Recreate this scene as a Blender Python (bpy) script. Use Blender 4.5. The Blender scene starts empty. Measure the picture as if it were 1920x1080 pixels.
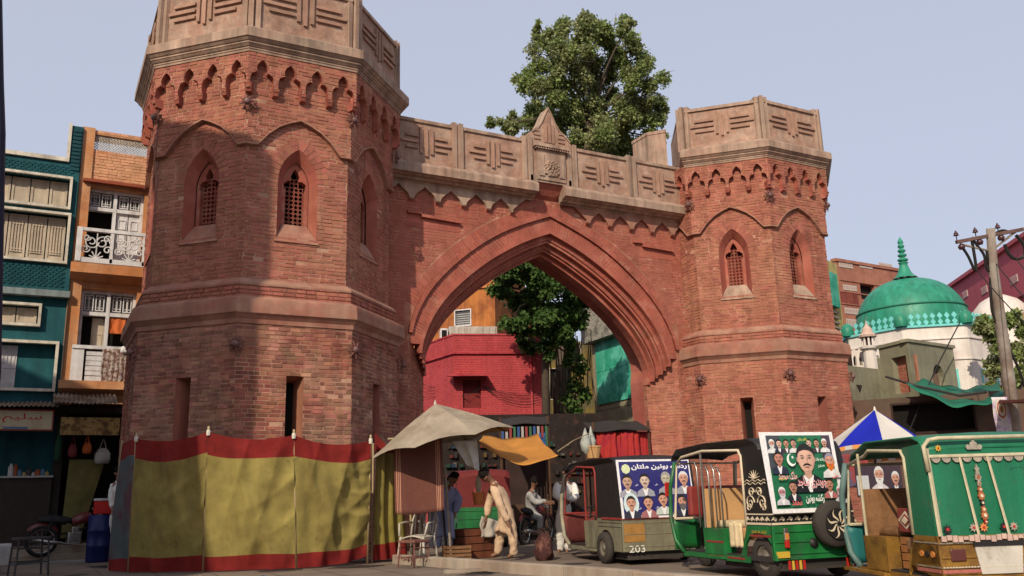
import bpy, math, random
from mathutils import Vector, Matrix
random.seed(7)
RAD = math.radians
col = bpy.context.scene.collection
scene = bpy.context.scene
# ------------------------------------------------------------------ camera
CAM = Vector((-4.102, -18.679, 1.05))
_yaw, _pit, _rol = RAD(28.4419), RAD(13.3789), RAD(-1.6595)
_F = Vector((math.sin(_yaw)*math.cos(_pit), math.cos(_yaw)*math.cos(_pit), math.sin(_pit)))
_r = Vector((math.cos(_yaw), -math.sin(_yaw), 0)); _u = _r.cross(_F)
_R = _r*math.cos(_rol) + _u*math.sin(_rol); _U = -_r*math.sin(_rol) + _u*math.cos(_rol)
FPX = 1643.85
cd = bpy.data.cameras.new('camera'); cam = bpy.data.objects.new('camera', cd); col.objects.link(cam)
cam.matrix_world = Matrix(((_R.x, _U.x, -_F.x, CAM.x), (_R.y, _U.y, -_F.y, CAM.y), (_R.z, _U.z, -_F.z, CAM.z), (0, 0, 0, 1)))
cd.sensor_width = 36; cd.lens = FPX/1920*36; cd.clip_end = 2000; cd.clip_start = .05
scene.camera = cam
# ------------------------------------------------------------------ sky, sun, exposure
SUN_AZ, SUN_EL = RAD(-137), RAD(33)      # direction the light comes from, as an angle in the xy plane
w = bpy.data.worlds.new('World'); scene.world = w; w.use_nodes = True
nt = w.node_tree; nt.nodes.clear()
sky = nt.nodes.new('ShaderNodeTexSky'); sky.sky_type = 'NISHITA'; sky.sun_disc = False
sky.sun_elevation = SUN_EL; sky.sun_rotation = math.pi/2 - SUN_AZ
sky.air_density = 1.0; sky.dust_density = 4.0; sky.ozone_density = 2.0; sky.altitude = 100
hs = nt.nodes.new('ShaderNodeHueSaturation'); hs.inputs['Saturation'].default_value = .82
mx = nt.nodes.new('ShaderNodeMix'); mx.data_type = 'RGBA'; mx.inputs[0].default_value = .6
mx.inputs[7].default_value = (8.1, 8.6, 10.5, 1)     # even hot-season haze over the whole dome
bg = nt.nodes.new('ShaderNodeBackground'); bg.inputs[1].default_value = .10
ow = nt.nodes.new('ShaderNodeOutputWorld')
nt.links.new(sky.outputs[0], hs.inputs['Color']); nt.links.new(hs.outputs[0], mx.inputs[6])
nt.links.new(mx.outputs[2], bg.inputs[0]); nt.links.new(bg.outputs[0], ow.inputs[0])
sd = bpy.data.lights.new('sun', 'SUN'); sd.energy = 4.4; sd.angle = RAD(.5); sd.color = (1, .87, .68)
so = bpy.data.objects.new('sun', sd); col.objects.link(so)
SUNV = Vector((math.cos(SUN_AZ)*math.cos(SUN_EL), math.sin(SUN_AZ)*math.cos(SUN_EL), math.sin(SUN_EL)))
so.rotation_euler = SUNV.to_track_quat('Z', 'Y').to_euler()
vs = scene.view_settings; vs.view_transform = 'Standard'; vs.look = 'None'; vs.exposure = -.10; vs.gamma = 1; vs.use_curve_mapping = False

# ------------------------------------------------------------------ helpers
def ray(x, y): return _F + _R*((x-960)/FPX) - _U*((y-540)/FPX)     # pixel of the 1920 x 1080 photograph -> direction
def atY(x, y, Y): d = ray(x, y); return CAM + d*((Y-CAM.y)/d.y)
def atX(x, y, X): d = ray(x, y); return CAM + d*((X-CAM.x)/d.x)
def atZ(x, y, Z): d = ray(x, y); return CAM + d*((Z-CAM.z)/d.z)
def atD(x, y, D): return CAM + ray(x, y)*D
V3 = lambda *a: Vector(a)
def rnd(a, b): return random.uniform(a, b)

class Frame:
    def __init__(s, o, u, v, n=None):
        s.o = Vector(o); s.u = Vector(u).normalized(); s.v = Vector(v).normalized(); s.n = Vector(n).normalized() if n is not None else s.u.cross(s.v)
    def __call__(s, u, v, n=0): return s.o + s.u*u + s.v*v + s.n*n
    def off(s, u, v, n=0): return Frame(s(u, v, n), s.u, s.v, s.n)
WORLD = Frame((0, 0, 0), (1, 0, 0), (0, 1, 0), (0, 0, 1))
def yawframe(o, deg):      # u to the right, v up, n towards -y when deg = 0
    a = RAD(deg); return Frame(o, (math.cos(a), math.sin(a), 0), (0, 0, 1), (math.sin(a), -math.cos(a), 0))

class MB:
    def __init__(s): s.v = []; s.f = []; s.m = []; s.k = 0
    def poly(s, pts, k=None):
        b = len(s.v); s.v += [tuple(p) for p in pts]; s.f.append(tuple(range(b, b+len(pts)))); s.m.append(s.k if k is None else k)
    def hexa(s, P, skip=()):      # P: 4 back, 4 front corners (front = +n), each going u then v
        b = len(s.v); s.v += [tuple(p) for p in P]
        F = dict(back=(3, 2, 1, 0), front=(4, 5, 6, 7), bottom=(0, 1, 5, 4), right=(1, 2, 6, 5), top=(2, 3, 7, 6), left=(3, 0, 4, 7))
        for k, f in F.items():
            if k not in skip: s.f.append(tuple(b+i for i in f)); s.m.append(s.k)
    def box(s, u0, u1, v0, v1, n0, n1, fr=WORLD, skip=()):
        s.hexa([fr(u0, v0, n0), fr(u1, v0, n0), fr(u1, v1, n0), fr(u0, v1, n0), fr(u0, v0, n1), fr(u1, v0, n1), fr(u1, v1, n1), fr(u0, v1, n1)], skip); return s
    def prism(s, pts, n0, n1, fr=WORLD, back=True):
        c = [fr(a, b, n1) for a, b in pts]; d = [fr(a, b, n0) for a, b in pts]; n = len(pts)
        s.poly(c)
        if back: s.poly(d[::-1])
        for i in range(n): j = (i+1) % n; s.poly([d[i], d[j], c[j], c[i]])
        return s
    def reveal(s, pts, n0, n1, fr=WORLD, closed=False, k=None):      # the sides of an opening
        n = len(pts)
        for i in range(n if closed else n-1):
            j = (i+1) % n; a, b = pts[i], pts[j]; s.poly([fr(a[0], a[1], n0), fr(a[0], a[1], n1), fr(b[0], b[1], n1), fr(b[0], b[1], n0)], k)
    def tube(s, pts, r, n=8, cap=True, flat=1):
        pts = [Vector(p) for p in pts]; rr = r if isinstance(r, (list, tuple)) else [r]*len(pts); rings = []; last = None
        for i, p in enumerate(pts):
            t = (pts[min(i+1, len(pts)-1)]-pts[max(i-1, 0)]).normalized()
            if last is None: a = t.orthogonal().normalized() if abs(t.z) < .9 else t.cross(V3(0, 1, 0)).normalized()
            else: a = (last-t*last.dot(t)).normalized()
            last = a; b = t.cross(a); base = len(s.v); rings.append(base)
            for k in range(n):
                q = 2*math.pi*k/n; s.v.append(tuple(p+a*math.cos(q)*rr[i]+b*math.sin(q)*rr[i]*flat))
        for A, B in zip(rings, rings[1:]):
            for k in range(n): j = (k+1) % n; s.f.append((A+k, A+j, B+j, B+k)); s.m.append(s.k)
        if cap: s.f.append(tuple(rings[0]+k for k in range(n))[::-1]); s.f.append(tuple(rings[-1]+k for k in range(n))); s.m += [s.k, s.k]
        return s
    def lathe(s, prof, n=16, o=(0, 0, 0), fr=None, a0=0, arc=2*math.pi, sc=1):      # prof: (radius, height)
        fr = fr or WORLD; o = Vector(o); full = abs(arc-2*math.pi) < 1e-6; m = n if full else n+1; rings = []
        for r, z in prof:
            rings.append(len(s.v))
            for k in range(m): q = a0+arc*k/n; s.v.append(tuple(o+fr(r*math.cos(q)*sc, r*math.sin(q)*sc, z)))
        for A, B in zip(rings, rings[1:]):
            for k in range(n): j = (k+1) % m; s.f.append((A+k, A+j, B+j, B+k)); s.m.append(s.k)
        return s
    def sheet(s, fn, nu, nv, k=None):
        b = len(s.v)
        for j in range(nv+1):
            for i in range(nu+1): s.v.append(tuple(fn(i/nu, j/nv)))
        for j in range(nv):
            for i in range(nu): a = b+j*(nu+1)+i; s.f.append((a, a+1, a+nu+2, a+nu+1)); s.m.append(s.k if k is None else (k(i/nu, (j+.5)/nv) if callable(k) else k))
        return s
    def build(s, name, mat, parent=None, smooth=False, bevel=0, kind=None, solid=0, label=None):
        me = bpy.data.meshes.new(name)
        if parent is not None:
            q = WLOC(parent); s.v = [(a-q.x, b_-q.y, c-q.z) for a, b_, c in s.v]
        me.from_pydata(s.v, [], s.f)
        for m in (mat if isinstance(mat, (list, tuple)) else [mat]): me.materials.append(m)
        if any(s.m): me.polygons.foreach_set('material_index', s.m)
        if smooth: me.polygons.foreach_set('use_smooth', [True]*len(s.f))
        o = bpy.data.objects.new(name, me); col.objects.link(o)
        if smooth is not True and smooth:
            me.polygons.foreach_set('use_smooth', [True]*len(s.f))
        if bevel:
            b = o.modifiers.new('b', 'BEVEL'); b.width = bevel; b.segments = 2; b.limit_method = 'ANGLE'
        if solid:
            b = o.modifiers.new('s', 'SOLIDIFY'); b.thickness = solid
        if parent is not None:
            o.parent = parent
        if kind: o['kind'] = kind
        if label: o['label'] = label
        return o
def WLOC(o):
    l = Vector(o.location)
    while o.parent is not None: o = o.parent; l += Vector(o.location)
    return l
def thing(name, label, cat, loc=(0, 0, 0), group=None):
    o = bpy.data.objects.new(name, None); col.objects.link(o); o.location = loc; o.empty_display_size = .2
    return tag(o, label, cat, group)
def tag(o, label, cat, group=None):
    o['label'] = label; o['category'] = cat
    if group: o['group'] = group
    return o
def struct(name, mb, mat, **k): return mb.build(name, mat, kind='structure', **k)

# ------------------------------------------------------------------ materials
def M(name, c, rough=.8, var=.18, scale=2.5, bump=.15, bscale=30, metal=0, isl=0, c2=None, mask=(.45, .6), mscale=1.2, coord='P', spec=.22, streak=0, c3=None, m3=(.55, .7), s3=.6, trans=0, emit=0):
    m = bpy.data.materials.new(name); m.use_nodes = True; nt = m.node_tree; N = nt.nodes; Lk = nt.links.new; b = N['Principled BSDF']
    b.inputs['Roughness'].default_value = rough; b.inputs['Metallic'].default_value = metal; b.inputs['Specular IOR Level'].default_value = spec
    if coord == 'P': cs = N.new('ShaderNodeNewGeometry').outputs['Position']
    else: cs = N.new('ShaderNodeTexCoord').outputs['Object']
    def noise(sc, det=5, ro=.6, vec=None, stretch=None):
        n = N.new('ShaderNodeTexNoise'); n.inputs['Scale'].default_value = sc; n.inputs['Detail'].default_value = det; n.inputs['Roughness'].default_value = ro
        if stretch:
            mp = N.new('ShaderNodeMapping'); mp.inputs['Scale'].default_value = stretch; Lk(cs, mp.inputs[0]); Lk(mp.outputs[0], n.inputs['Vector'])
        else: Lk(cs, n.inputs['Vector'])
        return n.outputs['Fac']
    def mapr(v, a, b_, c_=0, d=1):
        n = N.new('ShaderNodeMapRange'); n.inputs[1].default_value = a; n.inputs[2].default_value = b_; n.inputs[3].default_value = c_; n.inputs[4].default_value = d; Lk(v, n.inputs[0]); return n.outputs[0]
    def mix(f, a, b_, mode='MIX'):
        n = N.new('ShaderNodeMix'); n.data_type = 'RGBA'; n.blend_type = mode
        for s_, v in ((0, f), (6, a), (7, b_)):
            if isinstance(v, (int, float)): n.inputs[s_].default_value = v
            elif isinstance(v, tuple): n.inputs[s_].default_value = (*v[:3], 1)
            else: Lk(v, n.inputs[s_])
        return n.outputs[2]
    base = tuple(c)
    if c2: base = mix(mapr(noise(mscale, 6, .65), *mask), base, tuple(c2))
    if c3: base = mix(mapr(noise(s3, 6, .7), *m3), base, tuple(c3))
    v = mapr(noise(scale, 7, .65), .3, .7, 1-var, 1+var)
    if streak: 
        st = mapr(noise(1.0, 5, .6, stretch=(5, 5, .35)), .35, .65, 1-streak, 1+streak*.5); mm = N.new('ShaderNodeMath'); mm.operation = 'MULTIPLY'; Lk(v, mm.inputs[0]); Lk(st, mm.inputs[1]); v = mm.outputs[0]
    if isl:
        g = N.new('ShaderNodeNewGeometry').outputs['Random Per Island']; oi = N.new('ShaderNodeObjectInfo').outputs['Random']
        a = N.new('ShaderNodeMath'); a.operation = 'ADD'; Lk(g, a.inputs[0]); Lk(oi, a.inputs[1]); fr = N.new('ShaderNodeMath'); fr.operation = 'FRACT'; Lk(a.outputs[0], fr.inputs[0])
        iv = mapr(fr.outputs[0], 0, 1, 1-isl, 1+isl); mm = N.new('ShaderNodeMath'); mm.operation = 'MULTIPLY'; Lk(v, mm.inputs[0]); Lk(iv, mm.inputs[1]); v = mm.outputs[0]
        wn = N.new('ShaderNodeTexWhiteNoise'); wn.noise_dimensions = '1D'; Lk(fr.outputs[0], wn.inputs['W'])
        h = N.new('ShaderNodeHueSaturation'); hh = mapr(wn.outputs['Value'], 0, 1, .5-isl*.045, .5+isl*.045); Lk(hh, h.inputs['Hue'])
        if isinstance(base, tuple): h.inputs['Color'].default_value = (*base, 1)
        else: Lk(base, h.inputs['Color'])
        base = h.outputs[0]
    vm = N.new('ShaderNodeVectorMath'); vm.operation = 'SCALE'
    if isinstance(base, tuple): vm.inputs[0].default_value = base
    else: Lk(base, vm.inputs[0])
    Lk(v, vm.inputs['Scale']); Lk(vm.outputs[0], b.inputs['Base Color'])
    if bump:
        bn = N.new('ShaderNodeBump'); bn.inputs['Strength'].default_value = bump; bn.inputs['Distance'].default_value = .02; Lk(noise(bscale, 6, .7), bn.inputs['Height']); Lk(bn.outputs[0], b.inputs['Normal'])
        rn = mapr(noise(bscale*.4), .3, .7, max(0, rough-.12), min(1, rough+.1)); Lk(rn, b.inputs['Roughness'])
    if trans:
        t = N.new('ShaderNodeBsdfTranslucent'); Lk(vm.outputs[0], t.inputs[0]); ms = N.new('ShaderNodeMixShader'); ms.inputs[0].default_value = trans
        Lk(b.outputs[0], ms.inputs[1]); Lk(t.outputs[0], ms.inputs[2]); Lk(ms.outputs[0], N['Material Output'].inputs[0])
    return m
BRICK = M('brick', (.335, .118, .08), .9, .16, 1.3, .5, 60, isl=.17, c2=(.37, .17, .105), mask=(.5, .68), mscale=.55, c3=(.23, .11, .08), m3=(.6, .8), s3=.9, streak=.22)
BRICKD = M('brick_old', (.265, .09, .06), .9, .24, 1.6, .5, 60, isl=.32, c2=(.32, .16, .11), mask=(.42, .6), mscale=.9, c3=(.18, .10, .075), m3=(.5, .72), s3=.7, streak=.25)
BRICKR = M('brick_red_wash', (.33, .094, .064), .9, .16, 1.2, .4, 50, isl=.10, c2=(.36, .125, .09), mask=(.45, .65), mscale=.6, c3=(.28, .10, .075), m3=(.55, .75), s3=.8, streak=.12)
MORTAR = M('lime_mortar', (.44, .26, .18), .95, .25, 3, .4, 80, c2=(.32, .15, .10), mask=(.4, .6), mscale=1)
MORTARR = M('red_washed_mortar', (.33, .14, .09), .95, .25, 3, .4, 80, c2=(.42, .23, .16), mask=(.5, .65), mscale=1.5)
PLAST = M('buff_plaster', (.37, .26, .195), .92, .18, 2, .4, 25, c2=(.33, .205, .15), mask=(.42, .62), mscale=1.6, c3=(.27, .20, .15), m3=(.52, .68), s3=1.3, streak=.34)
PLASTB = M('rough_parapet_plaster', (.335, .195, .14), .95, .25, 4, 1.0, 18, c2=(.39, .265, .20), mask=(.42, .6), mscale=2.5, streak=.15)
BAR = M('raised_brick_bars', (.33, .195, .14), .92, .2, 5, .4, 40, isl=.12)
PLASTR = M('pink_plaster', (.33, .18, .125), .92, .2, 2, .4, 30, c2=(.29, .12, .085), mask=(.42, .62), mscale=1.5, streak=.12)
REDARCH = M('red_arch_wash', (.33, .096, .066), .85, .22, 2, .35, 40, c2=(.38, .15, .105), mask=(.5, .66), mscale=2.5, streak=.12)
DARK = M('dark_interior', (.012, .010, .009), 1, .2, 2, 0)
DARKRED = M('dark_red_screen_back', (.19, .028, .018), .9, .2, 2, 0)
IRON = M('rusty_iron', (.16, .07, .055), .7, .3, 8, .3, 60)

# ------------------------------------------------------------------ brickwork
def crossings(polys, v):
    xs = []
    for P in polys:
        n = len(P)
        for i in range(n):
            (x0, y0), (x1, y1) = P[i], P[(i+1) % n]
            if (y0 <= v) != (y1 <= v): xs.append(x0+(v-y0)/(y1-y0)*(x1-x0))
    xs.sort(); return [(xs[i], xs[i+1]) for i in range(0, len(xs)-1, 2)]
def rowcut(polys, v0, v1):
    e = (v1-v0)*.02; A, B = crossings(polys, v0+e), crossings(polys, v1-e)
    if len(A) != len(B): m = crossings(polys, (v0+v1)/2); A = B = m
    return list(zip(A, B))
def strips(mb, fr, polys, n=0, step=.04):
    vs_ = sorted({round(p[1], 4) for P in polys for p in P}); 
    for a, b in zip(vs_, vs_[1:]):
        k = max(1, int((b-a)/step)) if b-a > 1e-4 else 0
        for i in range(k):
            v0, v1 = a+(b-a)*i/k, a+(b-a)*(i+1)/k
            for (a0, a1), (b0, b1) in rowcut(polys, v0, v1): mb.poly([fr(a0, v0, n), fr(a1, v0, n), fr(b1, v1, n), fr(b0, v1, n)])
CO, BL, JT = .0755, .205, .014
LOOSE = []      # bricks that become objects of their own: (distance, 8 corners, parent)
def bricks(mb, fr, polys, n=.008, own=None, phase=0, jit=.004):
    v0 = min(p[1] for P in polys for p in P); v1 = max(p[1] for P in polys for p in P); umin = min(p[0] for P in polys for p in P)
    k = 0; v = math.ceil(v0/CO-1e-6)*CO
    if v-v0 > .02: v -= CO
    while v < v1-.02:
        k = int(round(v/CO)); a, b = max(v, v0), min(v+CO-JT, v1)
        if b-a > .02:
            for (a0, a1), (b0, b1) in rowcut(polys, a, b):
                u = math.floor(min(a0, b0)/BL)*BL-(.5*BL if k % 2 else .22*BL)+phase
                ll, rr = min(a0, b0), max(a1, b1)
                while u < rr:
                    le = BL*random.choice((1, 1, 1, 1.12, .5, .9))
                    x0, x1 = max(u, ll), min(u+le-JT, rr)
                    if x1-x0 > .025:
                        p0, p1 = max(x0, a0), min(x1, a1); q0, q1 = max(x0, b0), min(x1, b1)
                        if p1-p0 > .008 or q1-q0 > .008:
                            if p1 < p0: p0 = p1 = (p0+p1)/2
                            if q1 < q0: q0 = q1 = (q0+q1)/2
                            h = n+rnd(-jit, jit)*1.6; w1, w2 = rnd(-.003, .003), rnd(-.003, .003)
                            if random.random() < .02: h -= .012
                            C8 = [fr(p0, a, -.03), fr(p1, a, -.03), fr(q1, b, -.03), fr(q0, b, -.03), fr(p0+.002, a+w1+.002, h), fr(p1-.002, a+w2+.002, h), fr(q1-.002, b+w2-.002, h), fr(q0+.002, b+w1-.002, h)]
                            if own is not None and own(x0, a): LOOSE.append(((C8[4]-CAM).length, C8, own))
                            else: mb.hexa(C8, skip=('back',))
                    u += le
        v += CO
def radial(mb, fr, pts, ln=.23, n=.008, wd=.066, side=1):      # bricks standing on edge round an arch
    pts = [Vector((p[0], p[1])) for p in pts]; nor = []
    for i in range(len(pts)):
        t = (pts[min(i+1, len(pts)-1)]-pts[max(i-1, 0)]).normalized(); nor.append(Vector((-t.y, t.x))*side)
    out = []
    for i in range(len(pts)-1):
        a, b = pts[i], pts[i+1]; L = (b-a).length; k = max(1, int(L/(wd+.011)))
        for j in range(k):
            t0, t1 = j/k, (j+1)/k-.011/L
            A_, B_ = a.lerp(b, t0), a.lerp(b, t1); na, nb = nor[i].lerp(nor[i+1], t0), nor[i].lerp(nor[i+1], t1)
            for l0, l1 in (((0, ln*.48), (ln*.52, ln)) if (j+i) % 2 else ((0, ln),)):
                P = [A_+na*l0, B_+nb*l0, B_+nb*l1, A_+na*l1]; h = n+rnd(-.004, .004)
                mb.hexa([fr(p.x, p.y, -.03) for p in P]+[fr(p.x, p.y, h) for p in P], skip=('back',))
def arch_pts(hw, zs, za, n=8):      # left half, springing to apex, of a two-centred pointed arch
    h = za-zs; c = (h*h-hw*hw)/(2*hw); R = hw+c; a1 = math.atan2(h, -c) if c > 0 else math.atan2(h, -c)
    return [(c+R*math.cos(math.pi+(a1-math.pi)*i/n), zs+R*math.sin(math.pi+(a1-math.pi)*i/n)) for i in range(n+1)]
def full(half): return half+[(-x, z) for x, z in reversed(half[:-1])]
# ------------------------------------------------------------------ the gate
T22 = math.tan(RAD(22.5)); C22 = math.cos(RAD(22.5))
gate = thing('city_gate', 'old red brick city gate with pointed arch between two octagonal towers and buff plaster parapets', 'city gate', (6.9, 0, 0))
def oct_lathe(mb, prof, o): mb.lathe([(a/C22, z) for a, z in prof], 8, o, a0=RAD(22.5))
def cusped(hw, z0, zt):      # trefoil-headed arch of the corbel tables, left foot to right foot
    h = zt-z0
    half = [(-hw, z0), (-hw, z0+.34*h), (-hw*.93, z0+.46*h), (-hw*.72, z0+.56*h), (-hw*.42, z0+.56*h), (-hw*.5, z0+.70*h), (-hw*.42, z0+.82*h), (-hw*.2, z0+.93*h), (0, zt)]
    return full(half)
def tower(ox, loose):
    o = V3(ox, 0, 0)
    core = MB(); S_ = 8
    oct_lathe(core, [(2.59, 4.3), (2.3, 5.2), (2.0, 5.21), (2.0, 9.7)], o)
    VIS = (-180, -135, -90, -45, 0)
    base_mat = MORTAR
    m = MB()
    plain = MB()
    for ang in (45, 90, 135):      # the three faces towards the town
        n = V3(math.cos(RAD(ang)), math.sin(RAD(ang)), 0); u = V3(-n.y, n.x, 0)
        for a, z0, z1 in ((2.60, -.3, 4.3), (2.40, 5.1, 8.0), (2.48, 7.8, 8.9), (2.58, 8.86, 9.7)):
            f = Frame(o+n*a, u, (0, 0, 1), n); bw = a*T22; f2 = f
            m.poly([f2(-bw, z0), f2(bw, z0), f2(bw, z1), f2(-bw, z1)])
            bricks(plain, f, [[(-bw, z0), (bw, z0), (bw, z1), (-bw, z1)]])
    lower, upper, red = MB(), MB(), MB()
    
    kids = []
    for ang in VIS:
        n = V3(math.cos(RAD(ang)), math.sin(RAD(ang)), 0); u = V3(-n.y, n.x, 0)
        def FR(a): return Frame(o+n*a, u, (0, 0, 1), n)
        rev = MB(); dark = MB()
        # base with the tall slot
        f = FR(2.60); hw = 2.60*T22
        slot = [(-.16, 1.95), (.16, 1.95), (.16, 3.33), (-.16, 3.33)]
        P = [[(-hw, -.3), (hw, -.3), (hw, 4.3), (-hw, 4.3)], slot]
        strips(m, f, P, .0)
        own = (lambda u_, v_: v_ > 2.0) if loose and ang in (-90, -135) else None
        if own:
            bricks(lower, f, P, own=own)
        else: bricks(lower, f, P)
        sp = [(-.16, 1.95), (.16, 1.95), (.16, 3.33), (-.16, 3.33)]
        bk = [(-.08, 1.95), (.08, 1.95), (.08, 3.25), (-.08, 3.25)]
        for i in range(4):
            j = (i+1) % 4; a, b, c, d = sp[i], sp[j], bk[j], bk[i]
            rev.poly([f(a[0], a[1], .004), f(b[0], b[1], .004), f(c[0], c[1], -.42), f(d[0], d[1], -.42)])
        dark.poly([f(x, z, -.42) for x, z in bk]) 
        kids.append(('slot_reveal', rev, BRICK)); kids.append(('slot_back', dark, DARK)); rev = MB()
        # recessed shaft with a pointed niche
        f = FR(2.40); hw = 2.40*T22
        hd = arch_pts(.39, 7.18, 7.86)
        niche = [(-.39, 6.02)]+full(hd)+[(.39, 6.02)]
        hole = [(-.39, 6.02), (-.39, 7.16)]+full([(x*1.62, 7.16+(z-7.18)*1.36+.0) for x, z in hd])+[(.39, 7.16), (.39, 6.02)]
        out = [(-hw, 5.10), (hw, 5.10), (hw, 8.5), (-hw, 8.5)]
        strips(m, f, [out, niche], .0); bricks(upper, f, [out, hole])
        radial(upper, f, full(hd), .225, .009)
        # niche: splayed jambs, an inner frame with a trefoil head, the pierced screen and its dark back
        ih = arch_pts(0.27, 7.15, 7.66); inn = [(-0.27, 6.33)]+full(ih)+[(0.27, 6.33)]
        no = [(-.39, 6.02)]+full(hd)+[(.39, 6.02)]
        for i in range(len(no)-1):
            a, b, c, d = no[i], no[i+1], inn[i+1], inn[i]
            if i == 0: 
                rev.poly([f(a[0], 6.02, .004), f(b[0], b[1], .004), f(c[0], c[1], -.2), f(d[0], 6.33, -.2)])
            else: rev.poly([f(a[0], a[1], .004), f(b[0], b[1], .004), f(c[0], c[1], -.2), f(d[0], d[1], -.2)])
        sl = MB(); sl.hexa([f(-.42, 5.93, -.05), f(.42, 5.93, -.05), f(0.27, 6.33, -.25), f(-0.27, 6.33, -.25), f(-.44, 5.93, .035), f(.44, 5.93, .035), f(.24, 6.345, -.18), f(-.24, 6.345, -.18)])
        kids.append(('window_sill', sl, PLASTR if loose else PLAST))
        # flat plaster patch below the sill
        tf = MB(); jl = [(x*.60, 6.33+(z-6.33)*.9) for x, z in inn]
        fi = FR(2.40-.2)
        tl = [(-.19, 6.33), (-.19, 7.08), (-.225, 7.12), (-.22, 7.22), (-.14, 7.28), (-.07, 7.28), (-.09, 7.37), (-.05, 7.46), (0, 7.53)]
        tin = full(tl)
        tf_polys = [[(-0.27, 6.33)]+full(ih)+[(0.27, 6.33)]]
        tout = [(-0.27, 6.33), (-0.27, 7.15)]+full(ih)[1:-1]+[(0.27, 7.15), (0.27, 6.33)]
        poly = tout; strips(tf, fi, [tout, [(-.19, 6.34)]+tin[1:-1]+[(.19, 6.34)]], -.03, .03)
        tf.reveal(tin, -.18, -.03, fi); bk_ = MB(); strips(bk_, fi, [tin], -.2, .1); kids.append(('screen_back', bk_, DARKRED))
        kids.append(('window_frame', tf, REDARCH))
        sc_ = MB()      # pierced screen: rings and diagonals in a grid
        gx, gz = .09, .09
        z = 6.40
        while z < 7.36:
            for cx in (-.135, -.045, .045, .135):
                lim = .19 if z < 7.05 else (.19 if z < 7.2 else .07)
                if abs(cx)+.045 > lim+.02: continue
                P8 = [V3(cx+.038*math.cos(q*math.pi/4), z+.038*math.sin(q*math.pi/4), 0) for q in range(8)]
                for q in range(8):
                    a, b = P8[q], P8[(q+1) % 8]; a2 = V3(cx, z, 0)+(a-V3(cx, z, 0))*1.32; b2 = V3(cx, z, 0)+(b-V3(cx, z, 0))*1.32
                    sc_.poly([fi(a.x, a.y, -.11), fi(a2.x, a2.y, -.11), fi(b2.x, b2.y, -.11), fi(b.x, b.y, -.11)])
                for q in range(4):
                    e = q*math.pi/2+math.pi/4; dx, dz = math.cos(e), math.sin(e)
                    sc_.poly([fi(cx+dx*.045-dz*.009, z+dz*.045+dx*.009, -.112), fi(cx+dx*.045+dz*.009, z+dz*.045-dx*.009, -.112), fi(cx+dx*.072+dz*.009, z+dz*.072-dx*.009, -.112), fi(cx+dx*.072-dz*.009, z+dz*.072+dx*.009, -.112)])
            z += gz
        kids.append(('pierced_screen', sc_, REDARCH))
        kids.append(('niche_reveal', rev, BRICKR)); rev = MB()
        # proud layer over the blind arch
        f = FR(2.48); hw = 2.48*T22
        ln = [(-hw, 7.80), (-.83, 7.80), (-.80, 7.83), (-.62, 8.06), (-.42, 8.24), (-.2, 8.36), (0, 8.44), (.2, 8.36), (.42, 8.24), (.62, 8.06), (.80, 7.83), (.83, 7.80), (hw, 7.80)]
        out = ln+[(hw, 9.72), (-hw, 9.72)]
        strips(m, f, [out], .0); bricks(upper, f, [out]); rev.reveal(ln, -.09, .006, f)
        hm = MB()
        for a, b in zip(ln, ln[1:]):
            hm.hexa([f(a[0], a[1]-.012, -.09), f(b[0], b[1]-.012, -.09), f(b[0], b[1]+.03, -.09), f(a[0], a[1]+.03, -.09), f(a[0], a[1]-.004, .025), f(b[0], b[1]-.004, .025), f(b[0], b[1]+.03, .025), f(a[0], a[1]+.03, .025)], skip=('back',))
        kids.append(('hood_moulding', hm, PLASTR))
        kids.append(('blind_arch_reveal', rev, BRICKR)); rev = MB()
        # corbel table
        f = FR(2.62); hw = 2.62*T22; pit = 2*hw/4; zb = 8.90
        bot = [(-hw, zb)]
        aw = pit*.5-.042
        for i in range(4):
            cx = -hw+pit*(i+.5); bot += [(cx+x, z) for x, z in cusped(aw, zb, 9.53)]
        bot.append((hw, zb))
        out = bot+[(hw, 9.72), (-hw, 9.72)]
        strips(m, f, [out], .0, .03); bricks(upper, f, [out]); rev.reveal(bot, -.15, .004, f)
        kids.append(('corbel_reveal', rev, BRICKR))
        for i in range(5):      # corbel feet under the legs
            cx = -hw+pit*i; w_ = .062; 
            if i == 4 : continue
            kb = MB()
            if i == 0:
                fa, fb = Frame(o, (1, 0, 0), (0, 0, 1)), None
                pc = o+Matrix.Rotation(RAD(ang-22.5), 3, 'Z')@V3(2.62/C22, 0, 0); nn = Matrix.Rotation(RAD(ang-22.5), 3, 'Z')@V3(1, 0, 0)
                g = Frame(pc, (-nn.y, nn.x, 0), (0, 0, 1), nn)
                kb.hexa([g(-.08, zb-.09, -.2), g(.08, zb-.09, -.2), g(.08, zb+.1, -.2), g(-.08, zb+.1, -.2), g(-.05, zb-.06, -.05), g(.05, zb-.06, -.05), g(.075, zb+.1, .012), g(-.075, zb+.1, .012)])
            else:
                kb.hexa([f(cx-.055, zb-.1, -.12), f(cx+.055, zb-.1, -.12), f(cx+.065, zb+.1, -.12), f(cx-.065, zb+.1, -.12), f(cx-.045, zb-.07, -.03), f(cx+.045, zb-.07, -.03), f(cx+.07, zb+.06, .014), f(cx-.07, zb+.06, .014)])
            kids.append(('corbel', kb, BRICKR))
        # parapet panel with its raised bars
        f = FR(2.585); hw = 2.585*T22
        pp = MB(); pp.box(-hw+.1, hw-.1, 10.2, 11.30, -.2, 0, f, skip=('back',)); kids.append(('parapet_panel', pp, PLASTB))
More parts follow.
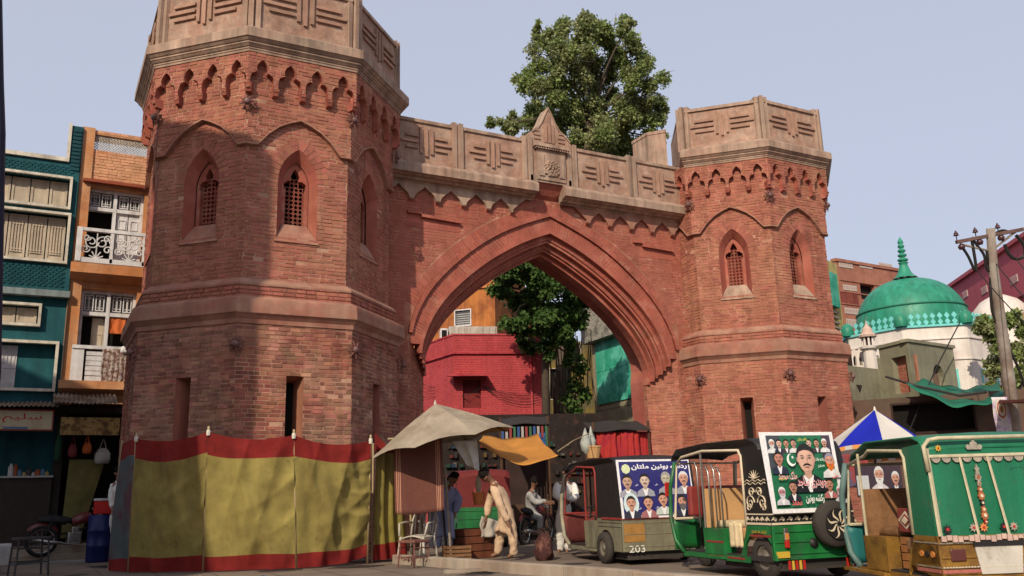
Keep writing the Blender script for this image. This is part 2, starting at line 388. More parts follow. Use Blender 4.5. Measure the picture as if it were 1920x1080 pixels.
        cp = MB(); cp.hexa([f(-hw+.08, 11.27, -.26), f(hw-.08, 11.27, -.26), f(hw-.08, 11.37, -.26), f(-hw+.08, 11.37, -.26), f(-hw+.08, 11.27, .05), f(hw-.08, 11.27, .05), f(hw-.08, 11.36, .04), f(-hw+.08, 11.36, .04)]); kids.append(('coping', cp, PLAST))
        for b in (parapet_bars(f, 10.42, 11.2, hw) if loose or ang != -180 else ()): kids.append(('raised_bar', b, BAR))
        for s in ((-1,) if loose or ang != -180 else ()):      # fluted corner post
            pc = o+Matrix.Rotation(RAD(ang-22.5), 3, 'Z')@V3(2.585/C22, 0, 0); nn = Matrix.Rotation(RAD(ang-22.5), 3, 'Z')@V3(1, 0, 0)
            g = Frame(pc, (-nn.y, nn.x, 0), (0, 0, 1), nn); po = MB()
            for uu in (-.13, 0, .13):
                nb = .045 if uu == 0 else -.01
                po.box(uu-.05, uu+.05, 10.18, 11.46-abs(uu)*.15, -.22, nb, g)
            po.box(-.19, .19, 10.19, 11.42, -.24, -.02-.03, g)
            kids.append(('parapet_post', po, PLAST))
        if ang == VIS[-1]: pass
    # corner lamps on iron brackets
    for ang in (-157.5, -112.5, -67.5, -22.5):
        nn = Matrix.Rotation(RAD(ang), 3, 'Z')@V3(1, 0, 0)
        for z, a in ((8.62, 2.50), (3.86, 2.62)):
            g = Frame(o+nn*(a/C22)+V3(0, 0, z), (-nn.y, nn.x, 0), (0, 0, 1), nn); lb = MB()
            for q in range(8):
                e = q*math.pi/4+.2
                lb.tube([g(0, 0, .10), g(math.cos(e)*.17, math.sin(e)*.17, .07-abs(math.cos(e))*.05)], .014, 5)
            for r1, r2 in ((.10, .125),): lb.lathe([(r1, .055), (r2, .05), (r2, .03), (r1, .03)], 12, (0, 0, 0), Frame(g.o, g.u, g.v, g.n))
            kids.append(('lamp_bracket', lb, IRON))
            dk = MB(); dk.lathe([(0, .15), (.04, .14), (.06, .12), (.065, .09), (.03, .04)], 12, (0, 0, 0), g)
            kids.append(('bracket_lamp', dk, LAMPG))
    m2 = MB(); m2.v = m.v; m2.f = m.f; m2.m = m.m
    b = len(m2.v); m2.v += core.v; m2.f += [tuple(i+b for i in f_) for f_ in core.f]; m2.m += core.m
    # an octagonal prism behind everything keeps the tower closed
    t = m2.build('tower', MORTARR if not loose else MORTAR, gate)
    lower.build('brickwork', BRICKD if loose else BRICK, t, kind='stuff'); upper.build('brickwork', BRICK, t, kind='stuff'); plain.build('brickwork', BRICKD, t, kind='stuff')
    band = MB(); oct_lathe(band, [(2.55, 4.22), (2.63, 4.26), (2.64, 4.34), (2.70, 4.41), (2.735, 4.44), (2.735, 4.47), (2.725, 4.64), (2.715, 4.70), (2.60, 4.77), (2.555, 4.79)], o); band.build('string_course', PLASTR, t)
    bb = MB()
    for ang in VIS+(45, 90, 135):
        n = V3(math.cos(RAD(ang)), math.sin(RAD(ang)), 0); u = V3(-n.y, n.x, 0); f = Frame(o+n*2.55, u, (0, 0, 1), n); hw = 2.55*T22
        bricks(bb, f, [[(-hw, 4.77), (hw, 4.77), (hw, 5.02), (-hw, 5.02)]])
    bb.build('brickwork', BRICK, t, kind='stuff')
    band = MB(); oct_lathe(band, [(2.54, 4.75), (2.54, 5.0), (2.565, 5.0), (2.565, 5.04), (2.50, 5.10), (2.43, 5.16), (2.39, 5.165)], o); band.build('string_course', PLASTR, t)
    co = MB(); oct_lathe(co, [(2.50, 9.66), (2.645, 9.66), (2.65, 9.70), (2.665, 9.71), (2.665, 9.745), (2.685, 9.75), (2.72, 9.79), (2.735, 9.80), (2.735, 9.835), (2.755, 9.84), (2.80, 9.89), (2.82, 9.90), (2.82, 10.08), (2.80, 10.10), (2.66, 10.19), (2.60, 10.22), (2.3, 10.22)], o)
    if not loose:      # the crown stops short where it meets the walkway of the wall
        for mb in [co]+[k_[1] for k_ in kids]: mb.v = [(max(p[0], 10.94+.88*(p[1]+.45)) if p[2] > 9.6 and p[1] > -1.2 else p[0], p[1], p[2]) for p in mb.v]
    c = co.build('cornice', PLAST if loose else PLAST, t)
    roof = MB(); oct_lathe(roof, [(2.0 if not loose else 2.55, 10.2), (0.01, 10.25)], o); roof.build('roof', PLAST, t)
    for nm, mb, mt in kids: mb.build(nm, mt, t)
    return t
def parapet_bars(f, z0, z1, hw):
    out = []; h = z1-z0; c = (z0+z1)/2
    for i, du in enumerate((-.14, 0, .14)):
        b = MB(); s = (.02, -.07, .02)[i]; b.box(du-.035, du+.035, z0+.1+s*h, z1-.02+s*h*.0, 0, .05, f); out.append(b)
    for sgn in (-1, 1):
        for i, dz in enumerate((.2, 0, -.2)):
            a0 = .22; a1 = hw-(.34 if i != 1 else .22)
            b = MB(); b.box(min(sgn*a0, sgn*a1), max(sgn*a0, sgn*a1), c+dz*h*.95-.03, c+dz*h*.95+.03, 0, .05, f); out.append(b)
    return out
LAMPG = M('dusty_lamp_glass', (.13, .06, .055), .45, .2, 4, 0, spec=.5)
tw1 = tower(0, True); tw2 = tower(13.528, False)
# the 300 largest loose bricks are objects of their own, the rest stays joined
LOOSE.sort(key=lambda t: t[0]); lb = MB()
for d, C8, _ in LOOSE[300:]: lb.hexa(C8, skip=('back',))
lb.build('brickwork', BRICKD, tw1, kind='stuff')
for d, C8, _ in LOOSE[:300]:
    b = MB(); c0 = sum(C8, Vector())/8; q = WLOC(tw1); b.hexa([p-c0+q for p in C8]); ob = b.build('brick', BRICKD, tw1); ob.location = c0-q
# ---- the wall between the towers
XC = 6.93; W = -.38; WX0, WX1 = 2.2, 11.4
WF = Frame((0, W, 0), (1, 0, 0), (0, 0, 1), (0, -1, 0))
Hh = [(-3.72, 3.9), (-3.80, 4.45), (-3.66, 5.1), (-3.33, 5.72), (-2.80, 6.33), (-2.1, 6.92), (-1.42, 7.36), (-.7, 7.70), (0, 7.97)]
Ih = [(-3.17, 3.75), (-3.20, 4.25), (-2.98, 4.75), (-2.62, 5.25), (-2.09, 5.76), (-1.4, 6.29), (-.68, 6.72), (-.3, 6.92), (0, 7.05)]
def smooth(P, k=3):
    out = []
    for i in range(len(P)-1):
        p0, p1, p2, p3 = [Vector((*P[max(0, min(len(P)-1, j))], 0)) for j in (i-1, i, i+1, i+2)]
        for q in range(k):
            t = q/k; v = .5*((2*p1)+(p2-p0)*t+(2*p0-5*p1+4*p2-p3)*t*t+(3*p1-p0-3*p2+p3)*t**3); out.append((v.x, v.y))
    out.append(P[-1]); return out
Hs, Is = smooth(Hh), smooth(Ih)
def ring(t): return [(XC+a[0]*(1-t)+b[0]*t, a[1]*(1-t)+b[1]*t) for a, b in zip(full(Hs), full(Is))]
R0 = ring(.0)
wm, wb, wr = MB(), MB(), MB()
open_ = [(XC-3.79, -.3), (XC-3.79, 4.45)]+[p for p in ring(0.04) if p[1] > 4.5]+[(XC+3.79, 4.45), (XC+3.79, -.3)]
outer = [(WX0, -.3), (open_[0][0], -.3)]+open_[1:-1]+[(open_[-1][0], -.3), (WX1, -.3), (WX1, 8.75), (WX0, 8.75)]
rec1 = [(3.07, 7.24), (4.42, 7.24), (4.42, 7.46), (3.42, 7.50), (3.42, 7.56), (3.07, 7.56)]; rec2 = [(9.51, 7.20), (10.83, 7.20), (10.83, 7.44), (9.80, 7.50), (9.80, 7.56), (9.51, 7.56)]
strips(wm, WF, [outer], .0)
vo = ring(-.0)
hole = [(x, z) for x, z in ring(-.42)]
bo = [(WX0, -.3), (XC-3.38, -.3), (XC-3.38, 3.75), (XC-3.75, 3.95), (XC-3.84, 4.5)]+[p for p in hole if p[1] > 5.2]+[(XC+3.84, 4.5), (XC+3.75, 3.95), (XC+3.38, 3.75), (XC+3.38, -.3), (WX1, -.3), (WX1, 8.75), (WX0, 8.75)]
lowP = [[(WX0, -.3), (XC-3.80, -.3), (XC-3.80, 4.3), (WX0, 4.3)], [(XC+3.80, 4.3), (XC+3.80, -.3), (WX1, -.3), (WX1, 4.3)]]
bricks(wb, WF, lowP)
wbr = MB(); bo2 = [p for p in bo if p[1] >= 4.3]; bo2 = [(WX0, 4.3), (XC-3.82, 4.3)]+[p for p in bo if p[1] > 4.4 and WX0 < p[0] < WX1]+[(XC+3.82, 4.3), (WX1, 4.3), (WX1, 8.75), (WX0, 8.75)]
bricks(wbr, WF, [bo2], n=.005, jit=.002)
radial(wbr, WF, [p for p in ring(0) if p[1] > 5.2], .34, .006, .06)
# jambs below the springing
for s in (-1, 1):
    a_, b_ = V3(XC+s*3.80, W, 0), V3(XC+s*3.21, W+.62, 0); u_ = b_-a_; fr = Frame(a_, u_, (0, 0, 1)); fr.n = V3(-s*.713, -.701, 0); L_ = u_.length
    P = [[(0, -.3), (L_, -.3), (L_, 3.90), (L_*.75, 4.06), (L_*.5, 4.3), (0, 4.70)]]; strips(wm, fr, P, 0, .1); bricks(wb, fr, P); strips(wm, fr.off(0, 0, -.03), [[(0, 3.6), (L_, 3.6), (L_, 3.84), (0, 4.7)]], 0, .1)
    fr = Frame((XC+s*3.21, W+.62, 0), (0, 1, 0), (0, 0, 1), (-s, 0, 0)); P = [[(0, -.3), (.13, -.3), (.13, 3.9), (0, 3.8)]]; strips(wm, fr, P, 0, .5); bricks(wb, fr, P)
gw = wm.build('gate_wall', MORTARR, gate)
wb.build('brickwork', BRICK, gw, kind='stuff'); wbr.build('brickwork', BRICKR, gw, kind='stuff')
# arch orders, stepping back
def order(t0, t1, y0, y1, name, mat, nrm=True):
    def clip(X):
        ze = 4.66-.86*(t0+t1)/2 if t1 > .03 else 4.72; h_ = [p for p in X if p[0] <= XC and p[1] > ze]; r_ = [p for p in X if p[0] > XC and p[1] > ze]
        a, b = [p for p in X if p[0] <= XC and p[1] <= ze], [p for p in X if p[0] > XC and p[1] <= ze]
        def cut(p, q): t = (ze-p[1])/(q[1]-p[1]) if abs(q[1]-p[1]) > 1e-6 else 0; return (p[0]+(q[0]-p[0])*t, ze)
        return [cut(a[-1], h_[0])]*1+h_+r_+[cut(r_[-1], b[0])] if a and b else X
    A, B = clip(ring(t0)), clip(ring(t1)); n_ = min(len(A), len(B)); k_ = (len(A)-n_)//2; A = A[k_:len(A)-k_] if len(A) > n_ else A; k_ = (len(B)-n_)//2; B = B[k_:len(B)-k_] if len(B) > n_ else B; mb = MB()
    if t1-t0 > .11 and nrm:
        A, B = [[(p[0]*(1-q)+n_[0]*q, p[1]*(1-q)+n_[1]*q) for p, n_ in zip(X, X[1:]) for q in (0, .34, .67)]+[X[-1]] for X in (A, B)]
        for i in range(len(A)-1):
            e = .07; y1_ = y0; yy = y0+rnd(-.005, .005); L2 = lambda X, q: (X[i][0]*(1-q)+X[i+1][0]*q, X[i][1]*(1-q)+X[i+1][1]*q)
            P = [(*L2(A, e), y1), (*L2(A, 1-e), y1), (*L2(B, 1-e), y1), (*L2(B, e), y1)]; mb.hexa([V3(a, y, z) for a, z, y in P[::-1]]+[V3(a, yy, z) for a, z, y in P[::-1]], skip=('back',))
        y0 = y0+.007
    for i in range(len(A)-1):
        P = [(A[i][0], y1, A[i][1]), (A[i+1][0], y1, A[i+1][1]), (B[i+1][0], y1, B[i+1][1]), (B[i][0], y1, B[i][1])]; Q = [(p[0], y0, p[2]) for p in P]
        mb.hexa([Vector(p) for p in P[::-1]]+[Vector(p) for p in Q[::-1]], skip=('back',))
    return mb.build(name, mat, gw, smooth=False, bevel=0)
order(-.10, .02, W-.085, W+.02, 'hood_moulding', REDARCH)
order(.02, .40, W-.015, W+.3, 'arch_ring', REDARCH)
order(.40, .50, W-.045, W+.3, 'arch_roll', REDARCH)
order(.50, .64, W+.10, W+.5, 'arch_ring', REDARCH)
order(.64, .72, W+.14, W+.5, 'arch_roll', REDARCH)
order(.72, .84, W+.28, W+.7, 'arch_ring', REDARCH)
order(.84, .90, W+.34, W+.7, 'arch_roll', REDARCH)
order(.90, 1.0, W+.50, W+.76, 'arch_ring', REDARCH)
# soffit of the vault behind the arch and the back of the wall
vb = MB(); wide = [(XC-3.45, -.3)]+[(XC+(x-XC)*1.07, z+.25) for x, z in ring(1)]+[(XC+3.45, -.3)]
vb.reveal(wide, W+.74, 1.2, Frame((0, 0, 0), (1, 0, 0), (0, 0, 1), (0, 1, 0))); 
back = Frame((0, 1.2, 0), (-1, 0, 0), (0, 0, 1), (0, 1, 0)); bp = [(-x, z) for x, z in wide]
strips(vb, back, [[(-WX1, -.3), (-WX1, 9.2), (-WX0, 9.2), (-WX0, -.3)]+bp], 0, .2)
inner = Frame((0, W+.745, 0), (1, 0, 0), (0, 0, 1), (0, -1, 0)); vb.build('vault', BRICKR, gw)
tp = MB(); tp.box(WX0, WX1, W+.02, 1.19, 8.75, 9.15); tp.build('wall_top', PLAST, gw)
# relieving slots in the spandrels
for R_ in (rec1, rec2):
    mb = MB(); strips(mb, WF, [R_], .0095, .1); mb.build('sunk_panel', BRICKR, gw)
    lip = MB(); x0, x1, zt = R_[0][0], R_[1][0], R_[2][1]; st = R_[3][0]
    lip.hexa([WF(st, zt+.04, 0), WF(x1, zt, 0), WF(x1, zt+.05, 0), WF(st, zt+.10, 0), WF(st, zt+.03, .10), WF(x1, zt-.01, .10), WF(x1, zt+.05, .10), WF(st, zt+.10, .10)]); lip.box(x0, st, R_[4][1], R_[4][1]+.06, 0, .09, WF); lip.build('drip_moulding', REDARCH, gw)
# scalloped corbel plate under the cornice
def wall_arch(cx, hw, z0, zt): h = zt-z0; return [(cx+x*hw, z0+z*h) for x, z in full([(-1, 0), (-.98, .12), (-.86, .36), (-.66, .54), (-.40, .70), (-.16, .86), (0, 1)])]
legs = []
def plate(x0, x1, cs, hw, end, pm_=PLAST):
    bot = [(x0, 7.90)]
    for c in cs: bot += wall_arch(c, hw, 7.90, 8.24)
    if end > 0: bot += [(x1-.75, 7.90), (x1-.75, 7.99), (x1-.45, 8.25), (x1, 8.56)]
    else:
        b0 = [(x0, 8.56), (x0+.45, 8.25), (x0+.75, 7.99), (x0+.75, 7.90)]; bot = b0+bot[1:]+[(x1, 7.90)]
    f = WF.off(0, 0, .10); mb = MB(); strips(mb, f, [bot+[(x1, 8.6), (x0, 8.6)]], 0, .04); mb.reveal(bot, -.1, 0, f); mb.build('corbel_table', pm_, gw)
cl = [2.83+.672*i for i in range(5)]; cr = [8.42+.69*i for i in range(5)]
plate(2.3, 6.60, cl, .285, 1); plate(7.28, 11.5, cr, .29, -1, PLASTR)
for cx in [c+.336 for c in cl]+[cr[0]-.345]+[c+.345 for c in cr[:-1]]:
    k = MB(); f = WF; k.hexa([f(cx-.06, 7.83, 0), f(cx+.06, 7.83, 0), f(cx+.06, 7.92, 0), f(cx-.06, 7.92, 0), f(cx-.045, 7.87, .03), f(cx+.045, 7.87, .03), f(cx+.06, 7.92, .115), f(cx-.06, 7.92, .115)]); k.build('corbel', REDARCH, gw)
# cornice, cut in the middle by the bracketed pier
def cornice(x0, x1):
    prof = [(-.08, 8.30), (-.12, 8.30), (-.12, 8.33), (-.20, 8.34), (-.24, 8.36), (-.24, 8.38), (-.33, 8.40), (-.38, 8.43), (-.44, 8.44), (-.45, 8.62), (-.43, 8.66), (-.33, 8.74), (-.27, 8.76), (-.08, 8.76)]
    mb = MB(); a = [V3(x0, W+y, z) for y, z in prof]; b = [V3(x1, W+y, z) for y, z in prof]
    for i in range(len(a)-1): mb.poly([a[i], b[i], b[i+1], a[i+1]])
    mb.poly(a[::-1]); mb.poly(b); mb.build('cornice', PLAST, gw)
cornice(2.35, 6.42); cornice(7.20, 11.35)
PF = Frame((0, W-.26, 0), (1, 0, 0), (0, 0, 1), (0, -1, 0))
for x0, x1 in ((2.3, 4.20), (4.34, 6.12), (7.60, 9.34), (9.48, 11.3)):
    mb = MB(); mb.box(x0, x1, 8.74, 9.78, -.28, 0, PF); mb.build('parapet_panel', PLASTB, gw)
    mb = MB(); mb.box(x0, x1, 9.76, 9.85, -.32, .045, PF); mb.build('coping', PLAST, gw, bevel=.012)
    c = (x0+x1)/2 if x0 > 2.4 and x1 < 11.2 else ((x0+.42+x1)/2 if x0 < 3 else (x0+x1-.2)/2)
    fb = PF.off(c, 0, 0)
    for b in parapet_bars(fb, 8.88, 9.66, .86): b.build('raised_bar', BAR, gw)
    g = PF.off(0, 0, 0)
for xc in (4.27, 6.20, 7.52, 9.41):
    mb = MB()
    for du in (-.085, .085): mb.box(xc+du-.06, xc+du+.06, 8.74, 9.92, -.3, .07, PF)
    mb.box(xc-.04, xc+.04, 8.74, 9.88, -.3, .03, PF); mb.build('parapet_post', PLAST, gw, bevel=.01)
# central gabled pier
gb = MB(); gx = 6.86
gp = [(-.62, 8.74), (.62, 8.74), (.62, 9.98), (.50, 10.10), (.33, 10.22), (.20, 10.42), (.09, 10.66), (0, 10.82), (-.09, 10.66), (-.20, 10.42), (-.33, 10.22), (-.50, 10.10), (-.62, 9.98)]
gb.prism([(gx+a, b) for a, b in gp], -.34, .03, PF); gb.build('gable', PLASTB, gw)
for i in range(len(gp)-4):
    a, b = gp[2+i], gp[3+i]
    if i < 10:
        e = MB(); dn = Vector((b[1]-a[1], -(b[0]-a[0]))).normalized()*-.02
        e.hexa([PF(gx+a[0], a[1]-.035, -.34), PF(gx+b[0], b[1]-.035, -.34), PF(gx+b[0], b[1]+.02, -.34), PF(gx+a[0], a[1]+.02, -.34), PF(gx+a[0], a[1]-.035, .06), PF(gx+b[0], b[1]-.035, .06), PF(gx+b[0], b[1]+.02, .06), PF(gx+a[0], a[1]+.02, .06)]); 
        e.build('gable_edge', PLAST, gw)
for du in (-.11, 0, .11):
    mb = MB(); mb.box(gx+du-.035, gx+du+.035, 9.84, 10.62-abs(du)*2.4, .03, .07+.0, PF); mb.build('gable_rib', BAR, gw)
for s in (-1, 1):
    for dz, l in ((10.16, .12), (10.04, .2), (9.93, .2)):
        mb = MB(); mb.box(gx+s*.36-l/2, gx+s*.36+l/2, dz-.03, dz+.02, .03, .055, PF); mb.build('raised_bar', BAR, gw)
mb = MB(); mb.box(gx-.42, gx+.42, 8.80, 9.62, .03, .10, PF); mb.build('niche_panel', PLAST, gw)
for s in (-1, 1): mb = MB(); mb.box(gx+s*.29-.07, gx+s*.29+.07, 8.9, 9.5, .10, .13, PF); mb.build('pilaster', PLAST, gw)
mb = MB(); mb.prism([(gx-.52, 9.66), (gx+.52, 9.66), (gx+.46, 9.75), (gx-.46, 9.75)], .03, .20, PF)
for i in range(14): mb.box(gx-.48+i*.07, gx-.445+i*.07, 9.61, 9.67, .05, .18, PF)
mb.build('dentil_moulding', PLAST, gw)
mb = MB()      # crest relief: a plump, heaped form of scrolls and petals
for i in range(34):
    q = i*2.4; r = .03+.19*math.sqrt(i/34); x, z = gx+r*math.cos(q)*1.15, 9.12+r*math.sin(q)*.95
    mb.lathe([(.045, 0), (.042, .02), (.028, .036), (.0, .04)], 7, PF(x, z, .10), Frame((0, 0, 0), PF.u, PF.v, PF.n))
for s in range(9): mb.lathe([(.035, 0), (.03, .03), (0, .04)], 6, PF(gx-.2+s*.05, 8.93+.02*abs(s-4), .10), Frame((0, 0, 0), PF.u, PF.v, PF.n))
mb.build('crest_relief', PLAST, gw, smooth=True)
# trapezoid bracket below the pier
kp = [(-.62, 8.76), (.62, 8.76), (.40, 8.52), (.34, 8.42), (-.34, 8.42), (-.40, 8.52)]
mb = MB(); f = WF; mb.hexa([f(gx-.3, 8.40, 0), f(gx+.3, 8.40, 0), f(gx+.62, 8.75, 0), f(gx-.62, 8.75, 0), f(gx-.24, 8.48, .1), f(gx+.24, 8.48, .1), f(gx+.60, 8.80, .33), f(gx-.60, 8.80, .33)]); mb.build('bracket', REDARCH, gw)
mb = MB(); mb.box(gx-.60, gx+.60, 8.74, 8.90, 0, .07, PF); mb.build('gable', PLAST, gw)
# square chimney-like turret behind the right end of the parapet
mb = MB(); mb.prism([(10.62, .1), (10.98, -.3), (11.25, .2), (10.62, .8)], 9.1, 11.10, WORLD); mb.prism([(10.60, .1), (10.98, -.33), (11.27, .2), (10.60, .82)], 11.03, 11.12, WORLD); mb.build('roof_turret', PLAST, gw, bevel=.03)
# ------------------------------------------------------------------ ground
PAVE = M('dusty_paving', (.20, .15, .115), .95, .15, 1.5, .3, 30, c2=(.155, .12, .095), mask=(.4, .6), mscale=.5)
ROADM = M('dusty_asphalt', (.085, .072, .062), .95, .2, 2, .5, 60, c2=(.14, .11, .088), mask=(.42, .62), mscale=.35)
g = MB(); g.poly([V3(-400, -400, -.35), V3(400, -400, -.35), V3(400, 400, -.35), V3(-400, 400, -.35)]); struct('ground', g, ROADM)
# ------------------------------------------------------------------ kerb, paving, steps
STAIN = M('oil_stain', (.045, .038, .034), .6, .3, 3, .1); CRK = M('paving_joint', (.06, .048, .04), .95, .2, 5, .1)
mb = MB(); _rg = random.Random(31)
for _ in range(26):
    cx, cy, r = _rg.uniform(-4, 9), _rg.uniform(-8.5, 2), _rg.uniform(.08, .4); mb.poly([V3(cx+r*_rg.uniform(.6, 1.2)*math.cos(q*math.pi/6)*1.5, cy+r*_rg.uniform(.6, 1.2)*math.sin(q*math.pi/6), .006) for q in range(12)])
mb.build('oil_stains', STAIN, kind='stuff')
mb = MB()
for k in range(14):
    y = -8+k*.75; mb.poly([V3(-6, y, .0045), V3(2.0, y, .0045), V3(2.0, y+.012, .0045), V3(-6, y+.012, .0045)])
for k in range(12): x = -6+k*.75; mb.poly([V3(x, -8.5, .0047), V3(x+.012, -8.5, .0047), V3(x+.012, 1.6, .0047), V3(x, 1.6, .0047)])
mb.build('paving_joints', CRK, kind='stuff')
mb = MB(); mb.poly([V3(-30, -30, .002), V3(30, -30, .002), V3(30, 2, .002), V3(-30, 2, .002)]); struct('forecourt', mb, PAVE)
CONC = M('worn_concrete', (.36, .30, .235), .92, .2, 3, .4, 30, c2=(.26, .19, .14), mask=(.42, .62), mscale=1.5, streak=.15)
kpx = [(735, 1040), (829, 1046), (942, 1054), (1055, 1061), (1184, 1071), (1320, 1080), (1500, 1093), (1920, 1122)]
kp = [atZ(x, y, .15) for x, y in kpx]
def ribbon(pts, wid, z0, z1, mb):
    for i in range(len(pts)-1):
        a, b = pts[i], pts[i+1]; d = (b-a); d.z = 0; d.normalize(); n = V3(-d.y, d.x, 0)
        if n.y < 0: n = -n
        P = [a, b, b+n*wid, a+n*wid]
        mb.hexa([V3(p.x, p.y, z0) for p in P]+[V3(p.x, p.y, z1) for p in P], skip=('back',))
for i in range(len(kp)-1):
    L_ = (kp[i+1]-kp[i]).length; k = max(1, round(L_/1.1))
    for j in range(k):
        a, b = kp[i].lerp(kp[i+1], j/k+.003), kp[i].lerp(kp[i+1], (j+1)/k-.003)
        mb = MB(); ribbon([a, b], .16, -.05, .15+rnd(-.004, .004), mb)
        if i+j == 0: kerb0 = mb.build('kerb', CONC, kind='structure', bevel=.012)
        else: mb.build('kerb_block', CONC, kerb0, bevel=.012)
mb = MB(); a, b = atZ(838, 1076, 0), atZ(944, 1070, 0); mb.hexa([V3(a.x, a.y, 0.003), V3(b.x, b.y, 0.003), V3(b.x, b.y+.12, 0.003), V3(a.x, a.y+.12, 0.003)]+[V3(p.x, p.y, .05) for p in (a, b, b+V3(0, .12, 0), a+V3(0, .12, 0))]); struct('step', mb, CONC)

# ------------------------------------------------------------------ left street: teal house, orange house, shops
TEAL = M('teal_paint', (.010, .072, .088), .75, .22, 1.5, .3, 30, c2=(.016, .095, .108), mask=(.45, .65), mscale=1, streak=.2)
TEALD = M('deep_teal_paint', (.008, .055, .07), .75, .2, 1.5, .2, 30, streak=.2)
CREAM = M('cream_trim', (.60, .55, .46), .8, .15, 4, .3, 30, streak=.25, c2=(.42, .37, .30), mask=(.5, .68), mscale=3)
SHUT = M('beige_shutter', (.46, .38, .29), .8, .15, 4, .3, 30, streak=.2)
ORAN = M('orange_wash', (.48, .19, .07), .9, .2, 1.5, .35, 40, c2=(.52, .27, .14), mask=(.4, .6), mscale=.9, c3=(.35, .15, .08), m3=(.56, .72), s3=1.3, streak=.15)
ORANB = M('orange_washed_brick', (.58, .30, .17), .9, .2, 2, .3, 40, isl=.10, streak=.1)
WHITEP = M('white_paint', (.62, .60, .60), .7, .12, 4, .2, 30, streak=.18, c2=(.45, .42, .40), mask=(.52, .7), mscale=3)
WOODB = M('brown_wood', (.20, .10, .045), .7, .3, 6, .3, 40, streak=.3)
LY = 4.0
XZ = Frame((0, 0, 0), (1, 0, 0), (0, 0, 1), (0, 1, 0))
LF = Frame((0, LY, 0), (1, 0, 0), (0, 0, 1), (0, -1, 0))
def U(x, y=540, Y=LY): return atY(x, y, Y).x
def Z(y, x=100, Y=LY): return atY(x, y, Y).z
def rect(x0, y0, x1, y1, Y=LY): xm, ym = (x0+x1)/2, (y0+y1)/2; return U(x0, ym, Y), U(x1, ym, Y), Z(y1, xm, Y), Z(y0, xm, Y)
def frame_box(mb, r, t, n0, n1, fr=LF):
    u0, u1, v0, v1 = r; mb.box(u0, u1, v0, v0+t, n0, n1, fr); mb.box(u0, u1, v1-t, v1, n0, n1, fr); mb.box(u0, u0+t, v0+t, v1-t, n0, n1-.002, fr); mb.box(u1-t, u1, v0+t, v1-t, n0, n1-.002, fr)
def holed(mb, fr, outer, rects, n=0, depth=.25):      # wall face with rectangular openings and their reveals
    P = [outer]+[[(a, c), (b, c), (b, d), (a, d)] for a, b, c, d in rects]; strips(mb, fr, P, n, 5)
    for a, b, c, d in rects: mb.reveal([(a, c), (b, c), (b, d), (a, d)], n-depth, n, fr, closed=True)
teal = thing('teal_house', 'teal painted house with white framed windows at the far left', 'house', (-5, LY, 0))
xr = U(134, 500); zr = Z(293, 60)
w1, w2, w3, w4 = rect(-60, 325, 131, 380), rect(-70, 394, 126, 484), rect(-60, 568, 73, 604), rect(-60, 640, 103, 728)
wl = MB(); zsl = Z(545, 60)
holed(wl, LF, [(-9, zsl), (xr, zsl), (xr, Z(236, 140)), (U(128, 300), Z(236, 140)), (U(128, 300), zr), (-9, zr)], [w1, w2]); 
holed(wl, LF, [(-9, 3.3), (xr, 3.3), (xr, zsl), (-9, zsl)], [w3, w4], n=-.12)
wl.poly([LF(-9, zsl, -.12), LF(xr, zsl, -.12), LF(xr, zsl, .0), LF(-9, zsl, .0)])
wl.box(-9, xr, 0, zr-.02, -6, -.3, LF); wl.box(U(128, 300), xr, zr-.05, Z(236, 140), -1.5, -.01, LF); wl.box(xr-.01, xr+.0, 3.3, zr, -6, 0, LF)
wl.build('wall', TEAL, teal)
mb = MB()
for i in range(11):      # ribbed tiles down the pier
    z = Z(240, 140)-.03-i*.10; mb.box(U(133, 300), xr-.03, z-.075, z, 0, .03, LF)
mb.build('ribbed_tiles', TEALD, teal, kind='stuff')
for z0, z1 in ((zr-.52, zr-.06), (Z(535, 60), Z(490, 60)), (Z(394, 60)+.04, Z(380, 60)-.06)):      # fish-scale relief
    mb = MB(); z = z0+.05; k = 0
    while z < z1-.03:
        u = -6.3+(.06 if k % 2 else 0)
        while u < xr-.12:
            mb.lathe([(.055, .012), (.05, .022), (.0, .026)], 6, LF(u, z, -.004), Frame((0, 0, 0), LF.u, LF.v, LF.n), a0=math.pi, arc=math.pi); u += .12
        z += .055; k += 1
    mb.build('scale_relief', TEAL, teal, kind='stuff')
tr = MB(); tr.box(-9, U(128, 300)+.02, zr-.03, zr+.07, -.05, .06, LF); tr.box(U(124, 300), U(130, 300), zr+.07, Z(233, 140), -.05, .05, LF); tr.build('roof_trim', CREAM, teal)
mb = MB(); mb.box(-9, xr+.02, zsl-.12, zsl+.03, -.1, .10, LF); mb.build('floor_ledge', M('grey_ledge', (.20, .24, .24), .9, .2, 3, .3, 30, streak=.3), teal)
def shutters(parent, r, n, mat, bars=True, back=-.2):
    a, b, c, d = r; wdt = (b-a)/n
    for i in range(n):
        mb = MB(); x0, x1 = a+i*wdt+.012, a+(i+1)*wdt-.012; mb.box(x0, x1, c+.03, d-.03, back, back+.03, LF)
        t = .05; mb.box(x0, x1, c+.03, c+.03+t*1.4, back+.03, back+.05, LF); mb.box(x0, x1, d-.03-t, d-.03, back+.03, back+.05, LF); mb.box(x0, x0+t, c+.1, d-.08, back+.03, back+.05, LF); mb.box(x1-t, x1, c+.1, d-.08, back+.03, back+.05, LF)
        if bars:
            k = 4; m_ = .10
            for j in range(k): xx = x0+m_+(x1-x0-2*m_)*j/(k-1); mb.box(xx-.012, xx+.012, c+.2, d-.2, back+.03, back+.055, LF)
            for zz in (c+.2, d-.2, c+.26, d-.26): mb.box(x0+m_-.03, x1-m_+.03, zz-.012, zz+.012, back+.03, back+.056, LF)
        mb.build('shutter', mat, parent)
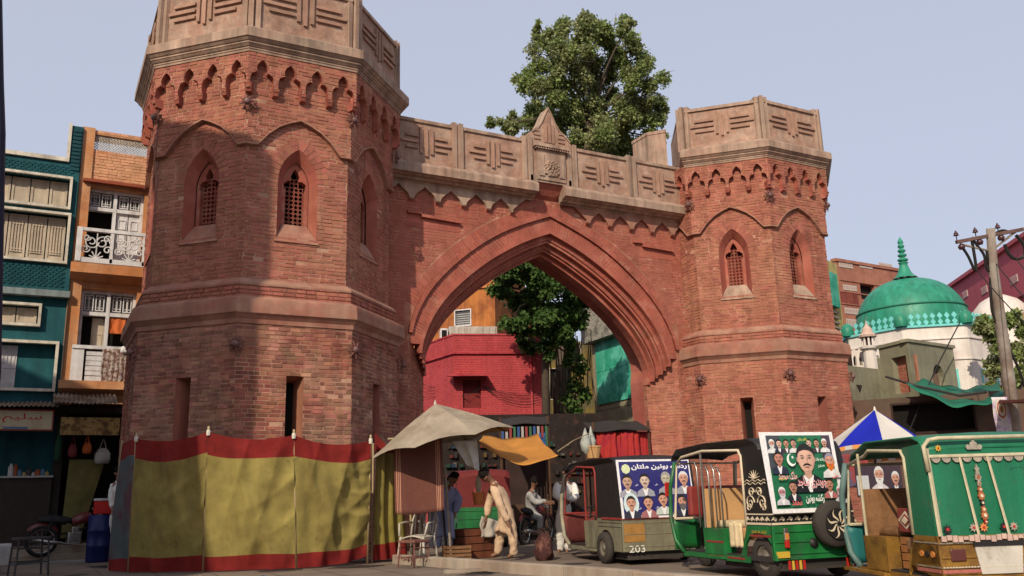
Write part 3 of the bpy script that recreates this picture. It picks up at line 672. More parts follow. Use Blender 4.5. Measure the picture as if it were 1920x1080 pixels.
for r, n_, bars in ((w1, 5, False), (w2, 5, True), (w3, 3, False)):
    fm = MB(); frame_box(fm, (r[0]-.03, r[1]+.05, r[2]-.05, r[3]+.05), .06, -.02 if r is not w3 else -.14, .10 if r is not w3 else 0, LF); wd = fm.build('window_frame', CREAM, teal)
    shutters(teal, (r[0]+.05, r[1]-.03, r[2]+.01, r[3]-.01), n_, SHUT, bars, -.2 if r is not w3 else -.27)
fm = MB(); frame_box(fm, (w4[0], w4[1]+.05, w4[2]-.05, w4[3]+.05), .065, -.14, .02, LF); fm.build('window_frame', CREAM, teal)
mb = MB(); mb.box(U(31, 680), w4[1], w4[2], w4[3], -.36, -.32, LF); mb.build('window_panel', TEALD, teal)
ra = (w4[0], U(30, 680), w4[2]+.02, w4[3]-.05); mb = MB(); mb.box(ra[0], ra[1], ra[2], ra[3], -.32, -.28, LF)
for j in range(9): xx = ra[1]-.05-j*.075; mb.box(xx-.008, xx+.008, ra[2]+.05, ra[3]-.05, -.28, -.265, LF)
mb.box(ra[1]-.9, ra[1], (ra[2]+ra[3])/2-.03, (ra[2]+ra[3])/2+.03, -.28, -.26, LF); mb.build('shutter', WHITEP, teal)

oran = thing('orange_house', 'orange washed brick house with white balconies, between the teal house and the left gate tower', 'house', (-3, LY+.1, 0))
OF = LF.off(0, 0, -.12); ox0, ox1 = xr+.0, -1.2
zt = Z(245, 210)
lat = rect(176, 256, 285, 285); b1 = rect(158, 352, 268, 500); b2 = rect(146, 542, 252, 722)
wl = MB(); holed(wl, OF, [(ox0, 3.45), (ox1, 3.45), (ox1, zt), (ox0, zt)], [lat, b1, b2], depth=.5); wl.box(ox0, ox1, 3.3, zt-.6, -6, -.6, OF); wl.poly([OF(ox1, 3.4, 0), OF(ox1, 3.4, -6), OF(ox1, zt, -6), OF(ox1, zt, 0)]); wl.build('wall', ORAN, oran)
mb = MB(); fz = Z(345, 215); P = [[(ox0+.05, fz+.05), (ox1, fz+.05), (ox1, zt), (ox0+.05, zt)], [(lat[0]-.02, lat[2]-.02), (lat[1]+.02, lat[2]-.02), (lat[1]+.02, lat[3]+.02), (lat[0]-.02, lat[3]+.02)]]; bricks(mb, OF, P, n=.007, jit=.003); mb.build('brickwork', ORANB, oran, kind='stuff')
mb = MB()      # lattice: small diagonal grid
a, b, c, d = lat; s_ = .07
k = int((b-a+d-c)/s_)
for i in range(-3, k+3):
    for sg in (1, -1):
        pts = []
        x0 = a+i*s_ if sg > 0 else a+i*s_-(d-c)
        # line x = x0 + sg*(z-c) ... clipped
        zs_, ze = c, d
        xs, xe = (x0-(d-c), x0) if sg > 0 else (x0+(d-c), x0)
        t0, t1 = 0, 1
        dx = xe-xs
        if dx:
            ta, tb = sorted(((a-xs)/dx, (b-xs)/dx)); t0, t1 = max(0, ta), min(1, tb)
        if t1 > t0: 
            A_, B_ = (xs+dx*t0, c+(d-c)*t0), (xs+dx*t1, c+(d-c)*t1)
            mb.hexa([OF(A_[0]-.011, A_[1], -.06), OF(A_[0]+.011, A_[1], -.06), OF(B_[0]+.011, B_[1], -.06), OF(B_[0]-.011, B_[1], -.06), OF(A_[0]-.011, A_[1], -.04), OF(A_[0]+.011, A_[1], -.04), OF(B_[0]+.011, B_[1], -.04), OF(B_[0]-.011, B_[1], -.04)])
mb.build('roof_lattice', CREAM, oran, kind='stuff')
mb = MB(); mb.box(ox0+.08, ox1, fz-.02, fz+.05, 0, .16, OF); mb.build('window_hood', M('rust_red_paint', (.25, .06, .03), .8, .2, 3), oran)
mb = MB(); mb.box(ox0-.02, ox0+.26, 3.4, zt+.03, 0, .05, OF); mb.build('corner_pier', ORAN, oran)
def upper_window(r, zt_, open_cols):
    a, b, c, d = r; fm = MB(); frame_box(fm, (a, b, c, d), .07, -.3, -.16, OF)
    n = 2; wd = (b-a)/n; fm.box(a+wd-.04, a+wd+.04, c, d, -.3, -.14, OF); fm.box(a, b, zt_-.05, zt_+.04, -.3, -.15, OF); f_ = fm.build('window_frame', WHITEP, oran)
    for i in range(n):      # transom lights with thin bars
        x0, x1 = a+i*wd+.09, a+(i+1)*wd-.09; g_ = MB()
        mid = (x0+x1)/2
        for p0, p1 in ((x0, mid-.02), (mid+.02, x1)):
            q = (p0, p1, zt_+.08, d-.10); frame_box(g_, q, .022, -.28, -.2, OF)
            g_.box(p0+.08, p0+.095, q[2], q[3], -.28, -.215, OF); g_.box(p1-.095, p1-.08, q[2], q[3], -.28, -.215, OF); g_.box(p0, p1, q[2]+.07, q[2]+.085, -.28, -.22, OF); g_.box(p0, p1, q[3]-.085, q[3]-.07, -.28, -.22, OF)
        g_.build('glazing_bars', WHITEP, f_)
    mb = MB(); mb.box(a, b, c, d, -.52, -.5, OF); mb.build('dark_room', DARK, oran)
    mb = MB(); mb.box(a+.07, b-.07, zt_+.05, d-.07, -.34, -.33, OF); mb.build('transom_glass', M('dusty_glass', (.18, .17, .15), .4, .2, 4, 0), oran)
    return a, b, c, d, wd
a, b, c, d, wd = upper_window(b1, Z(388, 210), 0)
for i in (0, 1):
    x0 = a+wd+.06+i*(wd-.1)/2; mb = MB(); x1 = x0+(wd-.1)/2-.02; mb.box(x0, x1, c, Z(392, 240), -.26, -.22, OF)
    for z0, z1 in ((c+.75, c+1.0), (c+1.05, c+1.3)): frame_box(mb, (x0+.04, x1-.04, z0, z1), .02, -.22, -.20, OF)
    mb.build('shutter', WHITEP, oran)
a2, b_2, c2_, d2, wd2 = upper_window(b2, Z(585, 198), 0)
mb = MB(); mb.box(a2+wd2*.48, a2+wd2-.04, Z(650, 190), Z(590, 190), -.40, -.36, OF); frame_box(mb, (a2+wd2*.55, a2+wd2-.08, Z(645, 190), Z(620, 190)), .02, -.36, -.345, OF); mb.build('door_leaf', SHUT, oran)
# upper balcony: scrolled cast balustrade
bx0, bx1 = U(141, 470), -1.6; bz0, bz1 = Z(497, 200), Z(436, 200)
mb = MB(); mb.box(bx0, bx1, bz0-.02, bz0+.10, .25, .32, OF); mb.box(bx0, bx1, bz1-.06, bz1+.02, .23, .33, OF); mb.box(bx0, bx0+.12, bz0, bz1+.02, .22, .34, OF)
for xx in (bx0+.78, bx0+1.5): mb.box(xx-.03, xx+.03, bz0, bz1, .25, .32, OF)
bal = mb.build('balustrade', WHITEP, oran)
mb = MB(); cz = (bz0+bz1)/2+.03
for k in range(3):
    cx = bx0+.45+k*.72
    for s in (-1, 1):
        for (r0, turns, ex, ez) in ((.17, 1.4, .12, .06), (.10, 1.2, .24, -.12), (.09, 1.2, .22, .16)):
            P = []
            for i in range(17): t = i/16; q = t*turns*2*math.pi+(0 if s > 0 else math.pi); rr = r0*(1-.75*t); P.append(OF(cx+s*ex+math.cos(q)*rr*s, cz+ez+math.sin(q)*rr, .285))
            mb.tube(P, .018, 5)
    for i in range(5): q = math.pi*(i+.5)/5; mb.tube([OF(cx, bz0+.1, .285), OF(cx+math.cos(q)*.16, bz0+.1+math.sin(q)*.20, .285)], .016, 5)
    mb.tube([OF(cx, bz0+.1, .285), OF(cx, bz1-.06, .285)], .014, 5)
mb.build('scrollwork', WHITEP, bal)
sl = MB(); z0, z1 = Z(527, 200), Z(500, 200); sl.hexa([OF(ox0-.02, z0-.05, 0), OF(ox1, z0-.05, 0), OF(ox1, z1, 0), OF(ox0-.02, z1, 0), OF(ox0-.02, z0+.12, .34), OF(ox1, z0+.12, .34), OF(ox1, z1, .34), OF(ox0-.02, z1, .34)]); sl.build('balcony_slab', ORAN, oran)
lz0, lz1 = Z(715, 180), Z(652, 180); lx0, lx1 = U(132, 690), U(192, 690)
mb = MB(); mb.box(lx0, lx0+.26, lz0, lz1, .05, .10, OF); mb.box(lx0, lx1+.9, lz1-.03, lz1+.05, .02, .13, OF); bp = mb.build('balcony_front', WHITEP, oran)
for i in range(6):
    z0 = lz0+.02+i*(lz1-lz0-.08)/6; mb = MB(); dz = rnd(-.012, .012); mb.hexa([OF(lx0+.31, z0, .03), OF(lx1+.8, z0, .03), OF(lx1+.8, z0+.11, .03), OF(lx0+.31, z0+.11, .03), OF(lx0+.31, z0+dz, .07), OF(lx1+.8, z0-dz, .07), OF(lx1+.8, z0+.105, .07), OF(lx0+.31, z0+.105, .07)]); mb.build('plank', WHITEP, bp)
sl = MB(); z0, z1 = Z(742, 180), Z(716, 180); sl.hexa([OF(ox0-.05, z0, -.1), OF(ox1, z0, -.1), OF(ox1, z1, -.1), OF(ox0-.05, z1, -.1), OF(ox0-.05, z0+.14, .3), OF(ox1, z0+.14, .3), OF(ox1, z1, .3), OF(ox0-.05, z1, .3)]); sl.build('balcony_slab', ORAN, oran)
# laundry
def cloth(x0, x1, z0, z1, n, fr, amp=.03, waves=5, ph=0, nu=16, nv=14, thick=.004, name='hanging_cloth', mat=None, skew=0, bottom=0):
    mb = MB(); mb.sheet(lambda s, t: fr(x0+(x1-x0)*s+skew*(1-t)+.01*math.sin(9*t+s*4), z0+(z1-z0)*t+bottom*math.sin(s*7+ph)*(1-t), n+amp*math.sin(waves*2*math.pi*s+ph+1.3*math.sin(3*t))*(1.15-t*.6)), nu, nv)
    return mb.build(name, mat, smooth=True, solid=thick)
LAUN = M('patterned_cloth', (.40, .33, .29), .9, .5, 25, .2, 30, c2=(.18, .09, .07), mask=(.48, .53), mscale=14, c3=(.10, .12, .30), m3=(.62, .66), s3=2.2, trans=.15)
x0, x1 = U(190, 690), U(236, 690); tag(cloth(x0, x1, Z(732, 212), Z(655, 212), .17, OF, mat=LAUN), 'brown patterned cloth hung over the lower balcony of the orange house', 'cloth')
ORC = M('orange_rag', (.75, .20, .06), .9, .1, 5, trans=.3); x0, x1 = U(206, 605), U(238, 605); tag(cloth(x0, x1, Z(622, 220), Z(592, 220), -.2, OF, .015, 2, mat=ORC), 'small orange cloth hanging in the open upper window of the orange house', 'cloth')
mb = MB(); c_ = OF(U(236, 650), Z(655, 235), .2)
for i in range(5): mb.lathe([(.0, .06), (.05, .03), (.07, -.05), (.03, -.09), (0, -.1)], 7, c_+V3(rnd(-.06, .06), rnd(-.03, .03), rnd(-.05, .08)))
tag(mb.build('white_bundle', WHITEP, smooth=True), 'small white bundle on the corner of the lower balcony of the orange house', 'bundle')

# --- shops under the houses
CORR = M('rusty_corrugated_sheet', (.22, .17, .13), .8, .3, 5, .3, 30, streak=.4, c2=(.12, .07, .045), mask=(.45, .6), mscale=2)
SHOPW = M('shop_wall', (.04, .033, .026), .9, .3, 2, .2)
SIGNM = M('old_cream_sign', (.50, .43, .28), .7, .15, 3, .1, c2=(.38, .30, .19), mask=(.5, .65), mscale=3)
GREENW = M('olive_door_paint', (.17, .16, .055), .8, .25, 3, .2, c2=(.24, .17, .07), mask=(.45, .6))
shop = thing('shop_row', 'dark open shop fronts under a rusty canopy at the foot of the teal house', 'shop', (-4, LY, 0))
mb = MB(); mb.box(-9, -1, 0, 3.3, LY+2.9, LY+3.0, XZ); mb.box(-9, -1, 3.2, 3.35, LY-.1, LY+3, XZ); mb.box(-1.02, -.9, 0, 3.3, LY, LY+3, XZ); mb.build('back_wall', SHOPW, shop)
xs = U(106, 900)
mb = MB(); mb.box(xs-.1, xs+.08, .3, 3.3, LY-.05, LY+.5, XZ); mb.build('pillar', SHOPW, shop)
mb = MB(); mb.box(-9, -1, .0, .30, LY-.55, LY+3, XZ); mb.box(-9, -1, .0, .13, LY-.95, LY-.54, XZ); mb.build('shop_step', CONC, shop, bevel=.01)
# corrugated canopies
for (px0, px1, y_, dr, lab) in ((-120, 112, 752, .10, 0), (100, 224, 748, .22, 1)):
    Yc = LY-1.15; x0, x1 = atY(px0, y_, Yc).x, atY(px1, y_, Yc).x; zf = atY((px0+px1)/2, y_+8, Yc).z
    mb = MB(); mb.sheet(lambda s, t: V3(x0+(x1-x0)*s, Yc+(LY-.1-Yc)*t, zf+t*(dr+.1)+.018*math.sin(s*(x1-x0)*2*math.pi/.09)+.01*math.sin(s*9)), int((x1-x0)/.015), 3); mb.build('corrugated_canopy', CORR, shop, smooth=True, solid=.006)
Ys = LY-.9; x0, x1 = atY(-140, 785, Ys).x, atY(101, 785, Ys).x; z0, z1 = atY(50, 808, Ys).z, atY(50, 768, Ys).z
mb = MB(); mb.box(x0, x1, z0, z1, Ys-.05, Ys); mb.box(x0, x1, z0-.03, z0, Ys-.08, Ys+.02) if 0 else None
SB = MB(); SB.box(x0, x1, z0, z1, .0, .05, Frame((0, Ys, 0), (1, 0, 0), (0, 0, 1), (0, -1, 0)))
sign = thing('shop_sign', 'cream shop sign board with red lettering above the left shop', 'sign', ((x0+x1)/2, Ys, z0)); SB.build('board', SIGNM, sign)
SFR = Frame((0, Ys, 0), (1, 0, 0), (0, 0, 1), (0, -1, 0))
mb = MB(); frame_box(mb, (x0, x1, z0, z1), .03, .05, .07, SFR); mb.build('sign_frame', M('sign_frame_red', (.20, .03, .02), .7), sign)
mb = MB(); mb.box(x1-.95, x1-.48, z0+.035, z0+.085, .051, .055, SFR); mb.build('painted_strip', M('sign_blue', (.10, .18, .25), .7), sign)
x0, x1 = atY(113, 800, Ys).x, atY(224, 800, Ys).x; z0, z1 = atY(165, 816, Ys).z, atY(165, 783, Ys).z
mb = MB(); mb.box(x0, x1, z0, z1, 0, .05, SFR); sg2 = mb.build('shop_sign', M('worn_ochre_board', (.30, .19, .07), .8, .3, 6, c2=(.12, .07, .03), mask=(.48, .56), mscale=9)); tag(sg2, 'worn ochre sign board above the right shop, next to the gate tower', 'sign')

# ---- Arabic-script lettering: joined letter forms laid out from the right
_AB = {'ا': (0xFE8D, 2), 'آ': (0xFE81, 2), 'ب': (0xFE8F, 4), 'پ': (0xFB56, 4), 'ت': (0xFE95, 4), 'ٹ': (0xFB66, 4), 'ج': (0xFE9D, 4), 'چ': (0xFB7A, 4), 'ح': (0xFEA1, 4), 'خ': (0xFEA5, 4), 'د': (0xFEA9, 2), 'ڈ': (0xFB88, 2), 'ر': (0xFEAD, 2), 'ز': (0xFEAF, 2), 'س': (0xFEB1, 4), 'ش': (0xFEB5, 4), 'ص': (0xFEB9, 4), 'ع': (0xFEC9, 4), 'غ': (0xFECD, 4), 'ف': (0xFED1, 4), 'ق': (0xFED5, 4), 'ک': (0xFB8E, 4), 'گ': (0xFB92, 4), 'ل': (0xFEDD, 4), 'م': (0xFEE1, 4), 'ن': (0xFEE5, 4), 'و': (0xFEED, 2), 'ہ': (0xFBA6, 4), 'ی': (0xFBFC, 4), 'ي': (0xFEF1, 4)}
def shape(t):
    out = []
    for i, ch in enumerate(t):
        if ch not in _AB: out.append(ch); continue
        b, n = _AB[ch]; prev = i > 0 and t[i-1] in _AB and _AB[t[i-1]][1] == 4; nxt = i+1 < len(t) and t[i+1] in _AB and n == 4
        out.append(chr(b+(3 if prev and nxt else 1 if prev else 2 if nxt else 0)))
    return ''.join(out[::-1])
def lettering(t, fr, u, v, h, n, mat, parent, name='lettering', width=None, bold=.0, shear=0, arabic=True):
    c = bpy.data.curves.new('t', 'FONT'); c.body = shape(t) if arabic else t; c.size = 1; c.align_x = 'CENTER'; c.align_y = 'CENTER'; c.offset = bold; c.shear = shear; c.resolution_u = 3
    o = bpy.data.objects.new('t', c); col.objects.link(o); dg = bpy.context.evaluated_depsgraph_get(); m = bpy.data.meshes.new_from_object(o.evaluated_get(dg)); col.objects.unlink(o)
    xs = [p.co.x for p in m.vertices]; ys = [p.co.y for p in m.vertices]
    if not xs: return None
    cx, cy = (min(xs)+max(xs))/2, (min(ys)+max(ys))/2; s = h/max(1e-3, max(ys)-min(ys)); sx = width/(max(xs)-min(xs)) if width else s
    mb = MB(); mb.v = [tuple(fr(u+(p.co.x-cx)*sx, v+(p.co.y-cy)*s, n)) for p in m.vertices]; mb.f = [tuple(q.vertices) for q in m.polygons]; mb.m = [0]*len(mb.f)
    return mb.build(name, mat, parent)
SIGNRED = M('sign_red', (.45, .03, .02), .6, .1)
lettering('سليم', SFR, U(42, 785, Ys), Z(784, 40, Ys), .20, .055, SIGNRED, sign, width=.75)
lettering('ب', SFR, U(-8, 785, Ys), Z(787, 0, Ys), .12, .055, SIGNRED, sign)
# --- goods and furniture in the shops (dark, half seen)
def small_bag(px_, py_, Y, w_, h_, mat, label, cat='bag', strap=True):
    c = atY(px_, py_, Y); t = thing('hanging_bag', label, cat, c)
    mb = MB(); mb.lathe([(0, -h_/2), (w_*.42, -h_*.46), (w_*.5, -h_*.2), (w_*.47, h_*.15), (w_*.30, h_*.42), (w_*.1, h_*.5), (0, h_*.5)], 10, c, sc=1); mb.build('bag_body', mat, t, smooth=True)
    if strap: mb = MB(); mb.tube([c+V3(-w_*.2, 0, h_*.42), c+V3(-w_*.1, 0, h_*.8), c+V3(0, 0, h_*1.05), c+V3(w_*.1, 0, h_*.8), c+V3(w_*.2, 0, h_*.42)], .012, 5); mb.build('strap', mat, t)
    return t
ORG = M('orange_plastic', (.55, .12, .03), .5, .1); GRN = M('dark_green_cloth', (.02, .07, .035), .8); PNK = M('dull_red_cloth', (.20, .04, .04), .8); WHC = M('grey_white_cloth', (.42, .40, .37), .9, .25, 9)
small_bag(163, 840, LY-.5, .20, .26, ORG, 'orange plastic bag hanging in the right shop front')
small_bag(136, 845, LY-.5, .2, .3, PNK, 'dull red bag hanging left of the orange one in the shop front')
small_bag(109, 840, LY-.5, .14, .6, GRN, 'long dark green bag hanging by the shop pillar')
small_bag(192, 855, LY-.5, .34, .36, WHC, 'grey and white backpack hanging nearest the tent screen')
mb = MB(); P0 = atY(118, 1000, LY-.3); mb.hexa([P0+V3(-.05, 0, -.1), P0+V3(.36, .2, -.1), P0+V3(.75, .2, 1.6), P0+V3(.0, 0, 1.6), P0+V3(-.05, -.05, -.1), P0+V3(.36, .15, -.1), P0+V3(.75, .15, 1.6), P0+V3(.0, -.05, 1.6)]); tag(mb.build('leaning_board', GREENW), 'olive green board leaning inside the shop between the hanging bags', 'board')
cnt = thing('shop_counter', 'dark shop counter with a pale top, heaped with small goods, under the cream sign', 'counter', atY(55, 1000, LY-.4))
x0, x1 = U(0, 900, LY-.4), U(97, 900, LY-.4); zc = atY(50, 893, LY-.4).z
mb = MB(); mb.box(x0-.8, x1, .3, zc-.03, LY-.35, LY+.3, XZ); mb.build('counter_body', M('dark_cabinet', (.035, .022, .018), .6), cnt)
mb = MB(); mb.box(x0-.8, x1+.02, zc-.03, zc+.01, LY-.42, LY+.35, XZ); mb.build('counter_top', M('pale_counter_top', (.35, .34, .33), .5), cnt)
for i in range(9):
    px_ = 20+i*8.5; c = atY(px_, 885, LY-.2); c.z = zc+.01; mb = MB(); hgt = rnd(.08, .28); rr = rnd(.035, .07)
    mb.lathe([(0, 0), (rr, 0), (rr, hgt*.7), (rr*.5, hgt*.85), (rr*.5, hgt), (0, hgt)], 9, c)
    cc = [(.5, .48, .45), (.3, .08, .03), (.1, .2, .3), (.4, .3, .1), (.05, .05, .05)][i % 5]
    tag(mb.build('jar', M('jar_colour', cc, .4, .1), smooth=False), ['white jar', 'reddish jar', 'bluish jar', 'ochre jar', 'black jar', 'second white jar', 'second reddish jar', 'second bluish jar', 'second ochre jar'][i]+' on the pale top of the dark shop counter, counted from the left', 'jar', 'jars on the shop counter')
# motorcycle parked on the shop step
def motorcycle(o, deg, label, name='motorcycle'):
    t = thing(name, label, 'motorcycle', o); f = yawframe((0, 0, 0), deg); f.o = Vector(o)
    BLK = MATS['black']; CHR = MATS['chrome']; TNK = MATS['tank']
    for x in (-.6, .62):
        mb = MB(); wf = Frame(f(x, .29), f.u, f.v, f.n); P = [(.29*math.cos(q*math.pi/10), .29*math.sin(q*math.pi/10)) for q in range(21)]
        mb.tube([wf(a, b) for a, b in P], .042, 8, cap=False); wh = mb.build('tyre', BLK, t, smooth=True)
        mb = MB(); mb.tube([wf(a*.86, b*.86) for a, b in P], .014, 6, cap=False)
        for q in range(12): a = q*math.pi/6; mb.tube([wf(0, 0), wf(math.cos(a)*.25, math.sin(a)*.25)], .004, 4)
        mb.tube([wf(0, 0, -.06), wf(0, 0, .06)], .04, 8); mb.build('spoked_rim', CHR, wh)
    mb = MB(); mb.tube([f(.62, .29, .05), f(.50, .62, .05), f(.42, .86, .05)], .02); mb.tube([f(.62, .29, -.05), f(.50, .62, -.05), f(.42, .86, -.05)], .02); mb.build('fork', CHR, t)
    mb = MB(); mb.tube([f(.42, .9, -.3), f(.38, .93, -.12), f(.42, .9, 0), f(.38, .93, .12), f(.36, .9, .3)], .014); mb.build('handlebar', CHR, t)
    mb = MB(); mb.tube([f(.44, .72), f(.3, .55), f(.05, .45), f(-.2, .42)], .025); mb.tube([f(-.2, .42), f(-.6, .29, .06)], .02); mb.tube([f(-.2, .42), f(-.6, .29, -.06)], .02); mb.tube([f(-.15, .62), f(-.62, .68)], .02); mb.tube([f(-.45, .66, .09), f(-.58, .32, .09)], .022); mb.tube([f(-.45, .66, -.09), f(-.58, .32, -.09)], .022); mb.build('frame', BLK, t, smooth=True)
    mb = MB(); mb.box(-.12, .16, .2, .45, -.11, .11, f); mb.box(-.04, .12, .42, .56, -.07, .07, f); mb.build('engine', CHR, t, bevel=.03)
    mb = MB(); mb.tube([f(.40, .70), f(.3, .74), f(.15, .73), f(.0, .66), f(-.06, .62)], [.05, .12, .13, .10, .04], 10, flat=.85); mb.build('fuel_tank', TNK, t, smooth=True)
    mb = MB(); mb.tube([f(-.02, .68), f(-.2, .71), f(-.45, .73), f(-.7, .74)], [.07, .10, .11, .06], 8, flat=.55); mb.build('seat', BLK, t, smooth=True)
    mb = MB(); mb.tube([f(.1, .22, .12), f(-.1, .2, .14), f(-.3, .24, .15), f(-.8, .32, .16)], [.02, .02, .035, .04], 8); mb.build('exhaust', CHR, t, smooth=True)
    mb = MB(); mb.lathe([(0, .0), (.07, .02), (.09, .08), (.085, .09), (0, .10)], 12, f(.46, .78), Frame((0, 0, 0), f.n, f.v, f.u)); mb.build('headlight', CHR, t, smooth=True)
    for x in (-.6, .62):
        mb = MB(); P = [f(x+.34*math.cos(q), .29+.34*math.sin(q)) for q in [math.pi*(.15+.08*i) for i in range(9)]]; mb.tube(P, .05, 8, flat=.3); mb.build('mudguard', TNK, t, smooth=True)
    return t, f
MATS = dict(black=M('black_rubber', (.018, .017, .017), .7, .2, 6, .1), chrome=M('dusty_metal', (.35, .33, .31), .4, .2, 6, .05, metal=.9), tank=M('maroon_paint', (.13, .02, .02), .4, .1, spec=.5))
motorcycle(V3(-3.25, LY-.95, .13), 10, 'motorcycle with maroon tank parked on the step of the dark shops')
# blue drum with a red cooler on it
dr = atY(190, 1020, 1.6); dr.z = 0
mb = MB(); mb.lathe([(0, 0), (.27, 0), (.28, .04), (.275, .3), (.29, .32), (.275, .34), (.275, .6), (.29, .62), (.275, .64), (.27, .92), (.0, .93)], 20, dr); tag(mb.build('plastic_drum', M('blue_plastic', (.008, .014, .08), .4, .1), smooth=True), 'dark blue plastic drum beside the grey end of the tent screen', 'drum')
ck = thing('water_cooler', 'red cooler box with white lid standing on the blue drum', 'cooler', dr+V3(-.02, 0, .93))
mb = MB(); c = dr+V3(-.02, 0, .93); mb.box(c.x-.17, c.x+.17, c.y-.14, c.y+.14, .935, 1.20); mb.build('cooler_body', M('red_plastic', (.5, .02, .015), .4, .1), ck, bevel=.02)
mb = MB(); mb.box(c.x-.18, c.x+.18, c.y-.15, c.y+.15, 1.20, 1.25); mb.build('lid', WHITEP, ck, bevel=.015)
# stool at the bottom left corner
def stool(o, h, w_, label, mat, deg=0, name='stool'):
    t = thing(name, label, 'stool', o); f = yawframe(o, deg)
    mb = MB(); mb.box(-w_/2, w_/2, h-.04, h, -w_/2, w_/2, f); mb.build('seat', mat, t, bevel=.006)
    for sx in (-1, 1):
        for sy in (-1, 1): mb = MB(); mb.tube([f(sx*(w_/2-.03), h-.03, sy*(w_/2-.03)), f(sx*(w_/2), 0, sy*(w_/2))], .015, 6); mb.build('leg', mat, t)
    for z in (.18, .36):
        for s in (-1, 1): mb = MB(); mb.tube([f(-w_/2+.01, z*h/.5, s*(w_/2-.01)), f(w_/2-.01, z*h/.5, s*(w_/2-.01))], .01, 5); mb.build('rung', mat, t)
    return t
DKM = M('dark_painted_steel', (.035, .03, .03), .5, .2)
p = atD(52, 1078, 14.5); stool(V3(p.x, p.y, 0), .62, .5, 'dark steel stool on the pavement in the bottom left corner', DKM, 12)
p = atD(5, 1060, 15.2); mb = MB(); mb.box(p.x-.3, p.x+.12, p.y-.1, p.y+.2, .12, .5); tag(mb.build('bin', M('dirty_white_plastic', (.35, .33, .31), .6, .3, 5), bevel=.04), 'dirty white tub at the left edge behind the dark stool', 'tub')

# the taller house across the forecourt, outside the frame on the left: its shadow lies over the left tower
def sun_at(P, t): return P+SUNV*t
E_ = sun_at(V3(-.62, -2.55, 7.75), 15)
sdir = V3(SUNV.x, SUNV.y, 0).normalized(); pd = V3(sdir.y, -sdir.x, 0)      # pd points along the facade away from the gate side
if pd.dot(V3(-1, 1, 0)) < 0: pd = -pd
hs_ = thing('tall_house', 'tall plain house outside the frame on the near left, across from the left tower', 'house', (E_.x, E_.y, 0))
mb = MB(); a = V3(E_.x, E_.y, 0); b = a+pd*3.3; mb.hexa([a, b, b+sdir*6, a+sdir*6]+[p+V3(0, 0, h) for p, h in ((a, E_.z), (b, E_.z+.9), (b+sdir*6, E_.z+.9), (a+sdir*6, E_.z))]); mb.build('wall', ORAN, hs_)
mb = MB(); c = b+pd*9; mb.hexa([b+pd*.01, c, c+sdir*6, b+sdir*6]+[p+V3(0, 0, 13.6) for p in (b+pd*.01, c, c+sdir*6, b+sdir*6)]); mb.build('wall', TEAL, hs_)
ORDN = 'first second third fourth fifth sixth seventh eighth ninth tenth eleventh twelfth'.split()
# ------------------------------------------------------------------ what stands behind the gate, seen through the arch
REDP = M('crimson_paint', (.40, .055, .062), .8, .15, 1.5, .35, 50, c2=(.30, .02, .03), mask=(.45, .6), mscale=1.2, streak=.12)
REDB = M('crimson_painted_brick', (.41, .06, .065), .85, .12, 2, .15, 50, isl=.05, streak=.1)
DRUST = M('dull_red_wood', (.16, .02, .02), .8, .2, 5, .2)
GREYW = M('grey_limewash', (.30, .29, .24), .9, .2, 1.5, .3, 30, c2=(.20, .19, .16), mask=(.45, .6), mscale=2, streak=.3)
def wall_from(a, b, z0=0.0):      # upright frame through two points, u from a to b, v up, n towards the camera
    u = V3(b.x-a.x, b.y-a.y, 0); L_ = u.length; f = Frame((a.x, a.y, 0), u, (0, 0, 1)); 
    if f.n.dot(CAM-f.o) < 0: f.n = -f.n
    return f, L_
def hit(f, x, y):      # pixel -> (u, v) on that wall
    d = ray(x, y); n = f.n; t = (f.o-CAM).dot(n)/d.dot(n); p = CAM+d*t-f.o; return p.dot(f.u), p.z
def hrect(f, x0, y0, x1, y1):
    a = hit(f, x0, (y0+y1)/2)[0]; b = hit(f, x1, (y0+y1)/2)[0]; return min(a, b), max(a, b), hit(f, (x0+x1)/2, y1)[1], hit(f, (x0+x1)/2, y0)[1]
def poly_holes(mb, f, outer, rects, n=0, depth=.15):
    strips(mb, f, [outer]+[[(a, c), (b, c), (b, d), (a, d)] for a, b, c, d in rects], n, 5)
    for a, b, c, d in rects: mb.reveal([(a, c), (b, c), (b, d), (a, d)], n-depth, n, f, closed=True)
def rbox(f, r, n0, n1, name, mat, parent, **k): mb = MB(); mb.box(r[0], r[1], r[2], r[3], n0, n1, f); return mb.build(name, mat, parent, **k)
A_, B_, C_ = atD(790, 655, 40.5), atD(850, 628, 38), atD(1014, 632, 38.6)
ch = thing('crimson_house', 'crimson painted brick building with drain pipe and hooded door, behind the arch', 'building', (B_.x, B_.y, 0))
fR, LR = wall_from(B_, C_); fL, LL = wall_from(A_, B_); zt = B_.z
dr_ = hrect(fR, 868, 712, 902, 765); 
wl = MB(); poly_holes(wl, fR, [(0, 0), (LR, 0), (LR, zt), (0, zt)], [dr_], -.008); strips(wl, fL, [[(0, 0), (LL, 0), (LL, zt), (0, zt)]], -.008, 5)
q = C_-fR.n*8; wl.poly([V3(C_.x, C_.y, 0), V3(q.x, q.y, 0), V3(q.x, q.y, zt), V3(C_.x, C_.y, zt)]); wl.poly([V3(A_.x, A_.y, zt-.05), V3(B_.x, B_.y, zt-.05), V3(C_.x, C_.y, zt-.05), V3(q.x, q.y, zt-.05)]); wl.build('wall', REDP, ch)
mb = MB(); bricks(mb, fR, [[(0, .5), (LR, .5), (LR, zt), (0, zt)], [(dr_[0], dr_[2]), (dr_[1], dr_[2]), (dr_[1], dr_[3]), (dr_[0], dr_[3])]], n=.004, jit=.002); bricks(mb, fL, [[(0, .5), (LL, .5), (LL, zt), (0, zt)]], n=.004, jit=.002); mb.build('brickwork', REDB, ch, kind='stuff')
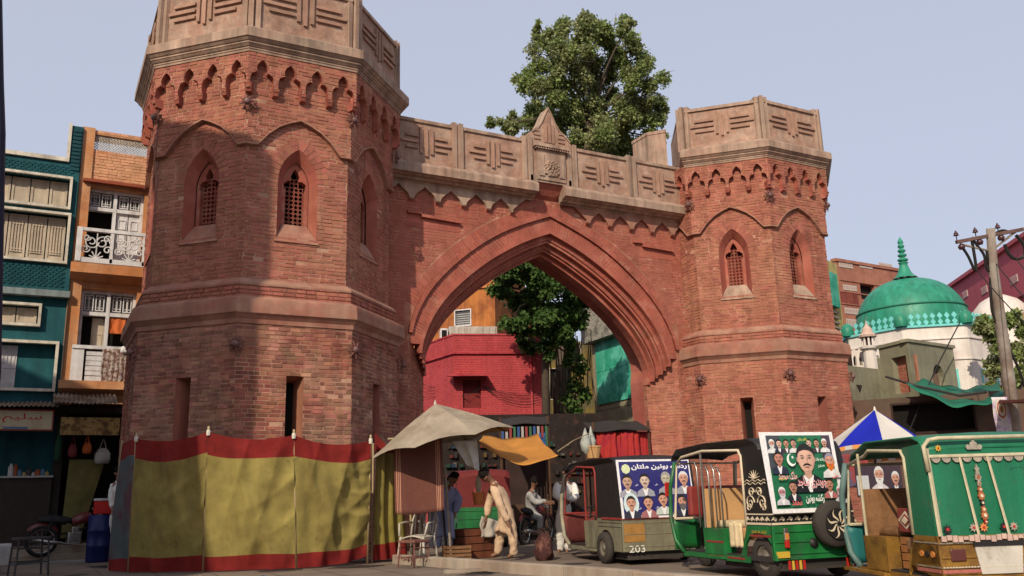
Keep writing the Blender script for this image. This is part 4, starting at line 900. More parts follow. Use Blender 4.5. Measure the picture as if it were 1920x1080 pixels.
zb_ = hit(fR, 930, 662)[1]; mb = MB(); mb.box(-.03, LR, zb_-.05, zb_+.05, 0, .10, fR); mb.box(-.02, LL+.08, zb_-.05, zb_+.05, 0, .10, fL); mb.build('string_course', REDP, ch, bevel=.01)
mb = MB(); mb.box(-.03, LR+.03, zt-.02, zt+.05, -.2, .04, fR); mb.box(-.02, LL+.02, zt-.02, zt+.05, -.2, .04, fL); mb.build('roof_edge', REDP, ch)
rbox(fR, dr_, -.2, -.12, 'door', DRUST, ch)
c_ = hrect(fR, 838, 704, 912, 716); mb = MB(); mb.hexa([fR(c_[0], c_[3]-.05, 0), fR(c_[1], c_[3]-.05, 0), fR(c_[1], c_[3]+.06, 0), fR(c_[0], c_[3]+.06, 0), fR(c_[0], c_[3]-.12, .75), fR(c_[1], c_[3]-.12, .75), fR(c_[1], c_[3]-.05, .75), fR(c_[0], c_[3]-.05, .75)]); mb.build('door_hood', REDP, ch)
u_, _ = hit(fR, 995, 700); mb = MB(); mb.tube([fR(u_, zb_-.02, .07), fR(u_+.03, .6, .07)], .05, 8); mb.build('drain_pipe', REDP, ch)
WIRE = M('black_wire', (.02, .018, .017), .6, .1)
def cable(pts, r, label=None, cat='cable', sag=None, name='cable', parent=None, group=None):
    pts = [Vector(p) for p in pts]
    if sag is not None and len(pts) == 2: a, b = pts; pts = [a.lerp(b, i/14)-V3(0, 0, sag*4*(i/14)*(1-i/14)) for i in range(15)]
    else:
        out = []
        for i in range(len(pts)-1):
            p0, p1, p2, p3 = [pts[max(0, min(len(pts)-1, j))] for j in (i-1, i, i+1, i+2)]
            for q in range(5): t = q/5; out.append(.5*((2*p1)+(p2-p0)*t+(2*p0-5*p1+4*p2-p3)*t*t+(3*p1-p0-3*p2+p3)*t**3))
        pts = out+[pts[-1]]
    mb = MB(); mb.tube(pts, r, 6); o = mb.build(name, WIRE, parent)
    if label: tag(o, label, cat, group)
    return o
mb = MB(); 
for k in range(5): a = hit(fR, 900+k*3, 722+k*2); b = hit(fR, 1012, 738+k*4); mb.tube([fR(a[0]+(b[0]-a[0])*i/10, a[1]+(b[1]-a[1])*i/10-(.16+.05*k)*4*(i/10)*(1-i/10), .08+.01*k) for i in range(11)], .009, 5)
for k in range(4): a = hit(fR, 898, 730); b = hit(fL, 800, 745-k*8); mb.tube([fR(a[0], a[1], .1), fR(a[0]-.6, a[1]-.3, .2), fL(b[0], b[1], .15)], .008, 5)
for k in range(10): a = hit(fR, 895+rnd(-7, 7), 728+rnd(-10, 14)); mb.lathe([(0, -.04), (.035, 0), (0, .04)], 5, fR(a[0], a[1], .1))
mb.build('cable_bundle', WIRE, ch)
# concrete tank and AC box on its roof
f_ = Frame(fR(0, 0, -1.2), fR.u, fR.v, fR.n); r = hrect(f_, 842, 612, 932, 634); mb = MB(); mb.box(r[0], r[1], zt-.05, r[3], -1.0, 0, f_)
for i in range(8): uu = r[0]+.1+i*(r[1]-r[0]-.2)/7; mb.box(uu-.02, uu+.02, zt, r[3]-.05, 0, .03, f_)
tag(mb.build('roof_tank', M('pale_concrete', (.40, .37, .32), .9, .2, 3, streak=.25)), 'pale ribbed concrete tank on the roof of the crimson building', 'tank')
r = hrect(f_, 826, 616, 841, 640); mb = MB(); mb.box(r[0], r[1]-.03, zt-.3, r[3], -.6, .05, f_); t_ = thing('air_conditioner', 'white air conditioner box left of the concrete roof tank on the crimson building', 'air conditioner', f_((r[0]+r[1])/2, zt-.3)); mb.build('casing', WHITEP, t_, bevel=.02); rbox(f_, (r[0]+.05, r[1]-.08, zt, r[3]-.08), .05, .06, 'grille', DARK, t_)
# orange house behind
a, b = atD(800, 600, 50), atD(926, 560, 49); fO, LO = wall_from(a, b); fO = fO.off(0, 0, 0)
oh = thing('orange_building', 'tall orange building with a barred window, behind the crimson one through the arch', 'building', (b.x, b.y, 0))
wr_ = hrect(fO, 852, 580, 884, 612); wl = MB(); poly_holes(wl, fO, [(-2, 0), (LO+.05, 0), (LO+.05, 15.4), (-2, 15.4)], [wr_], 0, .15); e0, e1 = fO(LO+.05, 0), fO(LO+.05, 0, -6)
wl.poly([e0, e1, e1+V3(0, 0, 15.4), e0+V3(0, 0, 15.4)]); wl.build('wall', M('bright_orange_wall', (.42, .15, .04), .85, .2, 1, .3, 30, c2=(.28, .09, .03), mask=(.45, .6), mscale=1.1, streak=.2), oh)
mb = MB(); frame_box(mb, wr_, .06, -.08, .04, fO); wf_ = mb.build('window_frame', WHITEP, oh); rbox(fO, wr_, -.16, -.14, 'window_pane', M('grey_pane', (.14, .14, .14), .4), oh)
mb = MB()
for i in range(7): z = wr_[2]+.08+i*(wr_[3]-wr_[2]-.1)/7; mb.box(wr_[0]+.05, wr_[1]-.05, z, z+.02, -.12, -.09, fO)
mb.build('window_bars', WHITEP, wf_)
mb = MB(); z = wr_[3]+1.1; mb.box(-2, LO+.1, z, z+.12, 0, .12, fO); mb.build('string_course', ORAN, oh)
# dark red-brown and yellow old houses down the lane
def plain_house(name, label, px0, y0, d0, px1, y1, d1, h, mat, depth=6, wins=(), fm=None):
    a, b = atD(px0, y0, d0), atD(px1, y1, d1); f, L_ = wall_from(a, b); t = thing(name, label, 'building', (a.x, a.y, 0))
    wl = MB(); R = [hrect(f, *w_) for w_ in wins]; poly_holes(wl, f, [(0, 0), (L_, 0), (L_, h), (0, h)], R, 0, .2)
    q0, q1 = f(0, 0, -depth), f(L_, 0, -depth); up = V3(0, 0, h)
    wl.poly([f(0, 0), q0, q0+up, f(0, h)]); wl.poly([f(L_, 0), q1, q1+up, f(L_, h)]); wl.poly([f(0, h), f(L_, h), q1+up, q0+up]); wl.build('wall', mat, t)
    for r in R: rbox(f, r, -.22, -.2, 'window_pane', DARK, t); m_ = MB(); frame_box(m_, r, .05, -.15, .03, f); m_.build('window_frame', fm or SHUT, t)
    return t, f, L_
plain_house('maroon_building', 'dark maroon building edge between the orange building and the tree', 926, 600, 51, 1010, 600, 53, 12.8, M('dark_maroon', (.10, .02, .018), .9, .3, 2, .2))
plain_house('old_yellow_house', 'old yellow house with an arched doorway, shaded, at the end of the lane', 1004, 700, 50, 1130, 700, 51, 9.6, M('old_yellow_wash', (.20, .14, .035), .9, .35, 1.2, .3, 30, c2=(.10, .08, .04), mask=(.45, .58), mscale=1.2, streak=.3), wins=[(1030, 690, 1050, 750), (1065, 640, 1090, 680)])
# grey house with green shutter panel on the right of the lane
a, b = atD(1088, 600, 44), atD(1224, 600, 38); fG, LG = wall_from(a, b); gh = thing('grey_house', 'grey whitewashed brick house with green sheet panel, right side of the lane', 'building', (b.x, b.y, 0))
zu = hit(fG, 1120, 636)[1]; q = fG(0, 0, -8); zt = zu+4.6
wl = MB(); strips(wl, fG, [[(-.0, zu), (LG+2, zu), (LG+2, zt), (0, zt)]], -.01, 5); wl.poly([fG(0, zu, -.01), fG(LG+2, zu, -.01), fG(LG+2, zu, -1.2), fG(0, zu, -1.2)]); wl.poly([fG(0, zu), fG(0, zu, -7), fG(0, zt, -7), fG(0, zt)]); wl.build('wall', GREYW, gh)
mb = MB(); bricks(mb, fG, [[(0, zu), (LG+2, zu), (LG+2, zt), (0, zt)]], n=.005); mb.build('brickwork', M('whitewashed_brick', (.33, .31, .26), .9, .25, 2, .4, 50, isl=.15, c2=(.17, .16, .13), mask=(.45, .6), mscale=2.5), gh, kind='stuff')
fG2 = fG.off(0, 0, -.55); r = hrect(fG2, 1112, 628, 1206, 770); zl, zh = hit(fG2, 1125, 766)[1], hit(fG2, 1115, 632)[1]; gu = hit(fG2, 1112, 700)[0]
mb = MB(); mb.box(gu, LG+2, zl-.1, zu, -.3, 0, fG2); mb.box(gu, LG+4, 0, zl-.1, -2, -.02, fG2); mb.build('lower_wall', M('drab_olive_wall', (.25, .23, .15), .9, .2, 2, .2, streak=.2), gh)
p0 = hit(fG2, 1120, 700)[0]; p1 = hit(fG2, 1202, 700)[0]; zl, zh = hit(fG2, 1130, 758)[1], hit(fG2, 1118, 640)[1]; fg_ = MB(); GP = M('green_sheet', (.03, .33, .21), .6, .15, 1.5, .15, 10, c2=(.10, .45, .34), mask=(.45, .6), mscale=1.5, streak=.12)
for (x0, x1, z0, z1) in ((p0, (p0+p1)/2-.01, zl, (zl+zh)/2-.01), ((p0+p1)/2+.01, p1, zl, (zl+zh)/2-.01), (p0, p1, (zl+zh)/2+.01, zh+.1)): rbox(fG2, (x0, x1, z0, z1), .02, .06, 'green_panel', GP, gh)
# dead branches, dark clutter and creepers round the lane's end: a trunk with aerial roots, cables
# ------------------------------------------------------------------ peepal tree
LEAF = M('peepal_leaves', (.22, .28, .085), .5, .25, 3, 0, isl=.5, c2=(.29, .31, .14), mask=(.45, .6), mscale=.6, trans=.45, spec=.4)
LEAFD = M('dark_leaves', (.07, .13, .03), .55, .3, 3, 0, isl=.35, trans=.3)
BARK = M('grey_bark', (.10, .075, .055), .95, .3, 8, .8, 20)
def leafy(mb, c, r, n, size, rg, flat=1.0):
    for _ in range(n):
        while True:
            p = V3(rg.uniform(-1, 1), rg.uniform(-1, 1), rg.uniform(-1, 1))
            if p.length < 1: break
        p = p*(.25+.75*rg.random()); q = c+V3(p.x*r, p.y*r, p.z*r*flat); s = size*rg.uniform(.7, 1.25)
        d = V3(rg.gauss(0, 1), rg.gauss(0, 1), rg.gauss(-.5, .8)).normalized(); e = d.cross(V3(rg.gauss(0, 1), rg.gauss(0, 1), rg.gauss(0, 1))).normalized(); b = q+d*s
        nn = d.cross(e)*s*.12
        mb.poly([q, q+d*s*.35+e*s*.36+nn, b, q+d*s*.35-e*s*.36+nn])
def tree(name, label, base, trunk_pts, clumps, leaf, size, per, seed, mat=LEAF, group=None, rtrunk=.3):
    rg = random.Random(seed); t = thing(name, label, 'tree', base, group)
    mb = MB(); mb.tube(trunk_pts, [rtrunk*(1-.6*i/(len(trunk_pts)-1)) for i in range(len(trunk_pts))], 10)
    top = Vector(trunk_pts[-1])
    for c, r in clumps:
        src = min((Vector(p) for p in trunk_pts[1:]), key=lambda p: (p-c).length); m_ = src.lerp(c, .5)+V3(rg.uniform(-.3, .3), rg.uniform(-.3, .3), rg.uniform(.0, .5))
        mb.tube([src, m_, c], [.09, .05, .02], 6)
        for k in range(4): e = c+V3(rg.uniform(-1, 1), rg.uniform(-1, 1), rg.uniform(-.6, 1))*r*1.05; mb.tube([c.lerp(m_, .3*rg.random()), c.lerp(e, .5)+V3(0, 0, .1), e], [.025, .016, .006], 5)
    mb.build('trunk', BARK, t, smooth=True)
    mb = MB()
    for c, r in clumps:
        k = int(per*r*r)
        sub = max(5, int(r*9))
        for _ in range(sub):
            p = V3(rg.gauss(0, 1), rg.gauss(0, 1), rg.gauss(0, 1)).normalized()*r*rg.uniform(.35, 1.0); leafy(mb, c+p, r*.5, k//sub, size, rg)
    mb.build('crown', mat, t); return t
D_T = 44
def tp(x, y, dd=0): return atD(x, y, D_T+dd)
cl_ = []
rg = random.Random(3)
for x, y, r in [(1105, 75, 42), (1150, 70, 40), (1060, 70, 36), (1185, 110, 40), (1030, 100, 44), (1010, 150, 44), (1075, 120, 44), (1130, 120, 42), (1210, 150, 40), (1050, 180, 44), (1000, 205, 36), (1100, 200, 44), (1215, 205, 36), (1170, 225, 42), (1060, 240, 46), (1120, 250, 46), (1225, 245, 32), (1185, 275, 38), (985, 235, 34), (1240, 200, 14), (930, 235, 17), (955, 228, 20), (978, 150, 16), (1010, 60, 16), (1100, 40, 18), (1170, 55, 20), (1180, 40, 10), (1010, 45, 6), (1240, 260, 18), (1235, 225, 20), (1090, 285, 44), (1150, 290, 44), (1040, 290, 44),
               (960, 225, 18), (1215, 175, 30), (1130, 165, 40), (1095, 150, 30)]:
    cl_.append((tp(x, y, rg.uniform(-1.6, 1.6)), r/FPX*D_T))
low = []
for x, y, r in [(950, 505, 38), (1000, 500, 40), (1045, 520, 40), (970, 550, 44), (1020, 560, 44), (1065, 560, 36), (960, 600, 34), (1010, 610, 40), (1050, 610, 34), (1000, 460, 40), (1060, 480, 34), (940, 540, 26), (1075, 595, 24), (1035, 650, 26), (990, 640, 22), (1085, 520, 34), (1095, 560, 26), (1080, 490, 34), (1110, 545, 20), (1088, 610, 22), (1060, 640, 20), (1075, 670, 18)]:
    low.append((atD(x, y, 36+rg.uniform(-1, 1)), r/FPX*36))
tb = atD(1055, 800, 42); tb.z = 0
tree('peepal_tree', 'large peepal tree rising behind the gate wall, its lower boughs showing through the arch', tb, [tb, atD(1052, 740, 42), atD(1062, 640, 42), atD(1080, 480, 43), atD(1100, 330, 43.5), tp(1105, 230)], cl_, None, .17, 2700, 11, rtrunk=.45)
tb2 = atD(1020, 800, 37); tb2.z = 0
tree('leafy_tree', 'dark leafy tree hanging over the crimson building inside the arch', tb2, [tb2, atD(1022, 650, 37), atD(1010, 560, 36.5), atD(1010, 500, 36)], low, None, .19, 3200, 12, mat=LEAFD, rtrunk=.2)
# hanging aerial roots / creepers by the trunk
mb = MB(); rg = random.Random(5)
for i in range(26): x = rg.uniform(1035, 1110); mb.tube([atD(x, 600+rg.uniform(0, 40), 38), atD(x+rg.uniform(-8, 8), 680, 38), atD(x+rg.uniform(-10, 10), 720+rg.uniform(0, 60), 38)], rg.uniform(.01, .035), 5)
tag(mb.build('hanging_creeper', BARK), 'tangle of dry hanging roots and creepers beside the green sheet panel', 'creeper')
rg = random.Random(8); mb = MB()
for x, y, r in [(1075, 720, 20), (1085, 690, 16), (1065, 750, 18), (1095, 740, 14), (1080, 770, 14)]: leafy(mb, atD(x, y, 38), r/FPX*38*1.3, 200, .2, rg)
tag(mb.build('creeper_leaves', LEAFD), 'dark creeper leaves hanging at the end of the lane', 'plant')

# stalls under the arch
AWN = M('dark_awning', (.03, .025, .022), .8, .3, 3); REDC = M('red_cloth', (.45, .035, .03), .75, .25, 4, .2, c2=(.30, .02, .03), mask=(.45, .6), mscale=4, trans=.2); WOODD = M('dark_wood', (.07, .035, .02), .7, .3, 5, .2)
def stall(label, x0, x1, ytop, D_, mat, goods):
    a, b = atD(x0, ytop, D_), atD(x1, ytop, D_); f, L_ = wall_from(a, b); t = thing('market_stall', label, 'stall', (a.x, a.y, 0)); z = a.z
    mb = MB(); mb.sheet(lambda s, tt: f(L_*s, z+.35*(1-tt)-.02*math.sin(s*9), -1.6+2.1*tt), 12, 6); mb.build('awning', mat, t, solid=.02)
    for u in (.05, L_-.05):
        for n in (-1.5, .4): mb = MB(); mb.tube([f(u, 0, n), f(u, z+.2, n)], .03, 6); mb.build('post', WOODD, t)
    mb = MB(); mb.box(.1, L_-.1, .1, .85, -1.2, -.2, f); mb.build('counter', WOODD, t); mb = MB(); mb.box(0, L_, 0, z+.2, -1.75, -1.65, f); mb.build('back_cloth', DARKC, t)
    return t, f, L_, z
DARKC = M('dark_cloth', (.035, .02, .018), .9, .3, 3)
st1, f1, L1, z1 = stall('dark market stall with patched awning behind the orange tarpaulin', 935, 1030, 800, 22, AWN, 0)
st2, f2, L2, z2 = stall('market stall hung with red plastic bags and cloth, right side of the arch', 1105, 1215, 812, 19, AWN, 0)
for i in range(12):      # rods and small goods hanging along the front of the first stall
    u = .1+i*(L1-.2)/11; c = [(.03, .07, .2), (.3, .27, .24), (.2, .03, .03), (.03, .10, .05)][i % 4]; mb = MB(); h = rnd(.25, .5); mb.box(u-.03, u+.03, z1-.05-h, z1-.05, .42, .46, f1); tag(mb.build('hanging_strap', M('strap_colour', c, .6)), ['blue', 'white', 'red', 'green'][i % 4]+' strap hanging under the dark stall awning, '+ORDN[i]+' from the left of its row', 'strap', 'straps hanging under the dark awning')
for i in range(9):
    u = .12+i*(L2-.24)/8; o = cloth(u-.14, u+.14, z2-.75-rnd(0, .2), z2-.02, .35+rnd(-.08, .08), f2, .03, 2, rnd(0, 6), 8, 8, mat=REDC, name='red_cloth'); tag(o, 'red cloth on the front of the right stall, '+ORDN[i]+' from the left of its row', 'cloth', 'red cloths on the right stall')
def rag(x0, y0, x1, y1, D_, mat, label, name='hanging_cloth', cat='cloth', wav=4):
    a, b = atD(x0, y0, D_), atD(x1, y0, D_); f, L_ = wall_from(a, b); zb = atD(x0, y1, D_).z; return tag(cloth(0, L_, zb, a.z, 0, f, .05, wav, mat=mat, name=name), label, cat)
rag(1168, 855, 1240, 885, 17, REDC, 'red cloth canopy edge beside the gate pier behind the grey rickshaw')
rag(1010, 812, 1022, 850, 21.5, M('blue_cloth', (.03, .09, .25), .8, .2), 'blue cloth strip hanging at the right end of the dark stall', wav=1)
mb = MB(); c = atD(1112, 850, 18); mb.lathe([(.12, 0), (.17, .22), (.18, .22), (.18, .25), (0, .25)], 12, c-V3(0, 0, .1)); tag(mb.build('bucket', M('ochre_plastic', (.5, .28, .12), .6, .1), smooth=False), 'ochre bucket hanging left of the red cloths on the right stall', 'bucket')
mb = MB(); c = atD(1098, 830, 18); mb.lathe([(0, -.25), (.1, -.15), (.12, 0), (.05, .18), (.01, .3)], 8, c); mb.lathe([(0, -.2), (.09, -.1), (.1, 0), (.04, .15), (.01, .3)], 8, c+V3(.14, 0, .04)); tag(mb.build('plastic_bags', M('white_plastic_bag', (.45, .47, .42), .5, .3, 9, trans=.3), smooth=True), 'white plastic bags tied above the ochre bucket', 'bag')
# dark mass of far shops closing the lane
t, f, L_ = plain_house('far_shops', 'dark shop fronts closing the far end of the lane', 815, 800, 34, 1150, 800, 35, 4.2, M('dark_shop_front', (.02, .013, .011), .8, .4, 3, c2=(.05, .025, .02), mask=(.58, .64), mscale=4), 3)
rg = random.Random(21)
for i in range(70):      # goods too small and dark to tell apart
    pass
mb = MB()
for i in range(240):
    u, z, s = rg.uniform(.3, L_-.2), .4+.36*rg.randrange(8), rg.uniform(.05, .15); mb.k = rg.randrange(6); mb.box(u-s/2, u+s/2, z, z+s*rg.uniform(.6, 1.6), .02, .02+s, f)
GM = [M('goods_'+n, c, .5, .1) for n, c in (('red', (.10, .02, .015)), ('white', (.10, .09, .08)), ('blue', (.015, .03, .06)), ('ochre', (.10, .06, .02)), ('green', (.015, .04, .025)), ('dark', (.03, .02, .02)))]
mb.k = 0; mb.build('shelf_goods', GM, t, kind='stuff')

# ------------------------------------------------------------------ right side: buildings behind the gate
BRK2 = M('salmon_brick_wall', (.34, .15, .10), .9, .15, 2, .3, 40, c2=(.29, .12, .085), mask=(.45, .6), mscale=.8, streak=.12)
a, b = atD(1566, 488, 50), atD(1684, 492, 53); fB, LB = wall_from(a, b); zt = a.z
bb_ = thing('brick_building', 'salmon brick building with pale ventilator panels, left of the green dome', 'building', (a.x, a.y, 0))
win = [hrect(fB, 1614, 534, 1641, 562)]
wl = MB(); poly_holes(wl, fB, [(0, 0), (LB, 0), (LB, zt), (0, zt)], win, 0, .3); q = fB(0, 0, -8); wl.poly([fB(0, 0), q, q+V3(0, 0, zt), fB(0, zt)]); q = fB(LB, 0, -8); wl.poly([fB(LB, 0), q, q+V3(0, 0, zt), fB(LB, zt)]); wl.build('wall', BRK2, bb_)
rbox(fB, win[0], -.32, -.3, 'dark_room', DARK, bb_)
for w_ in ((1573, 491, 1598, 502), (1611, 493, 1635, 503), (1648, 494, 1672, 504), (1581, 535, 1606, 545), (1584, 578, 1610, 589), (1587, 599, 1612, 612), (1650, 536, 1675, 546)):
    r = hrect(fB, *w_); o = rbox(fB, r, 0, .03, 'ventilator_panel', M('pale_vent', (.45, .40, .36), .8, .2, 20) if w_[0] == 1573 else bpy.data.materials['pale_vent'], bb_)
    mb = MB(); n_ = 8
    for i in range(n_): u = r[0]+(r[1]-r[0])*(i+.5)/n_; mb.box(u-.02, u+.02, r[2]+.08, r[3]-.08, .03, .034, fB)
    mb.build('ventilator_slots', BRK2, o)
for z_ in (531, 552, 574): r = hrect(fB, 1575, z_, 1676, z_+3); rbox(fB, (r[0], r[1], r[3]-.06, r[3]), 0, .05, 'brick_course', BRK2, bb_)
r = hrect(fB, 1576, 549, 1609, 570); rbox(fB, r, 0, .02, 'red_shutter', M('dull_red_shutter', (.22, .06, .045), .8, .2, 5, streak=.3), bb_)
mb = MB(); mb.box(-.05, LB+.05, zt-.05, zt+.12, -.3, .08, fB); mb.build('roof_edge', BRK2, bb_)
a, b = atD(1552, 488, 48), atD(1567, 486, 49); fY, LY2 = wall_from(a, b); yb = thing('yellow_house', 'narrow yellow house with a green bay, between the right tower and the salmon brick building', 'building', (a.x, a.y, 0)); rbox(fY, (-1.5, LY2, 0, a.z), -4, 0, 'wall', M('faded_yellow', (.42, .36, .14), .85, .2, 2, streak=.2), yb)
r = hrect(fY, 1548, 515, 1562, 575); rbox(fY, (r[0]-.8, r[1], r[2], r[3]), 0, .3, 'green_bay', GP, yb)
for i in range(5): z = r[2]-.2-i*.28; rbox(fY, (r[0]-.8, r[1]+.1, z-.1, z), 0, .15, 'ledge', GREYW, yb)
# pink building far right
PINK = M('deep_pink_wall', (.42, .10, .13), .85, .12, 1, .2, 30, streak=.12, c2=(.38, .085, .11), mask=(.45, .6), mscale=1)
a, b = atD(1783, 536, 58), atD(1935, 500, 46); fP, LP = wall_from(a, b); slope = (b.z-a.z)/LP
pb = thing('pink_building', 'deep pink building with pale lattice ventilators behind the utility pole', 'building', (a.x, a.y, 0))
mb = MB(); mb.hexa([fP(0, 0, -8), fP(LP+6, 0, -8), fP(LP+6, a.z, -8), fP(0, a.z, -8), fP(0, 0, 0), fP(LP+6, 0, 0), fP(LP+6, a.z, 0), fP(0, a.z, 0)]); mb.build('wall', PINK, pb)
for z_ in (a.z, a.z-2.9): rbox(fP, (-.1, LP+6, z_-.12, z_+.1), 0, .2, 'string_course', PINK, pb)
for x_, y_, w_ in ((1810, 552, 26), (1846, 544, 28), (1902, 524, 28), (1907, 566, 30), (1868, 580, 24)):
    u, z = hit(fP, x_, y_); hw_ = w_/2/FPX*54; o = rbox(fP, (u-hw_, u+hw_, z-.18, z+.18) if 0 else (u-hw_*1.0, u+hw_*1.0, z-.2, z+.2), 0, .04, 'ventilator_panel', bpy.data.materials['pale_vent'], pb)
    mb = MB(); 
    for i in range(6): uu = u-hw_+hw_*2*(i+.5)/6; mb.box(uu-.03, uu+.03, z-.13, z+.13, .04, .045, fP)
    mb.build('ventilator_slots', PINK, o)
# ---- the shrine with its green dome
GRND = M('dome_green', (.02, .22, .135), .5, .16, 1.2, .2, 15, c2=(.04, .28, .18), mask=(.45, .65), mscale=.7, spec=.35, streak=.25, c3=(.16, .22, .15), m3=(.58, .75), s3=.9)
GRNDT = M('dusty_dome_top', (.33, .33, .25), .8, .2, 3, .2)
SHW = M('shrine_whitewash', (.66, .60, .55), .85, .1, 2, .2, 30, streak=.12, c2=(.55, .46, .42), mask=(.5, .7), mscale=1.2)
TURQ = M('turquoise_trim', (.16, .52, .50), .7, .15, 5)
DD = 36; dc = atD(1710, 606, DD); R_d = 99/FPX*DD
sh = thing('domed_shrine', 'white shrine with a large green dome and turquoise railing', 'shrine', (dc.x, dc.y, 0))
ztop = atD(1706, 520, DD).z; zbase = dc.z-.35; Hd = ztop-zbase
prof = [(R_d*math.cos(t)**.82 if t < math.pi/2-.01 else .02, zbase+Hd*math.sin(t)) for t in [math.pi/2*i/20 for i in range(21)]]
prof = [(R_d*.97, zbase-.3)]+[(p[0]*(1+.02*math.sin(math.pi*i/20)), p[1]) for i, p in enumerate(prof)]
mb = MB(); c0 = V3(dc.x, dc.y, 0); mb.lathe(prof, 48, c0); dome = mb.build('dome', GRND, sh, smooth=True)
mb = MB(); mb.lathe([(prof[-4][0]+.02, prof[-4][1]), (prof[-3][0]+.03, prof[-3][1]+.02), (prof[-2][0]+.02, prof[-2][1]+.03), (.1, prof[-1][1]+.05)], 40, c0); mb.build('dome_cap', GRNDT, dome, smooth=True)
zr_ = zbase+Hd*.36; rr_ = R_d*math.cos(math.asin(.36))**.82*1.02
mb = MB(); mb.tube([c0+V3(math.cos(q*math.pi/24)*rr_, math.sin(q*math.pi/24)*rr_, zr_) for q in range(49)], .045, 6, cap=False); mb.build('dome_ring', M('ring_green', (.02, .14, .09), .6), dome)
zf = atD(1690, 440, DD).z; fp = [(.42, 0), (.40, .05), (.30, .18), (.22, .42), (.16, .75), (.13, .95), (.17, 1.0), (.17, 1.04), (.08, 1.08)]
mb = MB(); z = ztop-.05; k_ = (zf-z)/2.72
for r, dz in fp: pass
prof_f = fp[:]
zz = 1.08
for rb in (.19, .16, .14, .12): prof_f += [(.06, zz), (rb*.8, zz+.06), (rb, zz+.14), (rb*.8, zz+.22), (.06, zz+.28)]; zz += .30
prof_f += [(.10, zz+.06), (.09, zz+.18), (.04, zz+.34), (.0, zz+.5)]
fx = atD(1697, 520, DD); mb.lathe([(r*1.15, z+dz*k_) for r, dz in prof_f], 16, V3(fx.x, fx.y, 0)); mb.build('finial', GRND, dome, smooth=True)
mb = MB()
for q in range(10): a_ = q*math.pi/5; mb.lathe([(0, 0), (.09, .02), (.05, .08), (0, .1)], 6, V3(fx.x+.42*math.cos(a_), fx.y+.42*math.sin(a_), ztop-.12))
mb.build('petal_collar', M('dark_petal', (.06, .06, .05), .8), dome)
# octagonal drum: corners chosen so that two wide faces look towards the forecourt
Rw = 138/FPX*DD; zd = atD(1700, 618, DD-Rw*.6).z-.0; a_off = RAD(-90-22.5-38)
def dcor(k, r=Rw): a_ = a_off+k*math.pi/4; return V3(dc.x+r*math.cos(a_), dc.y+r*math.sin(a_), 0)
zw = atD(1700, 612, DD-Rw*.9).z
dm = MB(); dm.poly([dcor(k)+V3(0, 0, zw) for k in range(8)])
for k in range(8): a, b = dcor(k), dcor(k+1); dm.poly([a, b, b+V3(0, 0, zw), a+V3(0, 0, zw)])
dm.build('drum_wall', SHW, sh)
for k in range(8):
    a, b = dcor(k), dcor(k+1); f, L_ = wall_from(a, b)
    if f.n.dot(CAM-f.o) < 0 or f.n.dot((CAM-f.o).normalized()) < .12: continue
    for z_ in (zw-.55, zw-1.35): rbox(f, (.0, L_, z_, z_+.05), 0, .05, 'moulding', SHW, sh)
    mb = MB(); c_ = L_/2
    for s_, n0 in ((.62, .03),): frame_box(mb, (c_-.62, c_+.62, zw-4.6, zw-1.7), .10, 0, .03, f)
    mb.build('panel_border', TURQ, sh)
    ap = arch_pts(.36, zw-2.7, zw-2.1, 5); mb = MB(); mb.prism([(c_-.36, zw-4.5)]+[(c_+x, z) for x, z in full(ap)]+[(c_+.36, zw-4.5)], .0, .02, f); mb.build('blind_niche', M('niche_pale_blue', (.50, .55, .54), .8) if k == 0 or 'niche_pale_blue' not in bpy.data.materials else bpy.data.materials['niche_pale_blue'], sh)
    n_ = int(L_/.24)
    for i in range(n_):      # parapet of turquoise diamonds
        u = (i+.5)*L_/n_; mb = MB(); 
        for zz in (zw+.13, zw+.36): mb.prism([(u-.10, zz), (u, zz-.13), (u+.10, zz), (u, zz+.13)], -.05, .0, f)
        mb.build('railing_diamond', TURQ, sh)
    rbox(f, (0, L_, zw-.06, zw+.02), -.05, .08, 'ledge', TURQ, sh)
    mb = MB(); mb.lathe([(.0, .55), (.2, .42), (.26, .2), (.22, 0)], 10, a+V3(0, 0, zw)); mb.build('corner_knob', GRND, sh, smooth=True)
# low white arcade and small minaret
a, b = atD(1596, 672, 29), atD(1652, 686, 29); fa, La = wall_from(a, b); ar = thing('arcade_parapet', 'low white arcaded parapet beside the olive house, right of the right tower', 'parapet', (a.x, a.y, 0))
z0 = hit(fa, 1620, 690)[1]; z1_ = hit(fa, 1620, 652)[1]; mb = MB(); n_ = 5; P = []
aw_ = La/n_*.28; hs2 = [[(La*(i+.5)/n_-aw_, z0+.08)]+[(La*(i+.5)/n_+x, z) for x, z in full(arch_pts(aw_, z0+.28, z0+.42, 4))]+[(La*(i+.5)/n_+aw_, z0+.08)] for i in range(n_)]
top = [(0, z0-.3), (La, z0-.3)]+[(La-La*(i+t)/n_, z1_-(.14 if t in (0,) else 0)) for i in range(n_) for t in (0, .5)]+[(0, z1_-.14)]
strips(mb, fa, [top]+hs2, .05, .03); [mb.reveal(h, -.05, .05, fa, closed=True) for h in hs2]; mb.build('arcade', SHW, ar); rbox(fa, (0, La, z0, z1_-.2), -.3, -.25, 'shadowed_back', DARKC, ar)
mc = atD(1634, 690, 28.5); mn = thing('minaret', 'small white minaret with an open lantern top, in front of the white arcade', 'minaret', (mc.x, mc.y, mc.z))
px1 = 28.5/FPX; mb = MB(); mb.lathe([(13*px1, -.5), (11*px1, 32*px1), (17*px1, 36*px1), (18*px1, 40*px1), (10*px1, 42*px1)], 10, mc); mb.build('shaft', SHW, mn)
